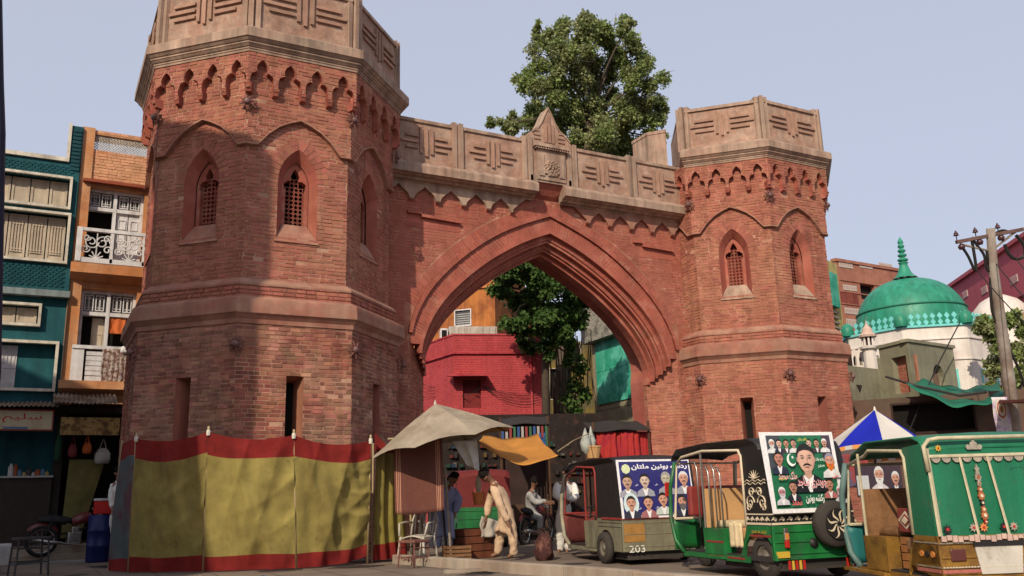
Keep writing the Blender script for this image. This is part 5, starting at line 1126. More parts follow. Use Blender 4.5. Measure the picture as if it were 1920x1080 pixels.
for q in range(8): a_ = q*math.pi/4; p = mc+V3(math.cos(a_)*10*px1, math.sin(a_)*10*px1, 42*px1); m_ = MB(); m_.tube([p, p+V3(0, 0, 18*px1)], .035, 6); m_.build('lantern_post', SHW, mn)
mb = MB(); mb.lathe([(16*px1, 58*px1), (17*px1, 62*px1), (11*px1, 66*px1), (9*px1, 74*px1), (4*px1, 80*px1), (2*px1, 84*px1), (0, 92*px1)], 12, mc); mb.build('lantern_cap', M('pinkish_cap', (.50, .36, .30), .8), mn); mb = MB(); mb.lathe([(6*px1, 42*px1), (6*px1, 60*px1)], 8, mc); mb.build('lantern_core', DARKC, mn)
# olive-grey house in front of the shrine
OLV = M('olive_grey_plaster', (.235, .225, .155), .9, .15, 1.5, .25, 25, c2=(.19, .175, .12), mask=(.42, .6), mscale=1, streak=.15)
a0, a1, a2, a3 = atD(1585, 690, 25), atD(1652, 690, 26.2), atD(1708, 690, 25), atD(1792, 690, 26.5)
ol = thing('olive_house', 'olive grey plastered house with a round window, right of the gate', 'building', (a2.x, a2.y, 0))
fo1, l1 = wall_from(a0, a1); fo2, l2 = wall_from(a1, a2); fo3, l3 = wall_from(a2, a3); zlow, zhi = hit(fo1, 1630, 690)[1], hit(fo3, 1720, 640)[1]
w_ = MB(); poly_holes(w_, fo1, [(-3, 0), (l1, 0), (l1, zlow), (-3, zlow)], [], 0); 
zov = hit(fo3, 1720, 775)[1]; strips(w_, fo2, [[(0, 0), (l2, 0), (l2, zhi), (0, zhi)]], 0, 5)
dw = hrect(fo2, 1674, 668, 1703, 738)
w_ = MB(); poly_holes(w_, fo1, [(-3, 0), (l1, 0), (l1, zlow), (-3, zlow)], [], 0); poly_holes(w_, fo2, [(0, 0), (l2, 0), (l2, zhi), (0, zhi)], [(dw[0]+.02, min(dw[1], l2-.08), dw[2], dw[3])], 0, .2)
uc, zc_ = hit(fo3, 1762, 715); cir = [(uc+.36*math.cos(q*math.pi/10), zc_+.50*math.sin(q*math.pi/10)) for q in range(20)]
strips(w_, fo3, [[(0, zov), (l3, zov), (l3, zhi), (0, zhi)], cir], 0, .04); w_.reveal(cir, -.2, 0, fo3, closed=True)
w_.poly([fo3(0, zov), fo3(l3, zov), fo3(l3, zov, -3), fo3(0, zov, -3)]); w_.poly([fo3(l3, zov), fo3(l3, zhi), fo3(l3, zhi, -4), fo3(l3, zov, -4)]);
w_.box(.1, l3, 0, zov, -1.4, -.6, fo3); w_.build('wall', OLV, ol)
rbox(fo2, (0, l2, dw[2], dw[3]), -.25, -.2, 'brick_infill', BRK2, ol); mb = MB(); bricks(mb, fo2.off(0, 0, -.2), [[(0, dw[2]), (l2, dw[2]), (l2, dw[3]-.25), (0, dw[3]-.25)]]); mb.build('brickwork', BRICK, ol, kind='stuff')
mb = MB(); mb.prism(cir, -.24, -.2, fo3); mb.build('round_window_infill', M('brown_infill', (.16, .10, .07), .9, .2, 6), ol)
mb = MB(); mb.box(-.05, l3+.05, zhi-.06, zhi+.03, -.2, .05, fo3); mb.box(-.05, l2, zhi-.06, zhi+.03, -.2, .05, fo2); mb.build('roof_edge', OLV, ol)
r = hrect(fo1, 1606, 722, 1616, 736); mb = MB(); mb.prism([(r[0], r[3]), (r[1], r[3]), ((r[0]+r[1])/2, r[2])], 0, .02, fo1); mb.build('wall_stain', DARKC, ol)
# brick wall and shop fronts under it
lower_w = plain_house('old_brick_wall', 'old brick wall with shop openings below the green tarpaulin', 1600, 790, 24, 1960, 790, 22, 3.35, M('old_brick_shade_tone', (.11, .06, .045), .9, .2, 2, .3, 40, c2=(.10, .07, .05), mask=(.42, .6), mscale=1.2), 1.5, wins=[(1672, 752, 1830, 812)], fm=DARKC)  # brick colour darkened: the tarpaulin's shade is put into it
# white domed shrine in the distance and bushes
dw_ = atD(1880, 612, 46); r2 = 52/FPX*46; t = thing('white_dome', 'small white dome with scalloped ring behind the utility pole', 'dome', (dw_.x, dw_.y, 0)); mb = MB(); c_ = V3(dw_.x, dw_.y, 0)
mb.lathe([(r2*1.05, 0), (r2*1.05, dw_.z), (r2, dw_.z+.1), (r2*.97, dw_.z+.5), (r2*.86, dw_.z+.95), (r2*.62, dw_.z+1.35), (r2*.3, dw_.z+1.6), (r2*.08, dw_.z+1.75), (.03, dw_.z+2.2), (0, dw_.z+2.6)], 28, c_); mb.build('dome_shell', SHW, t, smooth=True)
for q in range(20): a_ = q*math.pi/10; p = c_+V3(math.cos(a_)*r2*1.06, math.sin(a_)*r2*1.06, dw_.z+.2); m_ = MB(); n_ = V3(math.cos(a_), math.sin(a_), 0); f = Frame(p, (-n_.y, n_.x, 0), (0, 0, 1), n_); m_.prism([(-.16, -.3)]+full(arch_pts(.16, 0, .25, 4))+[(.16, -.3)], 0, .04, f); m_.build('scallop', M('scallop_brown', (.32, .22, .16), .8) if q == 0 else bpy.data.materials['scallop_brown'], t)
def bush(label, spots, D_, size, n, seed, mat=LEAF, name='bush'):
    rg = random.Random(seed); c = atD(spots[0][0], spots[0][1], D_); t = thing(name, label, 'tree', (c.x, c.y, 0)); mb = MB(); mb.tube([V3(c.x, c.y, 0), V3(c.x, c.y, c.z*.5), c], [.15, .12, .05], 8)
    mb.build('trunk', BARK, t); mb = MB()
    for x, y, r in spots:
        for _ in range(6): q = V3(rg.gauss(0, 1), rg.gauss(0, 1), rg.gauss(0, 1)).normalized()*r/FPX*D_*rg.uniform(.2, .8); leafy(mb, atD(x, y, D_)+q, r/FPX*D_*.5, n//6, size, rg)
    mb.build('crown', mat, t)
bush('green tree between the shrine wall and the utility pole', [(1870, 640, 30), (1850, 610, 22), (1890, 600, 26), (1905, 660, 26), (1872, 690, 30), (1895, 720, 26), (1862, 735, 20), (1915, 620, 20)], 31, .18, 900, 5, name='small_tree')
bush('bushy tree low behind the pole at the right edge', [(1910, 700, 26), (1925, 660, 26), (1880, 745, 20)], 27, .18, 700, 6, name='small_tree')
# utility pole
POLE = M('galvanised_pole', (.30, .26, .22), .7, .2, 3, .2, c2=(.20, .15, .12), mask=(.45, .6))
DP = 21; t = thing('utility_pole', 'tall leaning steel utility pole with a crossarm and looping black cables', 'utility pole', (atD(1912, 900, DP).x, atD(1912, 900, DP).y, 0))
mb = MB(); b0 = atD(1912, 900, DP); b0.z = 0; mb.tube([b0, atD(1890, 700, DP), atD(1874, 590, DP), atD(1862, 500, DP), atD(1857, 428, DP)], [.15, .14, .13, .11, .10], 10); mb.tube([atD(1912, 640, DP)+V3(0, .1, 0), atD(1895, 590, DP), atD(1880, 560, DP)], [.05, .05, .05], 8) if 0 else None; mb.build('pole', POLE, t, smooth=True)
a, b = atD(1793, 454, DP), atD(1918, 430, DP); mb = MB(); d_ = (b-a).normalized(); f = Frame(a, d_, d_.cross(V3(0, 1, 0)).normalized()*-1 if d_.cross(V3(0, 1, 0)).z < 0 else d_.cross(V3(0, 1, 0)).normalized()); mb.box(0, (b-a).length, -.04, .04, -.05, .05, f); mb.build('crossarm', M('rusty_channel', (.12, .07, .06), .8, .3, 5), t)
mb = MB(); mb.tube([atD(1800, 458, DP), atD(1852, 470, DP)], .03, 5); mb.tube([atD(1905, 434, DP), atD(1864, 466, DP)], .03, 5); mb.build('arm_brace', POLE, t)
INS = M('brown_insulator', (.06, .02, .025), .3, .1, spec=.6)
for x, y in ((1794, 438), (1830, 432), (1872, 424)):
    c = atD(x, y+12, DP); mb = MB(); k_ = DP/FPX; mb.lathe([(.012, 0), (.012, 8*k_), (5*k_, 8.5*k_), (5*k_, 10*k_), (2.5*k_, 11*k_), (4*k_, 12*k_), (4*k_, 13.5*k_), (2*k_, 15*k_), (1.5*k_, 18*k_), (0, 18*k_)], 10, c); mb.build('insulator', INS, t, smooth=True)
for x, y in ((1803, 463), (1837, 454), (1877, 446)):
    c = atD(x, y, DP); mb = MB(); mb.lathe([(0, -.07), (.06, -.06), (.085, 0), (.06, .05), (.03, .07), (0, .07)], 10, c); mb.build('insulator', INS, t, smooth=True)
def pcable(P, r, lab=None): return cable([atD(x, y, DP) for x, y in P], r, None, parent=t, name='jumper_cable')
pcable([(1806, 466), (1815, 480), (1822, 495), (1827, 506), (1830, 502), (1828, 485), (1823, 455), (1822, 446)], .035)
pcable([(1822, 445), (1832, 460), (1845, 478), (1849, 500), (1853, 508), (1856, 500), (1853, 485), (1850, 470)], .035)
pcable([(1864, 440), (1872, 434), (1882, 432), (1895, 436)], .03); pcable([(1884, 458), (1890, 474), (1900, 484), (1911, 485), (1921, 478), (1920, 460), (1905, 441)], .04)
pcable([(1857, 520), (1858, 560), (1862, 590), (1880, 630), (1905, 680), (1935, 760)], .03)
for a_, b_, s_, l_ in (((1827, 500), (1960, 640), .1, 'thin wire sloping from the left jumper loop of the utility pole'), ((1866, 492), (1960, 600), .05, 'thin wire sloping right from the utility pole shaft'), ((1905, 486), (1960, 540), .05, 'thin wire sloping from the right jumper loop of the utility pole')):
    cable([atD(*a_, DP), atD(*b_, DP-4)], .012, l_, 'wire', sag=s_, name='wire')
cable([atD(1800, 604, 26), atD(1750, 702, 24.5), atD(1697, 828, 22)], .018, 'pale guy wire crossing in front of the olive house', 'wire', name='wire')
# green tarpaulin and its pole
GT = M('green_tarpaulin', (.015, .15, .085), .6, .2, 2, .2, trans=.15)
a, b, c, d = atD(1682, 712, 23.0), atD(1880, 728, 22), atD(1795, 710, 25), atD(1722, 722, 24.5)
P4 = [atD(1700, 718, 22.5), atD(1885, 742, 21.5), atD(1870, 716, 25.5), atD(1735, 712, 25.5)]
mb = MB(); mb.sheet(lambda s, t_: (P4[0].lerp(P4[1], s)).lerp(P4[3].lerp(P4[2], s), t_)-V3(0, 0, (.42*math.sin(math.pi*s)*(1-.5*t_)+.05*math.sin(s*17+t_*5))), 20, 8); tag(mb.build('tarpaulin', GT, smooth=True, solid=.01), 'dark green tarpaulin sagging over the shops below the olive house', 'tarpaulin')
mb = MB(); mb.tube([atD(1660, 706, 23.5), atD(1720, 724, 23), atD(1800, 742, 22.3), atD(1850, 735, 22)], .035, 6); tag(mb.build('bamboo_pole', DKM), 'dark pole carrying the near edge of the green tarpaulin', 'pole')
mb = MB(); p = [atD(1872, 752, 18), atD(1960, 745, 17), atD(1960, 752, 20), atD(1876, 748, 21)]; mb.poly(p); tag(mb.build('shop_awning', M('dull_red_awning', (.09, .03, .025), .7), solid=.05), 'dark red sheet awning at the right edge above the green gold rickshaw', 'awning')
t = thing('advert_board', 'hanging lilac and white banner with a red and brown medallion beside the pole', 'banner', atD(1872, 790, 20)); a, b = atD(1858, 745, 20), atD(1888, 745, 20); f, L_ = wall_from(a, b); zb = atD(1872, 818, 20).z
o = cloth(0, L_, zb, a.z, 0, f, .01, 1, mat=M('lilac_banner', (.40, .30, .42), .7, .2, 6, c2=(.55, .5, .5), mask=(.45, .55), mscale=5), name='banner_cloth'); o.parent = t; o.location = -Vector(t.location)
m_ = (a.z+zb)/2+.15; 
for rr, c_, n_ in ((.16, (.55, .50, .42), .03), (.13, (.35, .05, .04), .034), (.10, (.5, .45, .35), .038), (.05, (.30, .12, .03), .042)): mb = MB(); mb.prism([(L_/2+rr*.8*math.sin(q*math.pi/4), m_+rr*1.6*math.cos(q*math.pi/4)) for q in range(8)], n_-.003, n_, f); mb.build('medallion', M('medallion', c_, .7), t)
# ------------------------------------------------------------------ tent screens round the left tower
SCR = M('screen_red', (.21, .018, .016), .85, .25, 3, .35, 40, trans=.12, streak=.15); SCY = M('screen_yellow', (.29, .235, .07), .88, .25, 2, .35, 40, c2=(.21, .16, .05), mask=(.45, .65), mscale=1.5, c3=(.15, .115, .04), m3=(.62, .72), s3=3.4, trans=.12, streak=.12)
SCG = M('screen_grey', (.085, .10, .10), .9, .2, 3, .2, c2=(.11, .05, .055), mask=(.48, .6), mscale=1.3, streak=.15); SCO = M('screen_olive_satin', (.26, .21, .045), .45, .25, 3, .2, spec=.6, trans=.15, streak=.3); BAM = M('bamboo', (.36, .27, .15), .7, .2, 6, .2)
scr = thing('tent_screen', 'red and yellow cloth screen on bamboo poles around the foot of the left tower', 'screen', atZ(470, 1062, 0))
def G(x, y, D_): p = atD(x, y, D_); return V3(p.x, p.y, 0)
SP = [(241, 1062, 256, 818, 14.5), (381, 1062, 391, 806, 14.15), (556, 1058, 551, 812, 14.25), (689, 1045, 695, 822, 14.9)]
def wr(s, t, k):      # creases: pulled diagonally from the poles, heavier towards one corner
    a = .035*math.sin(7*s+9*(1-t)*s+k)*math.sin(math.pi*s); b = .02*math.sin(16*(1-t)+12*s*s+k*2)*s*(1-abs(t-.45)*1.2); c = .012*math.sin(34*s+6*t+k)*math.sin(math.pi*s); d = .05*math.sin(math.pi*s)*math.sin(math.pi*t)
    e = .022*math.sin(40*(t-.45-.35*(1-s)**2))*max(0, s-.35)*1.4*(1 if k == 3 else .35)*math.exp(-((t-.5)/.35)**2)
    g = .03*math.sin(9*(s-.5*t)+k*1.7)*math.exp(-((t-.7)/.3)**2)*math.sin(math.pi*s)
    def rg_(x): return (1-abs(math.sin(x)))**1.6
    h = .030*rg_(5.5*(s+.55*t)+k)*math.sin(math.pi*s)+.024*rg_(8*(s-.42*t)+1.3*k)*math.sin(math.pi*s)*(.4+t*.6)+.018*rg_(11*(t-.30*s*s)+k)*s*math.sin(math.pi*t)
    if k == 3: h += .032*rg_(17*(t-.20*(1-s)**2*2))*max(0, s-.3)*1.3*math.exp(-((t-.52)/.3)**2)
    return (a+b+c+e+g)*.9+d+h*2.1
for i, (x0, y0, x1, y1, D_) in enumerate(SP):
    b_, tpz = G(x0, y0, D_), atD(x1, y1, D_); tpp = V3(b_.x+(tpz.x-b_.x), b_.y+(tpz.y-b_.y), tpz.z+.06)
    mb = MB(); mb.tube([b_, tpp], .018, 7); mb.build('bamboo_pole', BAM, scr, smooth=True)
    mb = MB(); mb.lathe([(.03, -.05), (.035, 0), (.028, .04)], 7, tpp-V3(0, 0, .1)); mb.build('rope_tie', CREAM, scr)
def panel(A0, A1, B0, B1, sag, k, mats, rb, rt, name='screen_panel', nu=64, nv=64, fold=None, lift=0):
    f, L_ = wall_from(A0, B0); mb = MB()
    def fn(s, t):
        t += .018*math.sin(6*s+k*2)*math.sin(math.pi*t)
        p = A0.lerp(B0, s).lerp(A1.lerp(B1, s), t); p = p+f.n*((fold or wr)(s, t, k)+.012); p.z -= 4*sag*s*(1-s)*(t**1.5)-0; p.z += lift*s**3*(1-t); return p
    mb.sheet(fn, nu, nv, k=lambda s, t: 1 if rb < t < rt else 0); return mb.build(name, mats, scr, smooth=True)
pts = [(G(a, b, D_)+V3(0, 0, .02), atD(c, d+4, D_)) for a, b, c, d, D_ in SP]
for i, sg in enumerate((.09, .09, .11)):
    panel(pts[i][0], pts[i][1], pts[i+1][0], pts[i+1][1], sg, i+1, [SCR, SCY], .115, .845 if i else .84, lift=.12 if i == 2 else .0)
g0, g1 = G(204, 1057, 15.0)+V3(0, 0, .02), atD(229, 832, 15.0)
mb = MB(); panel(g0, g1, pts[0][0], pts[0][1], .0, 5, [SCR, SCG], .10, .87, nu=12, fold=lambda s, t, k: .02*math.sin(6*s+4*t))
mb = MB(); mb.tube([V3(g0.x, g0.y, 0), g1+V3(0, 0, .05)], .018, 7); mb.build('bamboo_pole', BAM, scr)
o0, o1, q0, q1 = G(698, 1040, 15.1)+V3(0, 0, .05), atD(702, 832, 15.1), G(764, 1030, 15.6)+V3(0, 0, .05), atD(756, 838, 15.6)
scr = thing('tent_screen', 'short olive satin screen with a red hem, between the yellow screen and the hanging blanket', 'screen', o0)
panel(o0, o1, q0, q1, .02, 2, [SCR, SCO], .14, .93, nu=30, fold=lambda s, t, k: .05*math.sin(22*s+3*t+math.sin(5*t))*(.7+.3*t))
for x in (698, 770): p = G(x, 1038, 15.25); mb = MB(); mb.tube([p, p+V3(0, 0, 2.05)], .018, 7); mb.build('bamboo_pole', BAM, scr)
mb = MB(); p = atD(703, 812, 15.2); mb.poly([p, p+V3(.25, 0, -.25), p+V3(0, 0, -.3)]); tag(mb.build('red_pennant', SCR, solid=.004), 'small red pennant on the pole where the two tent screens meet', 'flag')

# ------------------------------------------------------------------ umbrellas
def umbrella(label, c, R, H, tilt, tdir, panels, mats, pole_to, fringe=None, sub=6, droop=.06, name='market_umbrella'):
    t = thing(name, label, 'umbrella', pole_to); Rm = Matrix.Rotation(tilt, 3, V3(-tdir.y, tdir.x, 0)); mb = MB()
    def P(a, r): 
        k = (a/(2*math.pi)*panels) % 1; e = math.sin(math.pi*k); rr = R*r*(1-.07*e*r); z = H*(1-r)-droop*r**3-H*.20*e*r+.19*e*r*r*r
        return c+Rm@V3(rr*math.cos(a), rr*math.sin(a), z-H)
    can = []
    for k in range(panels):
        m = MB()
        for i in range(sub):
            for j in range(6):
                a0, a1 = 2*math.pi*(k+i/sub)/panels, 2*math.pi*(k+(i+1)/sub)/panels-1e-5; r0, r1 = j/6, (j+1)/6
                if i == sub-1: a1 = 2*math.pi*(k+1)/panels-1e-4
                m.poly([P(a0, r0), P(a0, r1), P(a1, r1), P(a1, r0)] if j else [P(a0, 0.001), P(a0, r1), P(a1, r1)])
        m.build('canopy_panel', mats[k % len(mats)], t)
        if fringe:
            m = MB()
            for i in range(sub):
                a0, a1 = 2*math.pi*(k+i/sub)/panels+.001, 2*math.pi*(k+(i+1)/sub)/panels-.001; d = V3(0, 0, -fringe[1]); m.k = i % 2; m.poly([P(a0, 1), P(a1, 1), P(a1, 1)+d, P(a0, 1)+d])
            m.build('fringe', fringe[0], t)
        rb = MB(); a = 2*math.pi*k/panels; rb.tube([P(a, .02)-V3(0, 0, .02), P(a, .5)-V3(0, 0, .02), P(a, .99)-V3(0, 0, .015)], .008, 5); rb.build('rib', DKM, t)
    mb = MB(); mb.tube([Vector(pole_to), c+Rm@V3(0, 0, -.02)], .022, 8); mb.build('pole', DKM, t); mb = MB(); mb.lathe([(.03, -.03), (.02, .03), (0, .07)], 8, c); mb.build('tip', CREAM, t); return t
CANV = M('old_canvas', (.31, .255, .19), .9, .12, 3, .3, 40, c2=(.25, .20, .145), mask=(.45, .6), mscale=2, streak=.1)
uc_ = atD(816, 757, 15.4); g = G(838, 1040, 15.4)
umbrella('large old beige canvas umbrella tilted over the hanging blanket and chairs', uc_, 1.30, .62, RAD(-11), V3(.95, -.30, 0), 8, [CANV], g, None, 5, .10)
UB = M('umbrella_blue', (.012, .022, .42), .6, .1, 3, 0, trans=.25); UW = M('umbrella_white', (.66, .62, .56), .7, .08, 3, 0, trans=.25)
umbrella('blue and white striped umbrella with fringe between the two green rickshaws', atD(1640, 768, 16.2), 1.05, .74, RAD(5), V3(1, .3, 0), 8, [UB, UW], G(1640, 1000, 16.2), ([M('fringe_orange', (.6, .25, .07), .7), UW], .07), 6, .05)
# hanging blanket
BLK_ = M('blanket_brown', (.13, .05, .038), .95, .2, 40, .5, 90); STR = M('blanket_stripe', (.45, .22, .14), .95, .15, 30)
a, b = atD(738, 842, 14.9), atD(829, 838, 14.9); f, L_ = wall_from(a, b); zb = atD(785, 960, 14.9).z; ztp = atD(785, 822, 14.9).z
blank = thing('hanging_blanket', 'brown woven blanket with pale stripes hanging under the beige umbrella', 'blanket', (a.x, a.y, zb))
mb = MB(); st = [.05, .085, .12, .86, .895, .93]
def bf(s, t): return f(L_*s+.05*(1-t)*(.3-s)*0+.03*(1-t), zb+(ztp-zb)*t+.05*(s-.5)*(1-t)-.03*math.sin(math.pi*s)*(1-t), .03*math.sin(9*s+2*t)*(1.2-t))
mb.sheet(bf, 240, 16, k=lambda s, t: 1 if any(abs(s+.002-q) < .0075 for q in st) else 0); mb.build('blanket_cloth', [BLK_, STR], blank, smooth=True, solid=.008)
mb = MB(); mb.tube([f(-.1, ztp+.01, 0), f(L_+.2, ztp+.02, 0)], .015, 6); mb.build('hanging_pole', BAM, blank)
# white cloth and orange tarpaulin
WC = M('white_cloth', (.72, .68, .60), .9, .15, 6, .2, trans=.15)
a, b = atD(848, 828, 15.3), atD(898, 822, 15.3); f, L_ = wall_from(a, b); mb = MB(); z0, z1 = atD(880, 884, 15.3).z, atD(870, 826, 15.3).z
mb.sheet(lambda s, t: f(L_*(s*.92+.42*(1-t)*(1-s))+.03*(1-t), z0+(z1-z0)*t-.05*(1-s)*0+.12*(1-t)*(1-s), .05*math.sin(11*s+2*t)*(1.3-t)), 20, 16); tag(mb.build('white_cloth', WC, smooth=True, solid=.006), 'white cloth hanging between the beige umbrella and the orange tarpaulin', 'cloth')
OT = M('orange_tarp', (.60, .27, .06), .8, .12, 3, .25, 20, trans=.3, streak=.08)
Q = [atD(893, 826, 15.4), atD(1046, 846, 15.0), atD(1008, 812, 17.8), atD(905, 816, 18)]
mb = MB(); mb.sheet(lambda s, t: Q[0].lerp(Q[1], s).lerp(Q[3].lerp(Q[2], s), t)-V3(0, 0, (.30*math.sin(math.pi*s*.93)**1.1*(1-.72*t)+.015*math.sin(14*s+9*t)+.06*math.sin(math.pi*t))), 40, 14); tag(mb.build('orange_tarpaulin', OT, smooth=True, solid=.006), 'bright orange tarpaulin sagging as a sunshade above the bending man', 'tarpaulin')
mb = MB(); mb.tube([atD(1046, 846, 15.0), atD(1075, 826, 16), atD(1105, 812, 18)], .01, 5); tag(mb.build('rope', BAM), 'thin rope running from the right corner of the orange tarpaulin to the stall', 'rope')
mb = MB(); mb.tube([atD(917, 872, 15.5), atD(918, 862, 15.5), atD(935, 856, 15.5), atD(943, 862, 15.5)], .008, 5); tag(mb.build('hook_wire', DKM), 'bent wire hook under the orange tarpaulin above the bending man', 'hook')
mb = MB(); p = G(846, 1040, 15.0); mb.tube([p, p+V3(-.1, 0, 1.6)], .022, 8); tag(mb.build('steel_post', POLE), 'thin steel post standing right of the hanging blanket', 'post')

# ------------------------------------------------------------------ people
def skinned(name, nodes, edges, mat, parent, sub=2, root=0):
    me = bpy.data.meshes.new(name); q = WLOC(parent); me.from_pydata([tuple(Vector(p)-q) for p, r in nodes], edges, []); o = bpy.data.objects.new(name, me); col.objects.link(o)
    m = o.modifiers.new('s', 'SKIN'); m.use_smooth_shade = True; m.branch_smoothing = .6
    for i, (p, r) in enumerate(nodes):
        rr = r if isinstance(r, tuple) else (r, r); me.skin_vertices[0].data[i].radius = rr; me.skin_vertices[0].data[i].use_root = (i == root)
    ss = o.modifiers.new('u', 'SUBSURF'); ss.levels = sub; ss.render_levels = sub
    bpy.context.view_layer.update(); dg = bpy.context.evaluated_depsgraph_get(); m2 = bpy.data.meshes.new_from_object(o.evaluated_get(dg)); m2.name = name
    o.modifiers.clear(); o.data = m2; m2.materials.clear(); m2.materials.append(mat); m2.polygons.foreach_set('use_smooth', [True]*len(m2.polygons)); o.parent = parent; return o
SKIN = M('brown_skin', (.20, .095, .055), .55, .1, 10, .05, spec=.4); HAIR = M('black_hair', (.012, .010, .009), .9, .2, 20, .3, spec=.05)
def person(label, base, J, skin_limbs, cloth_mat, face, seated=False, hair='short', sc=1, cl_scale=1, trouser=None, sleeve_to=1.0):
    # J: joints as world points: head, neck, chest, waist, hip, and for side l/r: sh, el, wr, hp, kn, an, toe
    t = thing('person', label, 'person', base); fd = Vector(face).normalized(); up = (J['head']-J['neck']).normalized(); side = fd.cross(up).normalized()
    N = [(J['hip'], .10*sc), (J['waist'], .10*sc), (J['chest'], .115*sc), (J['neck'], .052*sc), (J['neck'].lerp(J['head'], .45), .05*sc), (J['head']-up*.02, .085*sc), (J['head']+up*.05, .088*sc)]; E2 = [(0, 1), (1, 2), (2, 3), (3, 4), (4, 5), (5, 6)]
    def add(p, r, par): N.append((p, r)); E2.append((par, len(N)-1)); return len(N)-1
    for s in 'lr':
        i = add(J[s+'sh'], .055*sc, 2); i = add(J[s+'el'], .042*sc, i); i = add(J[s+'wr'], .028*sc, i)
        d = (J[s+'wr']-J[s+'el']).normalized(); w_ = d.cross(fd).normalized() if d.cross(fd).length > .1 else side; pm = add(J[s+'wr']+d*.07*sc, (.036*sc, .022*sc), i)
        for k, (o_, L_) in enumerate(((-.030, .075), (-.010, .085), (.010, .08), (.028, .062))): j = add(J[s+'wr']+d*.105*sc+w_*o_*sc, .0095*sc, pm); add(J[s+'wr']+d*(.105+L_)*sc+w_*o_*1.15*sc+fd*.025*sc, .0075*sc, j)
        j = add(J[s+'wr']+d*.05*sc+w_*-.045*sc+fd*.01, .011*sc, i); add(J[s+'wr']+d*.095*sc+w_*-.062*sc+fd*.02, .009*sc, j)
        i = add(J[s+'hp'], .085*sc, 0); i = add(J[s+'kn'], .058*sc, i); i = add(J[s+'an'], .036*sc, i); add(J[s+'toe'], (.038*sc, .022*sc), i)
    skinned('body', N, E2, SKIN, t)
    H = J['head']; hf = Frame(H, side, up, fd)
    mb = MB(); mb.hexa([hf(-.014, -.035, .07), hf(.014, -.035, .07), hf(.008, .02, .078), hf(-.008, .02, .078), hf(-.012, -.03, .108), hf(.012, -.03, .108), hf(.005, .02, .088), hf(-.005, .02, .088)]); mb.build('nose', SKIN, t, bevel=.004)
    for sx in (-1, 1):
        mb = MB(); mb.lathe([(0, .008), (.012, .004), (.014, 0)], 8, hf(sx*.034, .02, .078), Frame((0, 0, 0), side, up, fd)); mb.build('eye', HAIR, t)
        mb = MB(); mb.lathe([(.02, -.01), (.026, 0), (.018, .012), (0, .014)], 8, hf(sx*.083, 0, -.005), Frame((0, 0, 0), fd, up, side*sx)); mb.build('ear', SKIN, t, smooth=True)
    mb = MB(); mb.box(-.026, .026, -.062, -.052, .072, .085, hf); mb.build('moustache', HAIR, t, bevel=.003)
    mb = MB()
    def hs(s, q): a = 2*math.pi*s; e = math.pi*(.5*q); r = .103*sc; x, z = math.sin(e)*math.cos(a), math.sin(e)*math.sin(a); y = math.cos(e); lim = 1 if z < .35 else .8; return hf(x*r*.95, .035+y*r*1.0-(.02 if z < 0 else -.02)*math.sin(e), z*r*1.02*lim-.008)
    mb.sheet(hs, 20, 7); mb.build('hair', HAIR, t, smooth=True)
    # clothes: loose shirt and trousers over the body
    C_ = cl_scale; N = [(J['hip'], .185*C_), (J['waist'], .165*C_), (J['chest'], .165*C_), (J['neck'].lerp(J['chest'], .30), .09*C_), (J['neck'].lerp(J['chest'], .02), .062*C_)]; E2 = [(0, 1), (1, 2), (2, 3), (3, 4)]
    for s in 'lr':
        i = add(J[s+'sh'], .095*C_, 2); e_ = add(J[s+'el'], .082*C_, i)
        if sleeve_to: add(J[s+'el'].lerp(J[s+'wr'], 1.12), .066*C_, add(J[s+'el'].lerp(J[s+'wr'], .6), .072*C_, e_))
    if not trouser or seated:
        pass
    for s in 'lr': i = add(J[s+'hp'], .135*C_, 0); i = add(J[s+'hp'].lerp(J[s+'kn'], .55), .115*C_, i); i = add(J[s+'kn'], .092*C_, i); i = add(J[s+'kn'].lerp(J[s+'an'], .6), .082*C_, i); add(J[s+'an']+(J[s+'kn']-J[s+'an'])*-.12, .074*C_, i)
    o = skinned('loose_suit', N, E2, cloth_mat, t)
    tx = bpy.data.textures.new('fold', 'CLOUDS'); tx.noise_scale = .09; dm = o.modifiers.new('d', 'DISPLACE'); dm.texture = tx; dm.strength = .045; dm.mid_level = .5; dm.texture_coords = 'LOCAL'
    return t, hf
BEI = M('beige_cotton', (.56, .39, .26), .9, .12, 5, .3, 30, streak=.1); GRC = M('pale_grey_cotton', (.32, .31, .30), .9, .15, 5, .2); WHT = M('white_cotton', (.66, .64, .60), .9, .1, 5, .2); BLC = M('pale_blue_cotton', (.25, .27, .42), .9, .15, 5, .2)
Dm = 14.9
def j(x, y, dd=0): return atD(x, y, Dm+dd)
JM = dict(head=j(911, 893, -.02), neck=j(923, 903), chest=j(932, 920), waist=j(946, 945), hip=j(953, 966), lsh=j(926, 914, -.16), lel=j(938, 948, -.22), lwr=j(951, 975, -.24), rsh=j(930, 912, .18), rel=j(917, 942, .2), rwr=j(913, 966, .15), lhp=j(956, 980, -.09), lkn=j(962, 1008, -.1), lan=j(963, 1038, -.1), ltoe=j(952, 1045, -.1), rhp=j(945, 980, .1), rkn=j(937, 1008, .1), ran=j(933, 1037, .1), rtoe=j(920, 1044, .1))
_, hfm = person('man in beige shalwar kameez bending forward with lowered head, on the road behind the kerb', G(945, 1045, Dm), JM, None, BEI, (j(900, 905)-j(911, 889)), cl_scale=.9, sc=1.12)
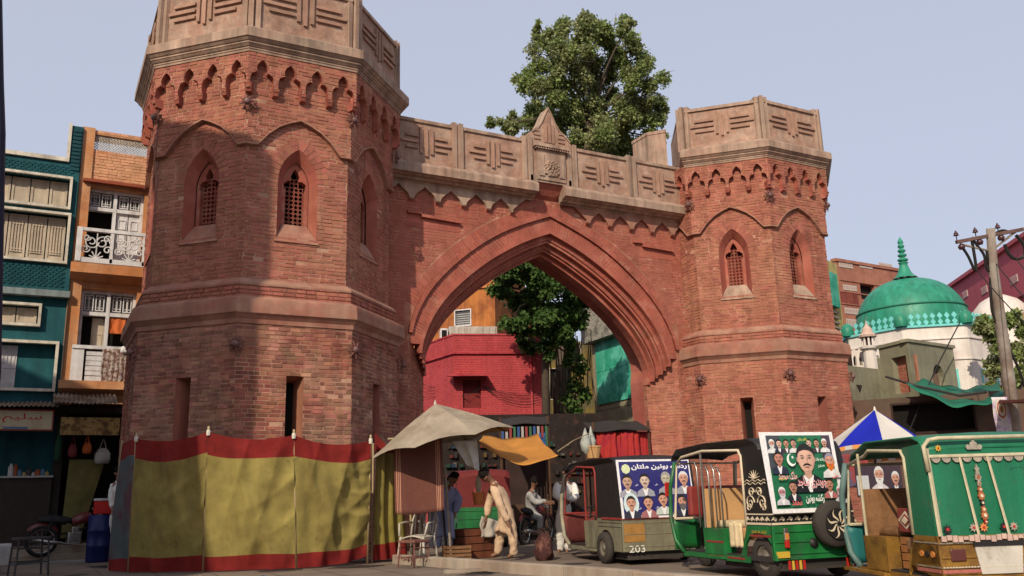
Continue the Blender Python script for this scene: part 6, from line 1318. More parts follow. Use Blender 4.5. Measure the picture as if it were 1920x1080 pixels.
# loose shirt tail
mb = MB(); cS = j(950, 962); 
def skirt(s, t):
    a = 2*math.pi*s; top, bot = j(951, 955), j(949, 1000); c = bot.lerp(top, t); r = .185-.08*t+(.022*math.sin(7*a+3*t)+.012*math.sin(13*a))*(1-t); return c+V3(math.cos(a)*r*1.0, math.sin(a)*r*.85, .05*math.sin(2*a+1)*(1-t))
mb.sheet(skirt, 36, 8); o = mb.build('shirt_tail', BEI, _, smooth=True, solid=.01)
mc_, mf = motorcycle(G(1006, 995, 20), 35, 'dark motorcycle ridden through the arch by the man in grey', 'motorcycle')
Dm = 20
JR = dict(head=j(1002, 904, 0), neck=j(999, 917), chest=j(996, 930), waist=j(993, 948), hip=j(992, 962), lsh=j(991, 925, -.18), lel=j(1003, 942, -.2), lwr=j(1018, 942, -.2), rsh=j(1001, 925, .16), rel=j(1012, 940, .2), rwr=j(1024, 941, .2), lhp=j(993, 965, -.1), lkn=j(1013, 970, -.15), lan=j(1012, 990, -.15), ltoe=j(1020, 993, -.15), rhp=j(994, 965, .1), rkn=j(1014, 969, .15), ran=j(1012, 990, .15), rtoe=j(1020, 992, .15))
person('man in pale grey clothes riding a motorcycle towards the right, under the arch', G(1000, 995, 20), JR, None, GRC, (1, .3, -.05), cl_scale=.95)
Dm = 16.6
JW = dict(head=j(1064, 887, 0), neck=j(1062, 899), chest=j(1060, 914), waist=j(1058, 940), hip=j(1057, 965), lsh=j(1045, 908, -.1), lel=j(1042, 930, -.2), lwr=j(1055, 936, -.35), rsh=j(1076, 908, .1), rel=j(1080, 930, -.1), rwr=j(1068, 938, -.3), lhp=j(1051, 968, 0), lkn=j(1051, 1000), lan=j(1051, 1030), ltoe=j(1046, 1036, -.15), rhp=j(1064, 968), rkn=j(1065, 1000), ran=j(1065, 1030), rtoe=j(1062, 1036, -.15))
person('man in white shirt with lowered head standing behind the windscreen of the grey rickshaw', G(1058, 1035, 16.6), JW, None, WHT, (-.2, -1, -.55), cl_scale=.92)
Dm = 16.0
JB = dict(head=j(850, 898, 0), neck=j(846, 910), chest=j(842, 924), waist=j(836, 948), hip=j(830, 968), lsh=j(832, 919, -.15), lel=j(824, 942, -.2), lwr=j(832, 960, -.3), rsh=j(853, 919, .1), rel=j(860, 942), rwr=j(853, 960, -.2), lhp=j(824, 972, -.1), lkn=j(822, 980, -.5), lan=j(820, 1022, -.5), ltoe=j(814, 1028, -.65), rhp=j(838, 972, -.1), rkn=j(842, 982, -.5), ran=j(842, 1022, -.45), rtoe=j(842, 1030, -.6))
tb_, _h = person('person in pale blue clothes seated behind the steel post, beside the hanging blanket', G(832, 1035, 16), JB, None, BLC, (.1, -1, -.1), seated=True, cl_scale=1.05)
mb = MB(); mb.sheet(lambda s, t: j(806+44*s+4*(1-t), 1012-50*t-6*math.sin(3*s), -.6+.03*math.sin(20*s))-V3(0, 0, 0), 24, 10); mb.build('shawl', BLC, tb_, smooth=True, solid=.008)
Dm = 17.5
_j = j
def j(x, y, dd=0): return atD(x+9, y, Dm+dd)
JL = dict(head=j(214, 888, 0), neck=j(213, 900), chest=j(212, 915), waist=j(212, 938), hip=j(212, 958), lsh=j(202, 910, 0), lel=j(201, 932, -.1), lwr=j(202, 950, -.2), rsh=j(224, 910, 0), rel=j(226, 930), rwr=j(226, 948, -.1), lhp=j(206, 962), lkn=j(206, 995), lan=j(206, 1028), ltoe=j(204, 1034, -.15), rhp=j(219, 962), rkn=j(219, 995), ran=j(219, 1028), rtoe=j(219, 1034, -.15))
person('person in white shirt half hidden by the grey end of the tent screen', G(212, 1034, 17.5), JL, None, WHT, (-.3, -1, 0), cl_scale=.9)

# ------------------------------------------------------------------ chairs, sacks and crates by the umbrella
PLW = M('dirty_white_plastic_chair', (.42, .38, .32), .5, .15, 5, .05)
def plastic_chair(o, deg, label):
    t = thing('plastic_chair', label, 'chair', o); f = yawframe(o, deg)
    mb = MB(); mb.sheet(lambda s, q: f(-.22+.44*s, .44+.02*math.cos(math.pi*(s-.5)*2)-.02*q, -.2+.42*q), 6, 6); mb.build('seat', PLW, t, smooth=True, solid=.02)
    mb = MB()
    for k in range(5): u = -.17+k*.085; mb.tube([f(u, .46, -.21), f(u*1.08, .66, -.27), f(u*1.05, .84, -.30)], .016, 5)
    mb.tube([f(-.23, .45, -.2), f(-.24, .7, -.28), f(-.17, .88, -.31), f(0, .90, -.32), f(.17, .88, -.31), f(.24, .7, -.28), f(.23, .45, -.2)], .02, 6); mb.build('backrest', PLW, t, smooth=True)
    for sx in (-1, 1): mb = MB(); mb.tube([f(sx*.24, .66, -.27), f(sx*.28, .67, -.05), f(sx*.27, .65, .15), f(sx*.24, .45, .2)], .02, 6); mb.build('armrest', PLW, t, smooth=True)
    for sx in (-1, 1):
        for sy in (-.2, .2): mb = MB(); mb.tube([f(sx*.21, .44, sy), f(sx*.26, 0, sy*1.25)], [.026, .018], 6); mb.build('leg', PLW, t, smooth=True)
    return t
plastic_chair(G(783, 1042, 14.9), -50, 'dirty white plastic armchair under the hanging blanket, nearer the olive satin screen'); plastic_chair(G(815, 1034, 15.6), -20, 'dirty white plastic armchair directly below the right edge of the hanging blanket')
t = stool(G(776, 1052, 14.0), .42, .36, 'thin rusty iron stool standing on the kerb end before the plastic chairs', IRON, 25, 'iron_stool')
mb = MB(); rg = random.Random(4)
for i in range(22): p = atD(752+rg.random()*48, 1047+rg.random()*8, 13.6); q = p+V3(rg.uniform(-.12, .12), rg.uniform(-.1, .1), rg.uniform(-.02, .06)); mb.tube([p, p.lerp(q, .5)+V3(0, 0, .03), q], .006, 4)
tag(mb.build('wire_heap', IRON), 'small heap of tangled rusty wire at the end of the kerb', 'scrap')
def crate(x, y, D_, w_, h, d, mat, label, deg=0, name='crate', cat='crate', slats=True):
    p = G(x, y, D_); f = yawframe(p, deg); t = thing(name, label, cat, p); n_ = 4
    if slats:
        mb = MB(); mb.box(-w_/2+.02, w_/2-.02, .01, h-.02, -d/2+.02, d/2-.02, f); mb.build('crate_inside', DARKC, t)
        for k in range(n_):
            z = k*h/n_
            for nn in (-d/2, d/2-.015): mb = MB(); mb.box(-w_/2, w_/2, z+.008, z+h/n_-.008, nn, nn+.015, f); mb.build('slat', mat, t)
            for uu in (-w_/2, w_/2-.015): mb = MB(); mb.box(uu, uu+.015, z+.008, z+h/n_-.008, -d/2+.016, d/2-.016, f); mb.build('slat', mat, t)
    else: mb = MB(); mb.box(-w_/2, w_/2, 0, h, -d/2, d/2, f); mb.build('panel', mat, t, bevel=.01)
    return t
RWOOD = M('red_brown_wood', (.14, .045, .022), .7, .25, 4, .3, 40, streak=.3)
crate(885, 1030, 15.7, .66, .52, .5, RWOOD, 'red brown wooden box standing between the seated person and the bending man', 8)
crate(856, 1040, 15.2, .42, .26, .4, WOODB, 'low brown wooden box in front of the seated person', -10)
mb = MB(); p = atD(918, 985, 15.6); mb.sheet(lambda s, t: p+V3(-.16+.34*s+.02*math.sin(8*t), .03*math.sin(9*s), -.20+.36*t-.1*s*t), 10, 10); tag(mb.build('paper_sack', M('grey_white_sack', (.40, .36, .31), .9, .2, 5, .2), smooth=True, solid=.02), 'grey white sack held in front of the bending man', 'sack')
t = stool(G(922, 1032, 15.9), .42, .3, 'small dark table carrying the sack behind the bending man', DKM, 0, 'small_table')
mb = MB(); p = atD(898, 925, 15.8); mb.lathe([(.09, -.2), (.12, 0), (.125, 0), (.125, .02), (.05, .02)], 12, p); tag(mb.build('basket', M('orange_basket', (.5, .16, .05), .7, .2, 8), smooth=False), 'orange basket hanging before the face of the bending man', 'basket')
mb = MB(); p = atD(897, 908, 15.9); mb.lathe([(0, -.16), (.05, -.12), (.06, 0), (.03, .14), (.0, .18)], 8, p); tag(mb.build('hanging_bag', M('cream_bag', (.4, .32, .22), .8), smooth=True), 'cream coloured small bag hanging above the orange basket', 'bag')

# ------------------------------------------------------------------ auto rickshaws
TYRE = M('dusty_tyre', (.045, .038, .033), .9, .2, 8, .3, 40); RIM = M('dusty_rim', (.22, .19, .15), .6, .2, 8, .1, metal=.5); SCRO = M('cream_scroll_paint', (.60, .50, .36), .6, .1, 4)
CHROME = M('steel_bar', (.5, .46, .42), .3, .1, 4, 0, metal=.9); GLS = M('dirty_glass', (.10, .11, .11), .15, .1, 3, 0, spec=.8)
def wheel(f, u, v, r, par, wdt=.11, mat=TYRE, name='wheel'):      # axle along u
    c = f(u, v, r); w_ = Frame(c, f.v, f.n, f.u); mb = MB()
    mb.lathe([(r*.55, -wdt/2), (r*.9, -wdt/2), (r*.98, -wdt*.3), (r, 0), (r*.98, wdt*.3), (r*.9, wdt/2), (r*.55, wdt/2), (r*.55, -wdt/2)], 26, (0, 0, 0), w_); t = mb.build(name, mat, par, smooth=True)
    mb = MB(); mb.lathe([(r*.56, -wdt*.32), (r*.48, -wdt*.38), (r*.42, -wdt*.15), (r*.2, -wdt*.1), (r*.16, -wdt*.35), (0, -wdt*.38)], 20, (0, 0, 0), w_); mb.lathe([(r*.56, wdt*.32), (r*.42, wdt*.15), (0, wdt*.3)], 20, (0, 0, 0), w_); mb.build('rim', RIM, t, smooth=True); return t
def scroll(mb, f, cx, cy, s, n=0, flip=1, r=.006):
    P = []
    for i in range(19): t = i/18; q = t*2.9*math.pi; rr = s*(1-.8*t); P.append(f(cx+flip*(s-rr*math.cos(q)), cy+rr*math.sin(q), n))
    mb.tube(P, [r*2.1*(1-.5*i/18) for i in range(19)], 5, flat=.5)
def rickshaw(label, o, ang, w, l, H, belt, zb, mats, opt):
    a = RAD(ang); f = Frame(o, (math.cos(a), -math.sin(a), 0), (math.sin(a), math.cos(a), 0), (0, 0, 1)); t = thing('auto_rickshaw', label, 'auto rickshaw', o)
    BODY, CAN, FRM, SEAT = mats; SD = Frame(f.o, f.v, f.n, -f.u); RE = Frame(f.o, f.u, f.n, -f.v)      # left side: u forward, v up; rear: u right, v up
    d0, d1, vf = opt.get('d0', .55), opt.get('d1', 1.95), l; wr_ = opt.get('wr', .26)
    # body
    wv = opt.get('wv', .28)
    arch = [(wv+(wr_+.06)*math.cos(q), wr_-.02+(wr_+.05)*math.sin(q)) for q in [math.pi*k/10 for k in range(10, -1, -1)] if wr_-.02+(wr_+.05)*math.sin(q) > zb]
    mb = MB(); prof = [(0, zb), (arch[0][0], zb)]+arch+[(arch[-1][0], zb), (d0+.2, zb), (d0+.12, zb+.12), (d0, belt), (0, belt)]
    mb.prism(prof, -.03, 0, SD); mb.build('side_panel', BODY, t, bevel=.008); mb = MB(); mb.prism(prof, -.03, 0, Frame(f(w, 0, 0), f.v, f.n, f.u)); mb.build('side_panel', BODY, t, bevel=.008)
    mb = MB(); mb.box(0.0, w, zb, belt, -.03, .015, RE)
    for z in (zb+.06, belt-.08, (zb+belt)/2): mb.box(.02, w-.02, z, z+.018, .015, .028, RE)
    mb.build('rear_panel', BODY, t, bevel=.006)
    mb = MB(); mb.box(0.02, w-.02, .02, vf-.35, zb-.02, zb+.04, f); mb.build('floor', DKM, t)
    mb = MB(); pz = belt-.05; mb.prism([(1.02, zb-.02), (1.5, zb-.02), (1.52, pz), (1.0, pz)], -.16, .0, SD); mb.build('seat_box', BODY, t, bevel=.01); mb = MB(); mb.prism([(1.02, zb-.02), (1.5, zb-.02), (1.52, pz), (1.0, pz)], -.16, .0, Frame(f(w, 0, 0), f.v, f.n, f.u)); mb.build('seat_box', BODY, t, bevel=.01)
    mb = MB(); mb.box(-.0, .02, d0, vf-.3, zb-.05, zb+.02, f); mb.box(-.07, .0, 1.0, 1.95, zb-.03, zb+.0, f); mb.build('sill', BODY if not opt.get('sillm') else opt['sillm'], t)
    # seats
    mb = MB(); mb.box(.06, w-.06, .18, .72, belt-.18, belt-.04, f); mb.build('rear_seat', SEAT, t, bevel=.03); mb = MB(); mb.box(.10, w-.10, .06, .14, belt-.02, belt+.5, f); mb.build('seat_back', SEAT, t, bevel=.03)
    mb = MB(); mb.box(.15, w-.15, 1.02, 1.46, pz, pz+.09, f); mb.build('driver_seat', opt.get('dseat', SEAT), t, bevel=.03)
    if 'cover' in opt: mb = MB(); mb.sheet(lambda s, q: SD(d0+.16+.30*s, zb+.12+(belt-.10-zb)*q, -.04+.02*math.sin(17*s)), 10, 8); mb.build('seat_cover', opt['cover'], t, smooth=True, solid=.01)
    if 'part' in opt: mb = MB(); mb.box(.04, w-.04, 1.50, 1.53, pz, belt+.45, f); mb.build('partition', opt['part'], t)
    # canopy
    bz = opt.get('lean', .14); tb = H-.10
    mb = MB()
    prof_r = [(-.02, H-.16), (.05, H-.05), (.2, H), (1.2, H+.01), (d1, H-.03), (vf-.05, H-.10), (vf+.06, H-.16)]
    def roof(s, q): k = q*(len(prof_r)-1); i = min(int(k), len(prof_r)-2); r_ = k-i; v = prof_r[i][0]*(1-r_)+prof_r[i+1][0]*r_; z = prof_r[i][1]*(1-r_)+prof_r[i+1][1]*r_; nar = .12*max(0, (v-d1))/(vf-d1); return f(nar*w+(w*(1-2*nar))*s+(.03 if s in (0, 1) else 0)*0, v+bz, z+.03*math.sin(math.pi*s)-.0)
    mb.sheet(roof, 10, 18); mb.build('roof_canopy', CAN, t, smooth=True, solid=.02)
    for sx, g_ in ((0, SD), (1, Frame(f(w, 0, 0), f.v, f.n, f.u))):
        mb = MB(); mb.prism([(0, belt), (d0, belt), (d0+.02, H-.10), (bz+.03, H-.08), (bz-.02, H-.16)], -.015, .0, g_); mb.build('canopy_side', CAN, t)
    mb = MB(); mb.hexa([f(.01, .0, belt), f(w-.01, .0, belt), f(w-.01, .03, belt), f(.01, .03, belt), f(.01, bz-.02, H-.14), f(w-.01, bz-.02, H-.14), f(w-.01, bz+.02, H-.14), f(.01, bz+.02, H-.14)]); mb.build('canopy_back', CAN, t)
    # door frame tubes, pillars, bars
    for sx in (0, 1):
        u0 = 0 if sx == 0 else w; s_ = 1 if sx == 0 else -1
        mb = MB(); mb.tube([f(u0, d0, belt), f(u0, d0, H-.20), f(u0, d0+.05, H-.13), f(u0+s_*.02, (d0+vf)/2, H-.09), f(u0+s_*.06, d1+.1, H-.14), f(u0+s_*.10, vf-.08, H-.22)], .02, 6); mb.build('door_frame', FRM, t, smooth=True)
        mb = MB(); mb.tube([f(u0+s_*.10, vf-.02, H-.20), f(u0+s_*.06, vf+.08, H-.55), f(u0+s_*.05, vf+.10, belt+.05), f(u0+s_*.06, vf+.02, zb+.15), f(u0+s_*.10, vf-.12, zb)], opt.get('prad', .028), 8); mb.build('front_pillar', opt.get('pil', FRM), t, smooth=True)
        mb = MB(); mb.tube([f(u0+s_*.03, 1.5, pz), f(u0+s_*.03, 1.5, H-.11)], .016, 6); mb.build('door_bar', opt.get('bar', FRM), t)
    for k, (v, z1_) in enumerate(opt.get('bars', [])): mb = MB(); mb.tube([f(.03, v, pz), f(.03, v, z1_), f(.03, v+.04, z1_+.08), f(.03, v+.12, z1_+.1)], .012, 6); mb.build('grab_bar', CHROME, t, smooth=True)
    # front: windscreen, cowl, fork, mudguard and wheel
    mb = MB(); mb.hexa([f(.10, vf+.02, belt+.08), f(w-.10, vf+.02, belt+.08), f(w-.10, vf+.03, belt+.08), f(.10, vf+.03, belt+.08), f(.12, vf-.05, H-.26), f(w-.12, vf-.05, H-.26), f(w-.12, vf-.04, H-.26), f(.12, vf-.04, H-.26)]); 
    frm = MB(); frm.tube([f(.08, vf+.03, belt+.05), f(w-.08, vf+.03, belt+.05), f(w-.12, vf-.04, H-.22), f(.12, vf-.04, H-.22), f(.08, vf+.03, belt+.05)], .018, 6); frm.build('windscreen_frame', FRM, t)
    mb = MB(); mb.sheet(lambda s, q: f(.07+(w-.14)*s, vf+.04+.14*math.sin(math.pi*s)*(1-.3*q), zb+.02+(belt+.02-zb)*q), 12, 5); mb.build('front_cowl', opt.get('cowl', BODY), t, smooth=True, solid=.02)
    mb = MB(); mb.sheet(lambda s, q: f(w/2-.16+.32*s, vf+.12+.33*math.cos(math.pi*(.05+.75*q)), .26+.36*math.sin(math.pi*(.02+.75*q))+.05*math.sin(math.pi*s)), 8, 12); mb.build('front_mudguard', opt.get('cowl', BODY), t, smooth=True, solid=.012)
    wheel(f, w/2, vf+.12, wr_*.92, t); mb = MB(); mb.tube([f(w/2-.08, vf+.12, wr_*.9), f(w/2-.08, vf+.0, belt+.1)], .02, 6); mb.tube([f(w/2-.3, vf-.25, belt+.14), f(w/2, vf-.12, belt+.16), f(w/2+.3, vf-.25, belt+.14)], .015, 6); mb.build('handlebar', DKM, t)
    wheel(f, opt.get('wo', .10), wv, wr_, t); wheel(f, w-opt.get('wo', .10), wv, wr_, t)
    mb = MB(); mb.box(.1, w-.1, .05, 1.2, zb-.12, zb-.02, f); mb.build('underframe', TYRE, t)
    return t, f, SD, RE
def ell(cx, cy, a, b, n=14, t0=0, t1=2*math.pi): return [(cx+a*math.cos(t0+(t1-t0)*i/(n-1 if t1-t0 < 6 else n)), cy+b*math.sin(t0+(t1-t0)*i/(n-1 if t1-t0 < 6 else n))) for i in range(n)]
PMATS = {}
def pm(c): 
    if c not in PMATS: PMATS[c] = M('poster_print', c, .4, .16, 30, .12, 6, spec=.45)
    return PMATS[c]
class Print:      # flat print: layers of ink a fraction of a millimetre apart
    def __init__(s, f): s.f = f; s.mb = MB(); s.cols = []; s.z = .001
    def shape(s, pts, c, dz=.0004):
        if c not in s.cols: s.cols.append(c)
        s.mb.k = s.cols.index(c); s.mb.poly([s.f(a, b, s.z) for a, b in pts]); s.z += dz*.35
    def portrait(s, cx, cy, r, hair=(.015, .012, .01), coat=(.03, .03, .05), shirt=(.7, .7, .7), skin=(.52, .27, .19), beard=None, cap=None, halo=None, mous=True):
        if halo: s.shape(ell(cx, cy-.1*r, r*1.35, r*1.75), halo)
        s.shape([(cx-r*1.5, cy-r*2.3), (cx+r*1.5, cy-r*2.3), (cx+r*1.35, cy-r*1.55), (cx+r*.5, cy-r*1.05), (cx-r*.5, cy-r*1.05), (cx-r*1.35, cy-r*1.55)], coat)
        s.shape([(cx-r*.45, cy-r*1.1), (cx+r*.45, cy-r*1.1), (cx+r*.12, cy-r*2.3), (cx-r*.12, cy-r*2.3)], shirt)
        s.shape([(cx-r*.33, cy-r*.6), (cx+r*.33, cy-r*.6), (cx+r*.3, cy-r*1.2), (cx, cy-r*1.4), (cx-r*.3, cy-r*1.2)], tuple(k*.75 for k in skin))
        def egg(a, b, n=18, dx=0, dy=0): return [(cx+dx*r+a*r*math.cos(q)*(1 if math.sin(q) > 0 else 1-.22*abs(math.sin(q))**1.5), cy+dy*r+b*r*math.sin(q)) for q in [2*math.pi*k/n for k in range(n)]]
        sh = lambda k: tuple(v*k for v in skin)
        s.shape(egg(.82, .98, dy=.20), cap or hair)
        for sx in (-1, 1): s.shape(ell(cx+sx*r*.73, cy+r*.02, r*.10, r*.2, 8), sh(.7))
        s.shape(egg(.74, 1.0), sh(.72)); s.shape(egg(.66, .94, dx=-.05), sh(.88)); s.shape(egg(.50, .80, dx=-.12, dy=.04), skin); s.shape(ell(cx-.15*r, cy+r*.48, r*.30, r*.18, 10), sh(1.12))
        s.shape([(cx-r*.76, cy+r*.30), (cx-r*.70, cy+r*.75), (cx-r*.35, cy+r*1.12), (cx+r*.3, cy+r*1.14), (cx+r*.70, cy+r*.78), (cx+r*.76, cy+r*.25), (cx+r*.60, cy+r*.52), (cx+r*.30, cy+r*.68), (cx-r*.1, cy+r*.72), (cx-r*.5, cy+r*.60)], cap or hair)
        if beard: s.shape([(cx-r*.73, cy+r*.05), (cx-r*.55, cy-r*.28), (cx-r*.3, cy-r*.36), (cx+r*.3, cy-r*.36), (cx+r*.55, cy-r*.28), (cx+r*.73, cy+r*.05), (cx+r*.66, cy-r*.6), (cx+r*.42, cy-r*1.1), (cx+r*.05, cy-r*1.42), (cx-r*.36, cy-r*1.15), (cx-r*.62, cy-r*.65)], beard)
        for sx in (-1, 1): s.shape(ell(cx+sx*r*.30, cy+r*.15, r*.20, r*.13, 10), sh(.62)); s.shape(ell(cx+sx*r*.30, cy+r*.13, r*.13, r*.055, 8), (.22, .17, .15)); s.shape(ell(cx+sx*r*.30, cy+r*.13, r*.055, r*.055, 7), (.015, .01, .01)); s.shape([(cx+sx*r*.12, cy+r*.27), (cx+sx*r*.35, cy+r*.37), (cx+sx*r*.54, cy+r*.28), (cx+sx*r*.35, cy+r*.30)], hair if not beard else sh(.4))
        s.shape([(cx+.02*r, cy+.16*r), (cx+.12*r, cy+.1*r), (cx+.16*r, cy-.2*r), (cx-.14*r, cy-.2*r), (cx-.04*r, cy-.12*r)], sh(.68)); s.shape(ell(cx-.02*r, cy-.12*r, r*.07, r*.1, 7), sh(1.05))
        if mous: s.shape([(cx-r*.40, cy-r*.46), (cx-r*.22, cy-r*.28), (cx, cy-r*.24), (cx+r*.22, cy-r*.28), (cx+r*.40, cy-r*.46), (cx+r*.2, cy-r*.42), (cx, cy-r*.38), (cx-r*.2, cy-r*.42)], beard or hair)
        s.shape(ell(cx, cy-r*.53, r*.21, r*.055, 8), (.22, .07, .06))
        if not beard: s.shape(ell(cx, cy-r*.80, r*.22, r*.07, 8), sh(.72))
    def text(s, t, u, v, h, c, width=None, bold=.02):
        f2 = s.f; z = s.z; s.z += .0003
        if c not in s.cols: s.cols.append(c)
        o = lettering(t, f2, u, v, h, z, pm(c), None, 'tmp', width, bold)
        if o is None: return
        b = len(s.mb.v); s.mb.v += [tuple(v_.co) for v_ in o.data.vertices]; k = s.cols.index(c)
        for p in o.data.polygons: s.mb.f.append(tuple(b+i for i in p.vertices)); s.mb.m.append(k)
        bpy.data.objects.remove(o)
    def build(s, name, parent): return s.mb.build(name, [pm(c) for c in s.cols], parent)
# --- green rickshaw with the large poster
GB = M('bright_green_paint', (.012, .14, .035), .42, .25, 3, .15, 8, spec=.45, c2=(.02, .10, .04), mask=(.5, .65), mscale=4, streak=.25, c3=(.10, .10, .05), m3=(.60, .74), s3=4); BLKC = M('black_rexine', (.014, .012, .012), .55, .2, 4, .2, 30, spec=.4); TAN = M('tan_rexine', (.50, .29, .13), .6, .12, 4, .1); REDX = M('red_rexine', (.22, .03, .025), .5, .15, 4, .1, spec=.5); CRM = M('cream_seat_cloth', (.58, .46, .28), .8, .2, 5, .3)
oB = atZ(1456, 1093, 0)
rb, f, SD, RE = rickshaw('green auto rickshaw with black canopy, large green poster and spare wheel on the back', oB, 9, 1.2, 2.35, 1.66, .63, .24, (GB, BLKC, SCRO, TAN), dict(part=TAN, cover=CRM, bar=CHROME, bars=[(1.06, 1.25), (1.2, 1.3), (1.34, 1.28), (1.62, 1.35)], dseat=CRM, pil=GB, d0=.50))
w_ = 1.2
mb = MB()      # cream belt ribbon with a wave pattern, scrollwork on black
mb.box(-.004, w_+.0, .64, .665, .016, .022, RE); mb.box(0, .5, .64, .665, .002, .01, SD); mb.box(-.004, w_, .755, .77, .0, .012, RE.off(0, 0, -.02)); mb.box(0, .5, .755, .77, .002, .008, SD)
for fr, L_, nn in ((RE, w_, -.012), (SD, .5, .006)):
    k = int(L_/.1)
    for i in range(k): u = (i+.5)*L_/k; mb.prism([(u-.045, .69), (u, .735), (u+.045, .71), (u+.02, .68), (u-.01, .70)], nn, nn+.006, fr)
mb.build('painted_belt', SCRO, rb)
mb = MB()
for s_ in (-1, 1):
    scroll(mb, SD, .25+s_*.03, .90, .09, .006, s_); scroll(mb, SD, .25+s_*.02, 1.02, .06, .006, s_); scroll(mb, SD, .25+s_*.10, .84, .05, .006, s_, .005)
    scroll(mb, RE, .55+s_*.04, .83, .09, -.03, s_); scroll(mb, RE, .55+s_*.22, .82, .06, -.03, s_)
for q in range(7): a = math.pi*(q+.5)/7; mb.tube([SD(.25, 1.18, .006), SD(.25+.12*math.cos(a), 1.18+.10*math.sin(a), .006)], [.012, .003], 5)
for z in (1.12, 1.155): mb.tube([SD(.03+.44*i/20, z+.012*math.sin(i*1.2), .006) for i in range(21)], .006, 5)
mb.build('scroll_ornament', SCRO, rb)
# poster on the tilted back
tl = math.atan2(.12, 1.03-.0); PW, PH = 1.0, .92
pf = Frame(f(.015, -.075, .80), f.u, (f.n*math.cos(tl)+f.v*math.sin(tl)*.9))
if pf.n.dot(CAM-pf.o) < 0: pf.n = -pf.n
pp = Print(pf); pp.shape([(-.03, -.03), (PW, -.03), (PW-.0, PH), (-.06, PH)], (.72, .70, .70)); 
gr = (.015, .13, .06); pp.shape([(.03, .02), (PW-.05, .02), (PW-.05, PH-.04), (.03, PH-.04)], gr); pp.shape([(.03, .45), (.25, .6), (.22, PH-.04), (.03, PH-.04)], (.05, .06, .07)); pp.shape([(.80, .6), (PW-.05, .5), (PW-.05, PH-.04), (.83, PH-.04)], (.06, .04, .06))
for i, x in enumerate((.10, .20, .30, .40, .62, .73, .84)): pp.portrait(x, .78, .048, cap=(.7, .7, .68) if i in (0, 6) else None, beard=(.6, .58, .55) if i == 0 else None, skin=[(.5, .27, .2), (.62, .4, .32), (.45, .23, .15)][i % 3], coat=[(.6, .6, .6), (.02, .02, .05), (.05, .03, .03)][i % 3])
pp.portrait(.15, .60, .078, coat=(.02, .025, .05), skin=(.45, .2, .14)); pp.portrait(.87, .56, .085, cap=(.25, .23, .30), beard=(.55, .14, .02), coat=(.6, .6, .6), mous=False)
pp.portrait(.53, .58, .165, coat=(.012, .012, .016), skin=(.60, .36, .27))
pp.portrait(.28, .26, .068, coat=(.02, .02, .03), skin=(.4, .2, .14)); pp.portrait(.80, .28, .068, coat=(.35, .12, .12), skin=(.42, .2, .13))
for x in (.11, .93): pp.portrait(x, .20, .06, cap=(.65, .65, .66), coat=(.5, .5, .53), skin=(.4, .2, .22), beard=(.5, .5, .55))
cx, cy = .31, .58; pp.shape(ell(cx, cy, .065, .075, 20), (.75, .78, .72)); pp.shape(ell(cx+.018, cy+.012, .054, .062, 20), gr); st_ = [(cx+.02+(.022 if k % 2 == 0 else .009)*math.cos(math.pi/2+k*math.pi/5), cy+.03+(.022 if k % 2 == 0 else .009)*math.sin(math.pi/2+k*math.pi/5)) for k in range(10)]; pp.shape(st_, (.75, .78, .72))
RDT, WHT_ = (.62, .12, .14), (.78, .74, .72)
pp.text('پاکستان', .51, .82, .045, (.55, .5, .06), .14); pp.text('زندہ باد', .72, .58, .05, (.7, .75, .65), .12); pp.text('صدر', .72, .50, .04, (.7, .75, .65))
for dx, c in ((.004, WHT_), (0, RDT)): pp.text('ملک محمد', .22, .40-dx, .09, c, .26, .03 if c == WHT_ else .0)
for dx, c in ((.004, WHT_), (0, RDT)): pp.text('چوہدری ساجد', .55, .31-dx, .15, c, .42, .03 if c == WHT_ else .0)
pp.text('رکشہ یونین', .55, .12, .11, WHT_, .26, .03); pp.text('محمد', .29, .08, .06, RDT, .14); pp.text('علی', .90, .38, .06, RDT, .1); pp.text('سید', .14, .36, .035, (.5, .5, .1), .1)
pp.build('poster', rb)
# spare wheel with a cream pinwheel
sc_ = f(.80, -.10, .63); sw = Frame(sc_, f.u, f.n, -f.v); mb = MB(); r = .275; mb.lathe([(0, .09), (r*.62, .085), (r*.68, .07), (r*.9, .075), (r*.98, .03), (r, 0), (r*.98, -.05), (r*.85, -.07), (0, -.07)], 32, (0, 0, 0), sw); sp_ = mb.build('spare_wheel', TYRE, rb, smooth=True)
mb = MB(); mb.lathe([(0, .10), (r*.64, .095), (r*.66, .08)], 32, (0, 0, 0), sw); mb.build('wheel_cover', BLKC, sp_)
mb = MB()
for k in range(8):
    a = k*math.pi/4; P1, P2 = [], []
    for i in range(6): q = i/5; rr = .03+.145*q; b_ = a+.55*math.sin(q*math.pi)*.8+q*.35; wd = .02*math.sin(math.pi*min(1, q*.9+.08))+.003; P1.append((rr*math.cos(b_+wd/rr*.6), rr*math.sin(b_+wd/rr*.6))); P2.append((rr*math.cos(b_-wd/rr*.6), rr*math.sin(b_-wd/rr*.6)))
    for i in range(5): mb.poly([sw(*P1[i], .102), sw(*P1[i+1], .102), sw(*P2[i+1], .102), sw(*P2[i], .102)])
mb.build('pinwheel_emblem', SCRO, sp_)
LRED = M('red_lens', (.40, .02, .015), .25, .05, 4, 0, spec=.6); LORA = M('amber_lens', (.55, .20, .05), .25, .05, 4, 0, spec=.6); YEL = M('yellow_paint', (.50, .33, .04), .5, .1, 4)
for u in (.17, 1.10):
    mb = MB(); mb.box(u-.035, u+.035, .46, .56, .015, .05, RE); mb.box(u-.03, u+.03, .56, .60, .015, .045, RE); mb.build('tail_light_frame', CHROME, rb, bevel=.01); mb = MB(); mb.box(u-.028, u+.028, .38, .465, .017, .055, RE); mb.build('tail_light', LRED, rb, bevel=.01); mb = MB(); mb.box(u-.026, u+.026, .47, .545, .045, .056, RE); mb.build('indicator', LORA, rb, bevel=.008)
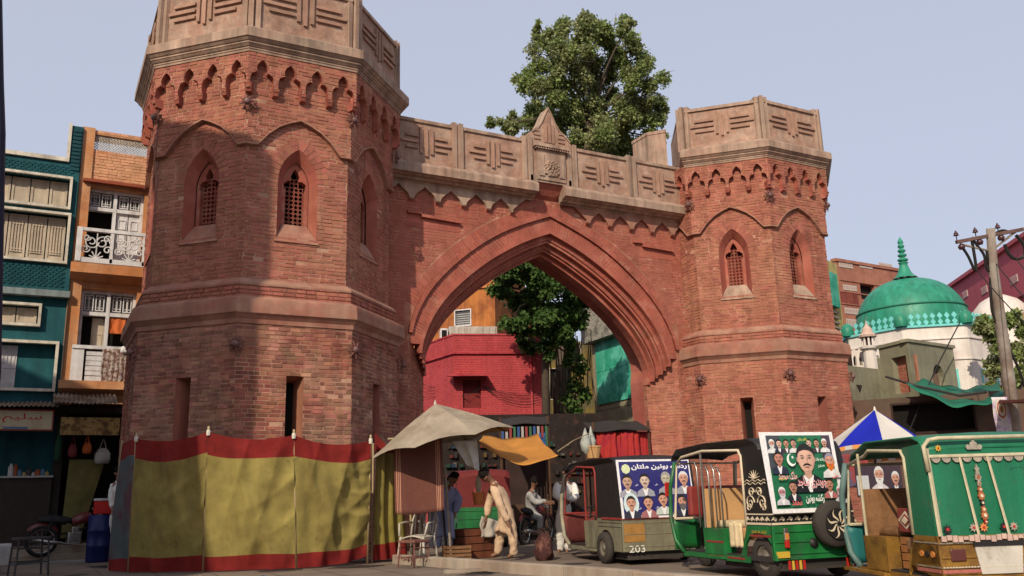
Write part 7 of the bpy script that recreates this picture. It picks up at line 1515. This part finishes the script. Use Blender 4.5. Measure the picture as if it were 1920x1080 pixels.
mb = MB(); mb.box(.02, .20, .27, .34, .015, .03, RE); mb.build('yellow_plate', YEL, rb); mb = MB(); mb.box(1.0, 1.18, .30, .42, .015, .03, RE); mb.build('yellow_plate', YEL, rb)
mb = MB(); mb.box(.1, 1.18, .17, .20, .05, .09, RE); mb.build('bumper', DKM, rb)
for i in range(5):
    for u0, c_ in ((.12, LRED), (.93, LRED)): mb = MB(); mb.box(u0+i*.05, u0+i*.05+.03, .14, .24, .09, .10, RE); mb.build('bumper_stripe', c_ if i % 2 == 0 else YEL, rb)
mb = MB(); mb.lathe([(0, .05), (.05, .045), (.06, .02)], 12, (0, 0, 0), Frame(RE(.55, .42, 0), RE.u*1.0, RE.v, RE.n)); mb.build('filler_cap', BLKC, rb, smooth=True)
for (u0, u1, z) in ((.02, .44, .50), (1.05, 1.45, .40), (1.05, 1.45, .22), (.60, .98, .22)): mb = MB(); mb.box(u0, u1, z, z+.025, .0, .005, SD); mb.build('red_stripe', REDX, rb)
lettering('KING ★ KING', SD, .25, .56, .04, .004, YEL, rb, width=.30, arabic=False)
# red cushions seen inside
mb = MB(); mb.box(.06, w_-.1, 1.9, 2.0, .72, 1.12, f); mb.build('red_dash_panel', REDX, rb, bevel=.03)
# --- grey rickshaw with the blue poster
GRY = M('khaki_grey_body', (.20, .185, .12), .8, .2, 3, .25, 25, c2=(.13, .115, .08), mask=(.45, .62), mscale=3, c3=(.22, .10, .05), m3=(.62, .68), s3=5, streak=.25); RFR = M('dull_red_frame', (.24, .035, .03), .6, .2, 5)
oA = atZ(1170, 1062, 0)
ra_, f, SD, RE = rickshaw('old khaki grey auto rickshaw with red door frame and a blue poster on its back', oA, 11, 1.3, 2.62, 1.60, .68, .20, (GRY, BLKC, RFR, DKM), dict(wr=.24, wv=.62, wo=-.02, d0=.95, pil=M('worn_pillar', (.30, .27, .20), .7, .3, 5), prad=.035, sillm=GRY, cowl=M('maroon_cowl', (.14, .035, .03), .7, .3, 5)))
for z in (.56, .62): mb = MB(); mb.box(.03, .9, z, z+.015, .0, .012, SD); mb.build('body_rib', GRY, ra_)
mb = MB(); mb.box(.06, 1.24, .2, .64, .015, .022, RE); mb.build('rear_sheet', GRY, ra_); mb = MB(); mb.box(.02, .36, .34, .62, .022, .026, RE); mb.build('ochre_patch', M('ochre_patch', (.30, .15, .04), .7, .25, 5), ra_)
lettering('203', RE, .22, .24, .10, .026, pm((.7, .68, .62)), ra_, width=.26, arabic=False)
mb = MB(); mb.box(.0, 1.3, .665, .695, .01, .03, RE); mb.box(0, .75, .665, .695, .0, .015, SD); mb.build('red_belt', RFR, ra_)
mb = MB(); mb.box(1.0, 1.04, .05, 1.5, .0, .01, Frame(f(0, 0, 0), f.v, f.n, -f.u)) if 0 else None
pf = Frame(f(.02, -.03, .70), f.u, f.n*math.cos(.15)+f.v*math.sin(.15)); 
if pf.n.dot(CAM-pf.o) < 0: pf.n = -pf.n
PW, PH = 1.22, .86; pb_ = Print(pf); pb_.shape([(-.02, -.02), (PW, -.02), (PW, PH), (-.02, PH)], (.70, .68, .70)); pb_.shape([(.02, .02), (PW-.02, .02), (PW-.02, PH-.03), (.02, PH-.03)], (.022, .02, .13))
pb_.shape(ell(.13, .72, .075, .075, 8), (.55, .60, .35)); pb_.text('رکشہ یونین ملتان', .70, .745, .095, (.8, .78, .8), .95, .03)
for x, y, kw in ((.13, .52, dict(skin=(.45, .28, .2))), (.42, .53, dict(skin=(.55, .42, .33))), (.78, .55, dict(hair=(.3, .29, .27), skin=(.42, .38, .28))), (1.08, .55, dict(cap=(.6, .6, .6)))): pb_.portrait(x, y, .10, coat=(.28, .28, .32), **kw)
for x, y, kw in ((.15, .20, dict(halo=(.50, .60, .62))), (.43, .20, dict(coat=(.3, .12, .12))), (.68, .24, dict(coat=(.45, .5, .45))), (1.0, .2, dict(beard=(.1, .1, .1)))): pb_.portrait(x, y, .095, **kw)
for x, y in ((.27, .47), (.60, .47), (.28, .12), (.57, .13)): pb_.text('علی', x, y, .035, (.7, .7, .8))
pb_.build('poster', ra_)
mb = MB(); c = f(.95, -.35, .82)
# rear-view mirror of the green one in front of the poster
mb = MB(); p = atD(1252, 918, 12.6); mb.box(-.05, .05, -.1, .1, -.01, .01, Frame(p, (1, 0, 0), (0, 0, 1))); mb.build('side_mirror', LRED, rb, bevel=.02)
# --- green and gold rickshaw, cut by the right edge
GC = M('emerald_rexine', (.009, .15, .072), .5, .14, 2, .25, 14, spec=.4, c2=(.008, .115, .055), mask=(.45, .65), mscale=2, streak=.2, c3=(.05, .13, .075), m3=(.58, .74), s3=2.5); GOLD = M('tarnished_gold_body', (.32, .17, .035), .45, .25, 4, .25, 25, metal=.35, c2=(.20, .10, .03), mask=(.45, .62), mscale=5); CRF = M('cream_frame', (.45, .40, .27), .7, .25, 6, .2)
oC = atZ(1772, 1125, 0)
rc, f, SD, RE = rickshaw('emerald green canopied auto rickshaw with ornate gold body, cut off by the right edge', oC, 24, 1.62, 2.0, 1.52, .57, .16, (GOLD, GC, CRF, WOODB), dict(lean=.05, d0=.42, d1=1.3, wr=.25, pil=M('teal_grey_pillar', (.10, .17, .16), .5, .2, 5), prad=.035, cowl=M('teal_body', (.02, .14, .14), .5, .2), dseat=WOODB, part=WOODB))
w_ = 1.62; Bk = Frame(f(0, -.015, .57), f.u, (f.n*.95+f.v*.05).normalized())
if Bk.n.dot(CAM-Bk.o) < 0: Bk.n = -Bk.n
Hc = .82
def bar_(u0, z0, u1, z1, r=.018, name='frame_bar', m=CRF, n=.02): mb = MB(); mb.tube([Bk(u0, z0, n), Bk(u1, z1, n)], r, 6, flat=.6); mb.build(name, m, rc)
bar_(.02, 0, .02, Hc, .028); bar_(.40, .0, .34, .74); bar_(.70, .0, .62, .74); bar_(w_-.02, 0, w_-.05, Hc); bar_(-.0, .745, w_, .745, .02); bar_(1.15, 0, 1.1, .74)
mb = MB(); mb.tube([Bk(.0, .60, .03), Bk(-.01, .84, .03), Bk(.05, .90, .03), Bk(.15, .915, .03), Bk(w_, .915, .03)], .022, 6); mb.build('frame_bar', CRF, rc, smooth=True)
PEW = M('beaten_pewter', (.42, .36, .28), .45, .3, 12, .3, 30, metal=.5)
for i in range(15): mb = MB(); u = .10+i*.105; mb.prism([(u-.05, .735)]+[(u+.05*math.cos(q), .735-.055*abs(math.sin(q))) for q in [math.pi+math.pi*k/6 for k in range(1, 6)]]+[(u+.05, .735)], .012, .022, Bk); mb.build('scalloped_trim', PEW, rc)
def rosette(fr, u, v, r, m, n=.015, k=8):
    mb = MB(); mb.prism([(u+(r if q % 2 == 0 else r*.55)*math.cos(q*math.pi/k), v+(r if q % 2 == 0 else r*.55)*math.sin(q*math.pi/k)) for q in range(2*k)], n, n+.008, fr); mb.build('rosette', m, rc)
    mb = MB(); mb.prism(ell(u, v, r*.3, r*.3, 8), n+.008, n+.014, fr); mb.build('rosette_centre', LRED, rc)
for u, v, r, m in ((.14, .82, .035, YEL), (.36, .07, .045, PEW), (.46, .07, .045, LORA), (.66, .07, .045, BLKC), (.76, .07, .045, PEW), (.10, .06, .05, BLKC), (1.08, .07, .045, PEW), (1.22, .07, .045, LORA)): rosette(Bk, u, v, r, m)
PEW2 = M('orange_foil', (.40, .13, .05), .5, .3, 14, .2, metal=.3)
mb = MB(); mb.prism([(.43, .80), (.57, .80), (.585, .83), (.56, .85), (.54, .835), (.53, .87), (.515, .875), (.50, .92), (.485, .875), (.47, .87), (.46, .835), (.44, .85), (.415, .83)], .014, .028, Bk); mb.build('metal_ornament', PEW, rc)
for c_, z_, r_, k_ in ((PEW, .535, .042, 7), (PEW, .475, .026, 5), (PEW2, .42, .034, 6), (PEW2, .36, .042, 8), (BLKC, .295, .030, 4), (PEW2, .235, .034, 5), (PEW2, .18, .046, 9), (LRED, .12, .022, 5)):
    mb = MB(); mb.prism([(.49+(r_ if q % 2 == 0 else r_*.72)*math.cos(q*math.pi/k_)*.85, z_+(r_ if q % 2 == 0 else r_*.72)*1.1*math.sin(q*math.pi/k_)) for q in range(2*k_)], .012, .024+.002*(k_ % 3), Bk); mb.build('metal_ornament', c_, rc)
    mb = MB(); mb.prism(ell(.49, z_, r_*.35, r_*.4, 8), .026, .034, Bk); mb.build('ornament_boss', SCRO if c_ is not PEW else PEW2, rc)
mb = MB(); mb.prism([(.468, .56), (.512, .56), (.504, .60), (.516, .615), (.497, .635), (.49, .66), (.483, .635), (.464, .615), (.476, .60)], .012, .03, Bk); mb.build('metal_ornament', PEW, rc)
for i in range(30): 
    mb = MB(); u = .02+i*.054; mb.box(u, u+.045, -.05+.012*math.sin(i*1.9), .0+.008*math.sin(i*1.3), .02, .04, Bk); mb.build('belt_segment', M('pink_cream_band', (.48, .33, .27), .7, .25, 9) if i == 0 else bpy.data.materials['pink_cream_band'], rc)
mb = MB(); mb.prism([(.38, .22), (.78, .22), (.82, .50), (.34, .50)], .018, .035, RE); mb.build('white_plate', M('faded_white_plate', (.50, .46, .40), .6, .15, 4, .1, c2=(.35, .30, .24), mask=(.52, .65), mscale=6), rc, bevel=.01)
mb = MB(); mb.box(.33, .83, .47, .52, .035, .045, RE); mb.build('plate_header', BLKC, rc)
mb = MB(); mb.box(.10, .25, .34, .45, .015, .035, RE); mb.build('tail_lamp', M('dark_brown_lens', (.09, .025, .02), .3, .1, 4, 0, spec=.6), rc, bevel=.012)
for z, m, h_ in ((.28, PEW, .012), (.50, PEW, .012), (.235, M('pink_studs', (.38, .12, .10), .6, .2, 20), .03), (.13, YEL, .02)): mb = MB(); mb.box(.0, w_, z, z+h_, .028, .034, RE); mb.box(0, .42, z, z+h_, .0, .006, SD); mb.build('stud_strip', m, rc)
for i in range(26): mb = MB(); mb.lathe([(.008, 0), (0, .008)], 6, (0, 0, 0), Frame(RE(.02+i*.03, .286, .034), RE.u, RE.v, RE.n)); mb.build('stud', SCRO, rc)
for u, v in ((.10, .40), (.20, .40), (.30, .40)): 
    mb = MB(); mb.prism(ell(u, v, .035, .03, 8), .001, .012, SD); mb.build('painted_flower', LORA if u != .20 else BLKC, rc)
mb = MB()
for z in (.22, .30, .38, .46): mb.box(.46, .86, z, z+.07, -.10, -.08, SD)
mb.build('door_slats', M('orange_brown_boards', (.35, .14, .045), .6, .2, 5, streak=.2), rc)
mb = MB(); mb.box(.50, .84, .58, .82, -.09, -.07, SD); mb.build('seat_emblem', REDX, rc, bevel=.02)
for k_, c_ in ((1, SCRO), (.7, REDX), (.45, SCRO)): mb = MB(); mb.prism([(.67-.15*k_, .70), (.67, .70-.09*k_), (.67+.15*k_, .70), (.67, .70+.09*k_)], -.07+.002*(1-k_)*10, -.064+.002*(1-k_)*10, SD); mb.build('emblem_diamond', c_, rc)
lettering('سلام', Bk, 1.0, .62, .03, .004, pm((.02, .10, .07)), rc, width=.3)
# poster board seen through its door: bearded man in a white shawl
pf = Frame(atD(1640, 925, 12.5), (1, -.1, 0), (0, 0, 1)); 
if pf.n.dot(CAM-pf.o) < 0: pf.n = -pf.n
pr = thing('poster_board', 'small poster of a bearded man in white, seen through the door of the emerald rickshaw', 'poster', pf.o); pq = Print(pf); pq.shape([(-.3, -.05), (.55, -.05), (.55, .42), (-.3, .42)], (.05, .03, .04)); pq.shape([(-.3, -.02), (-.08, -.02), (-.08, .25), (-.3, .25)], (.5, .5, .5)); pq.portrait(.12, .25, .11, cap=(.6, .58, .56), beard=(.6, .6, .58), coat=(.55, .5, .5), mous=False); pq.portrait(.42, .2, .09, cap=(.6, .6, .6)); pq.build('print', pr)
rbx = MB(); rbx.box(-.3, .55, -.05, .42, -.02, 0, pf); rbx.build('board', DKM, pr)
rag(1572, 852, 1625, 915, 15, M('blue_red_cloth', (.06, .09, .17), .9, .2, 3, c2=(.25, .05, .05), mask=(.5, .55), mscale=1.3), 'blue and red cloth hanging between the blue umbrella and the emerald rickshaw')
# --- small red and green rickshaw standing behind the bending man
oD = G(858, 1012, 18.5)
rd, f, SD, RE = rickshaw('red canopied auto rickshaw with green body, half hidden behind the bending man', oD, 20, 1.15, 2.1, 1.62, .85, .35, (GB, M('red_canopy', (.13, .018, .017), .7, .15), RFR, DKM), dict(lean=.05))
mb = MB(); mb.prism(ell(.45, 1.2, .09, .09, 14), .0, .012, RE); mb.build('round_emblem', REDX, rd); mb = MB(); mb.prism(ell(.45, 1.2, .045, .045, 10), .012, .018, RE); mb.build('round_emblem', SCRO, rd)
# sack like bundle at the front wheel of the grey rickshaw
mb = MB(); p = G(1022, 1045, 14.6); mb.lathe([(.0, 0), (.12, .01), (.15, .06), (.155, .14), (.15, .22), (.13, .30), (.12, .36), (.08, .42), (.03, .45), (0, .455)], 22, p); o = mb.build('bundle', M('maroon_bundle', (.06, .022, .02), .9, .3, 5, .3, c2=(.14, .06, .045), mask=(.48, .58), mscale=5), smooth=True); tx = bpy.data.textures.new('lump', 'CLOUDS'); tx.noise_scale = .11; dm = o.modifiers.new('d', 'DISPLACE'); dm.texture = tx; dm.strength = .16; tag(o, 'maroon cloth bundle on the road in front of the grey rickshaw', 'bundle')
# litter
LITM = [M('litter_'+n, c, .8) for n, c in (('white', (.5, .48, .45)), ('blue', (.1, .15, .3)), ('brown', (.2, .12, .07)))]
mb = MB(); rg = random.Random(9)
for i in range(60):
    x, y = rg.uniform(-3.5, 9), rg.uniform(-7, 3); s = rg.uniform(.02, .05); a = rg.random()*6; mb.k = rg.randrange(3); mb.poly([V3(x+s*math.cos(a+k*math.pi/2), y+s*math.sin(a+k*math.pi/2), .006+.008*(k % 2)) for k in range(4)])
mb.k = 0; mb.build('litter', LITM, kind='stuff')
# dark navy post at the very left edge, close to the camera
p0, p1 = atD(-9, 700, 5), atD(-7, 170, 5); mb = MB(); b0 = V3(p0.x, p0.y, 0); mb.tube([b0, p0, atD(-4, 380, 5), atD(-2, 250, 5), atD(-4, 150, 5), atD(-8, -60, 5)], [.03, .03, .033, .034, .03, .03], 10); tag(mb.build('dark_post', M('navy_post', (.012, .012, .03), .5, .1)), 'dark navy post cutting the upper left edge of the picture', 'post')
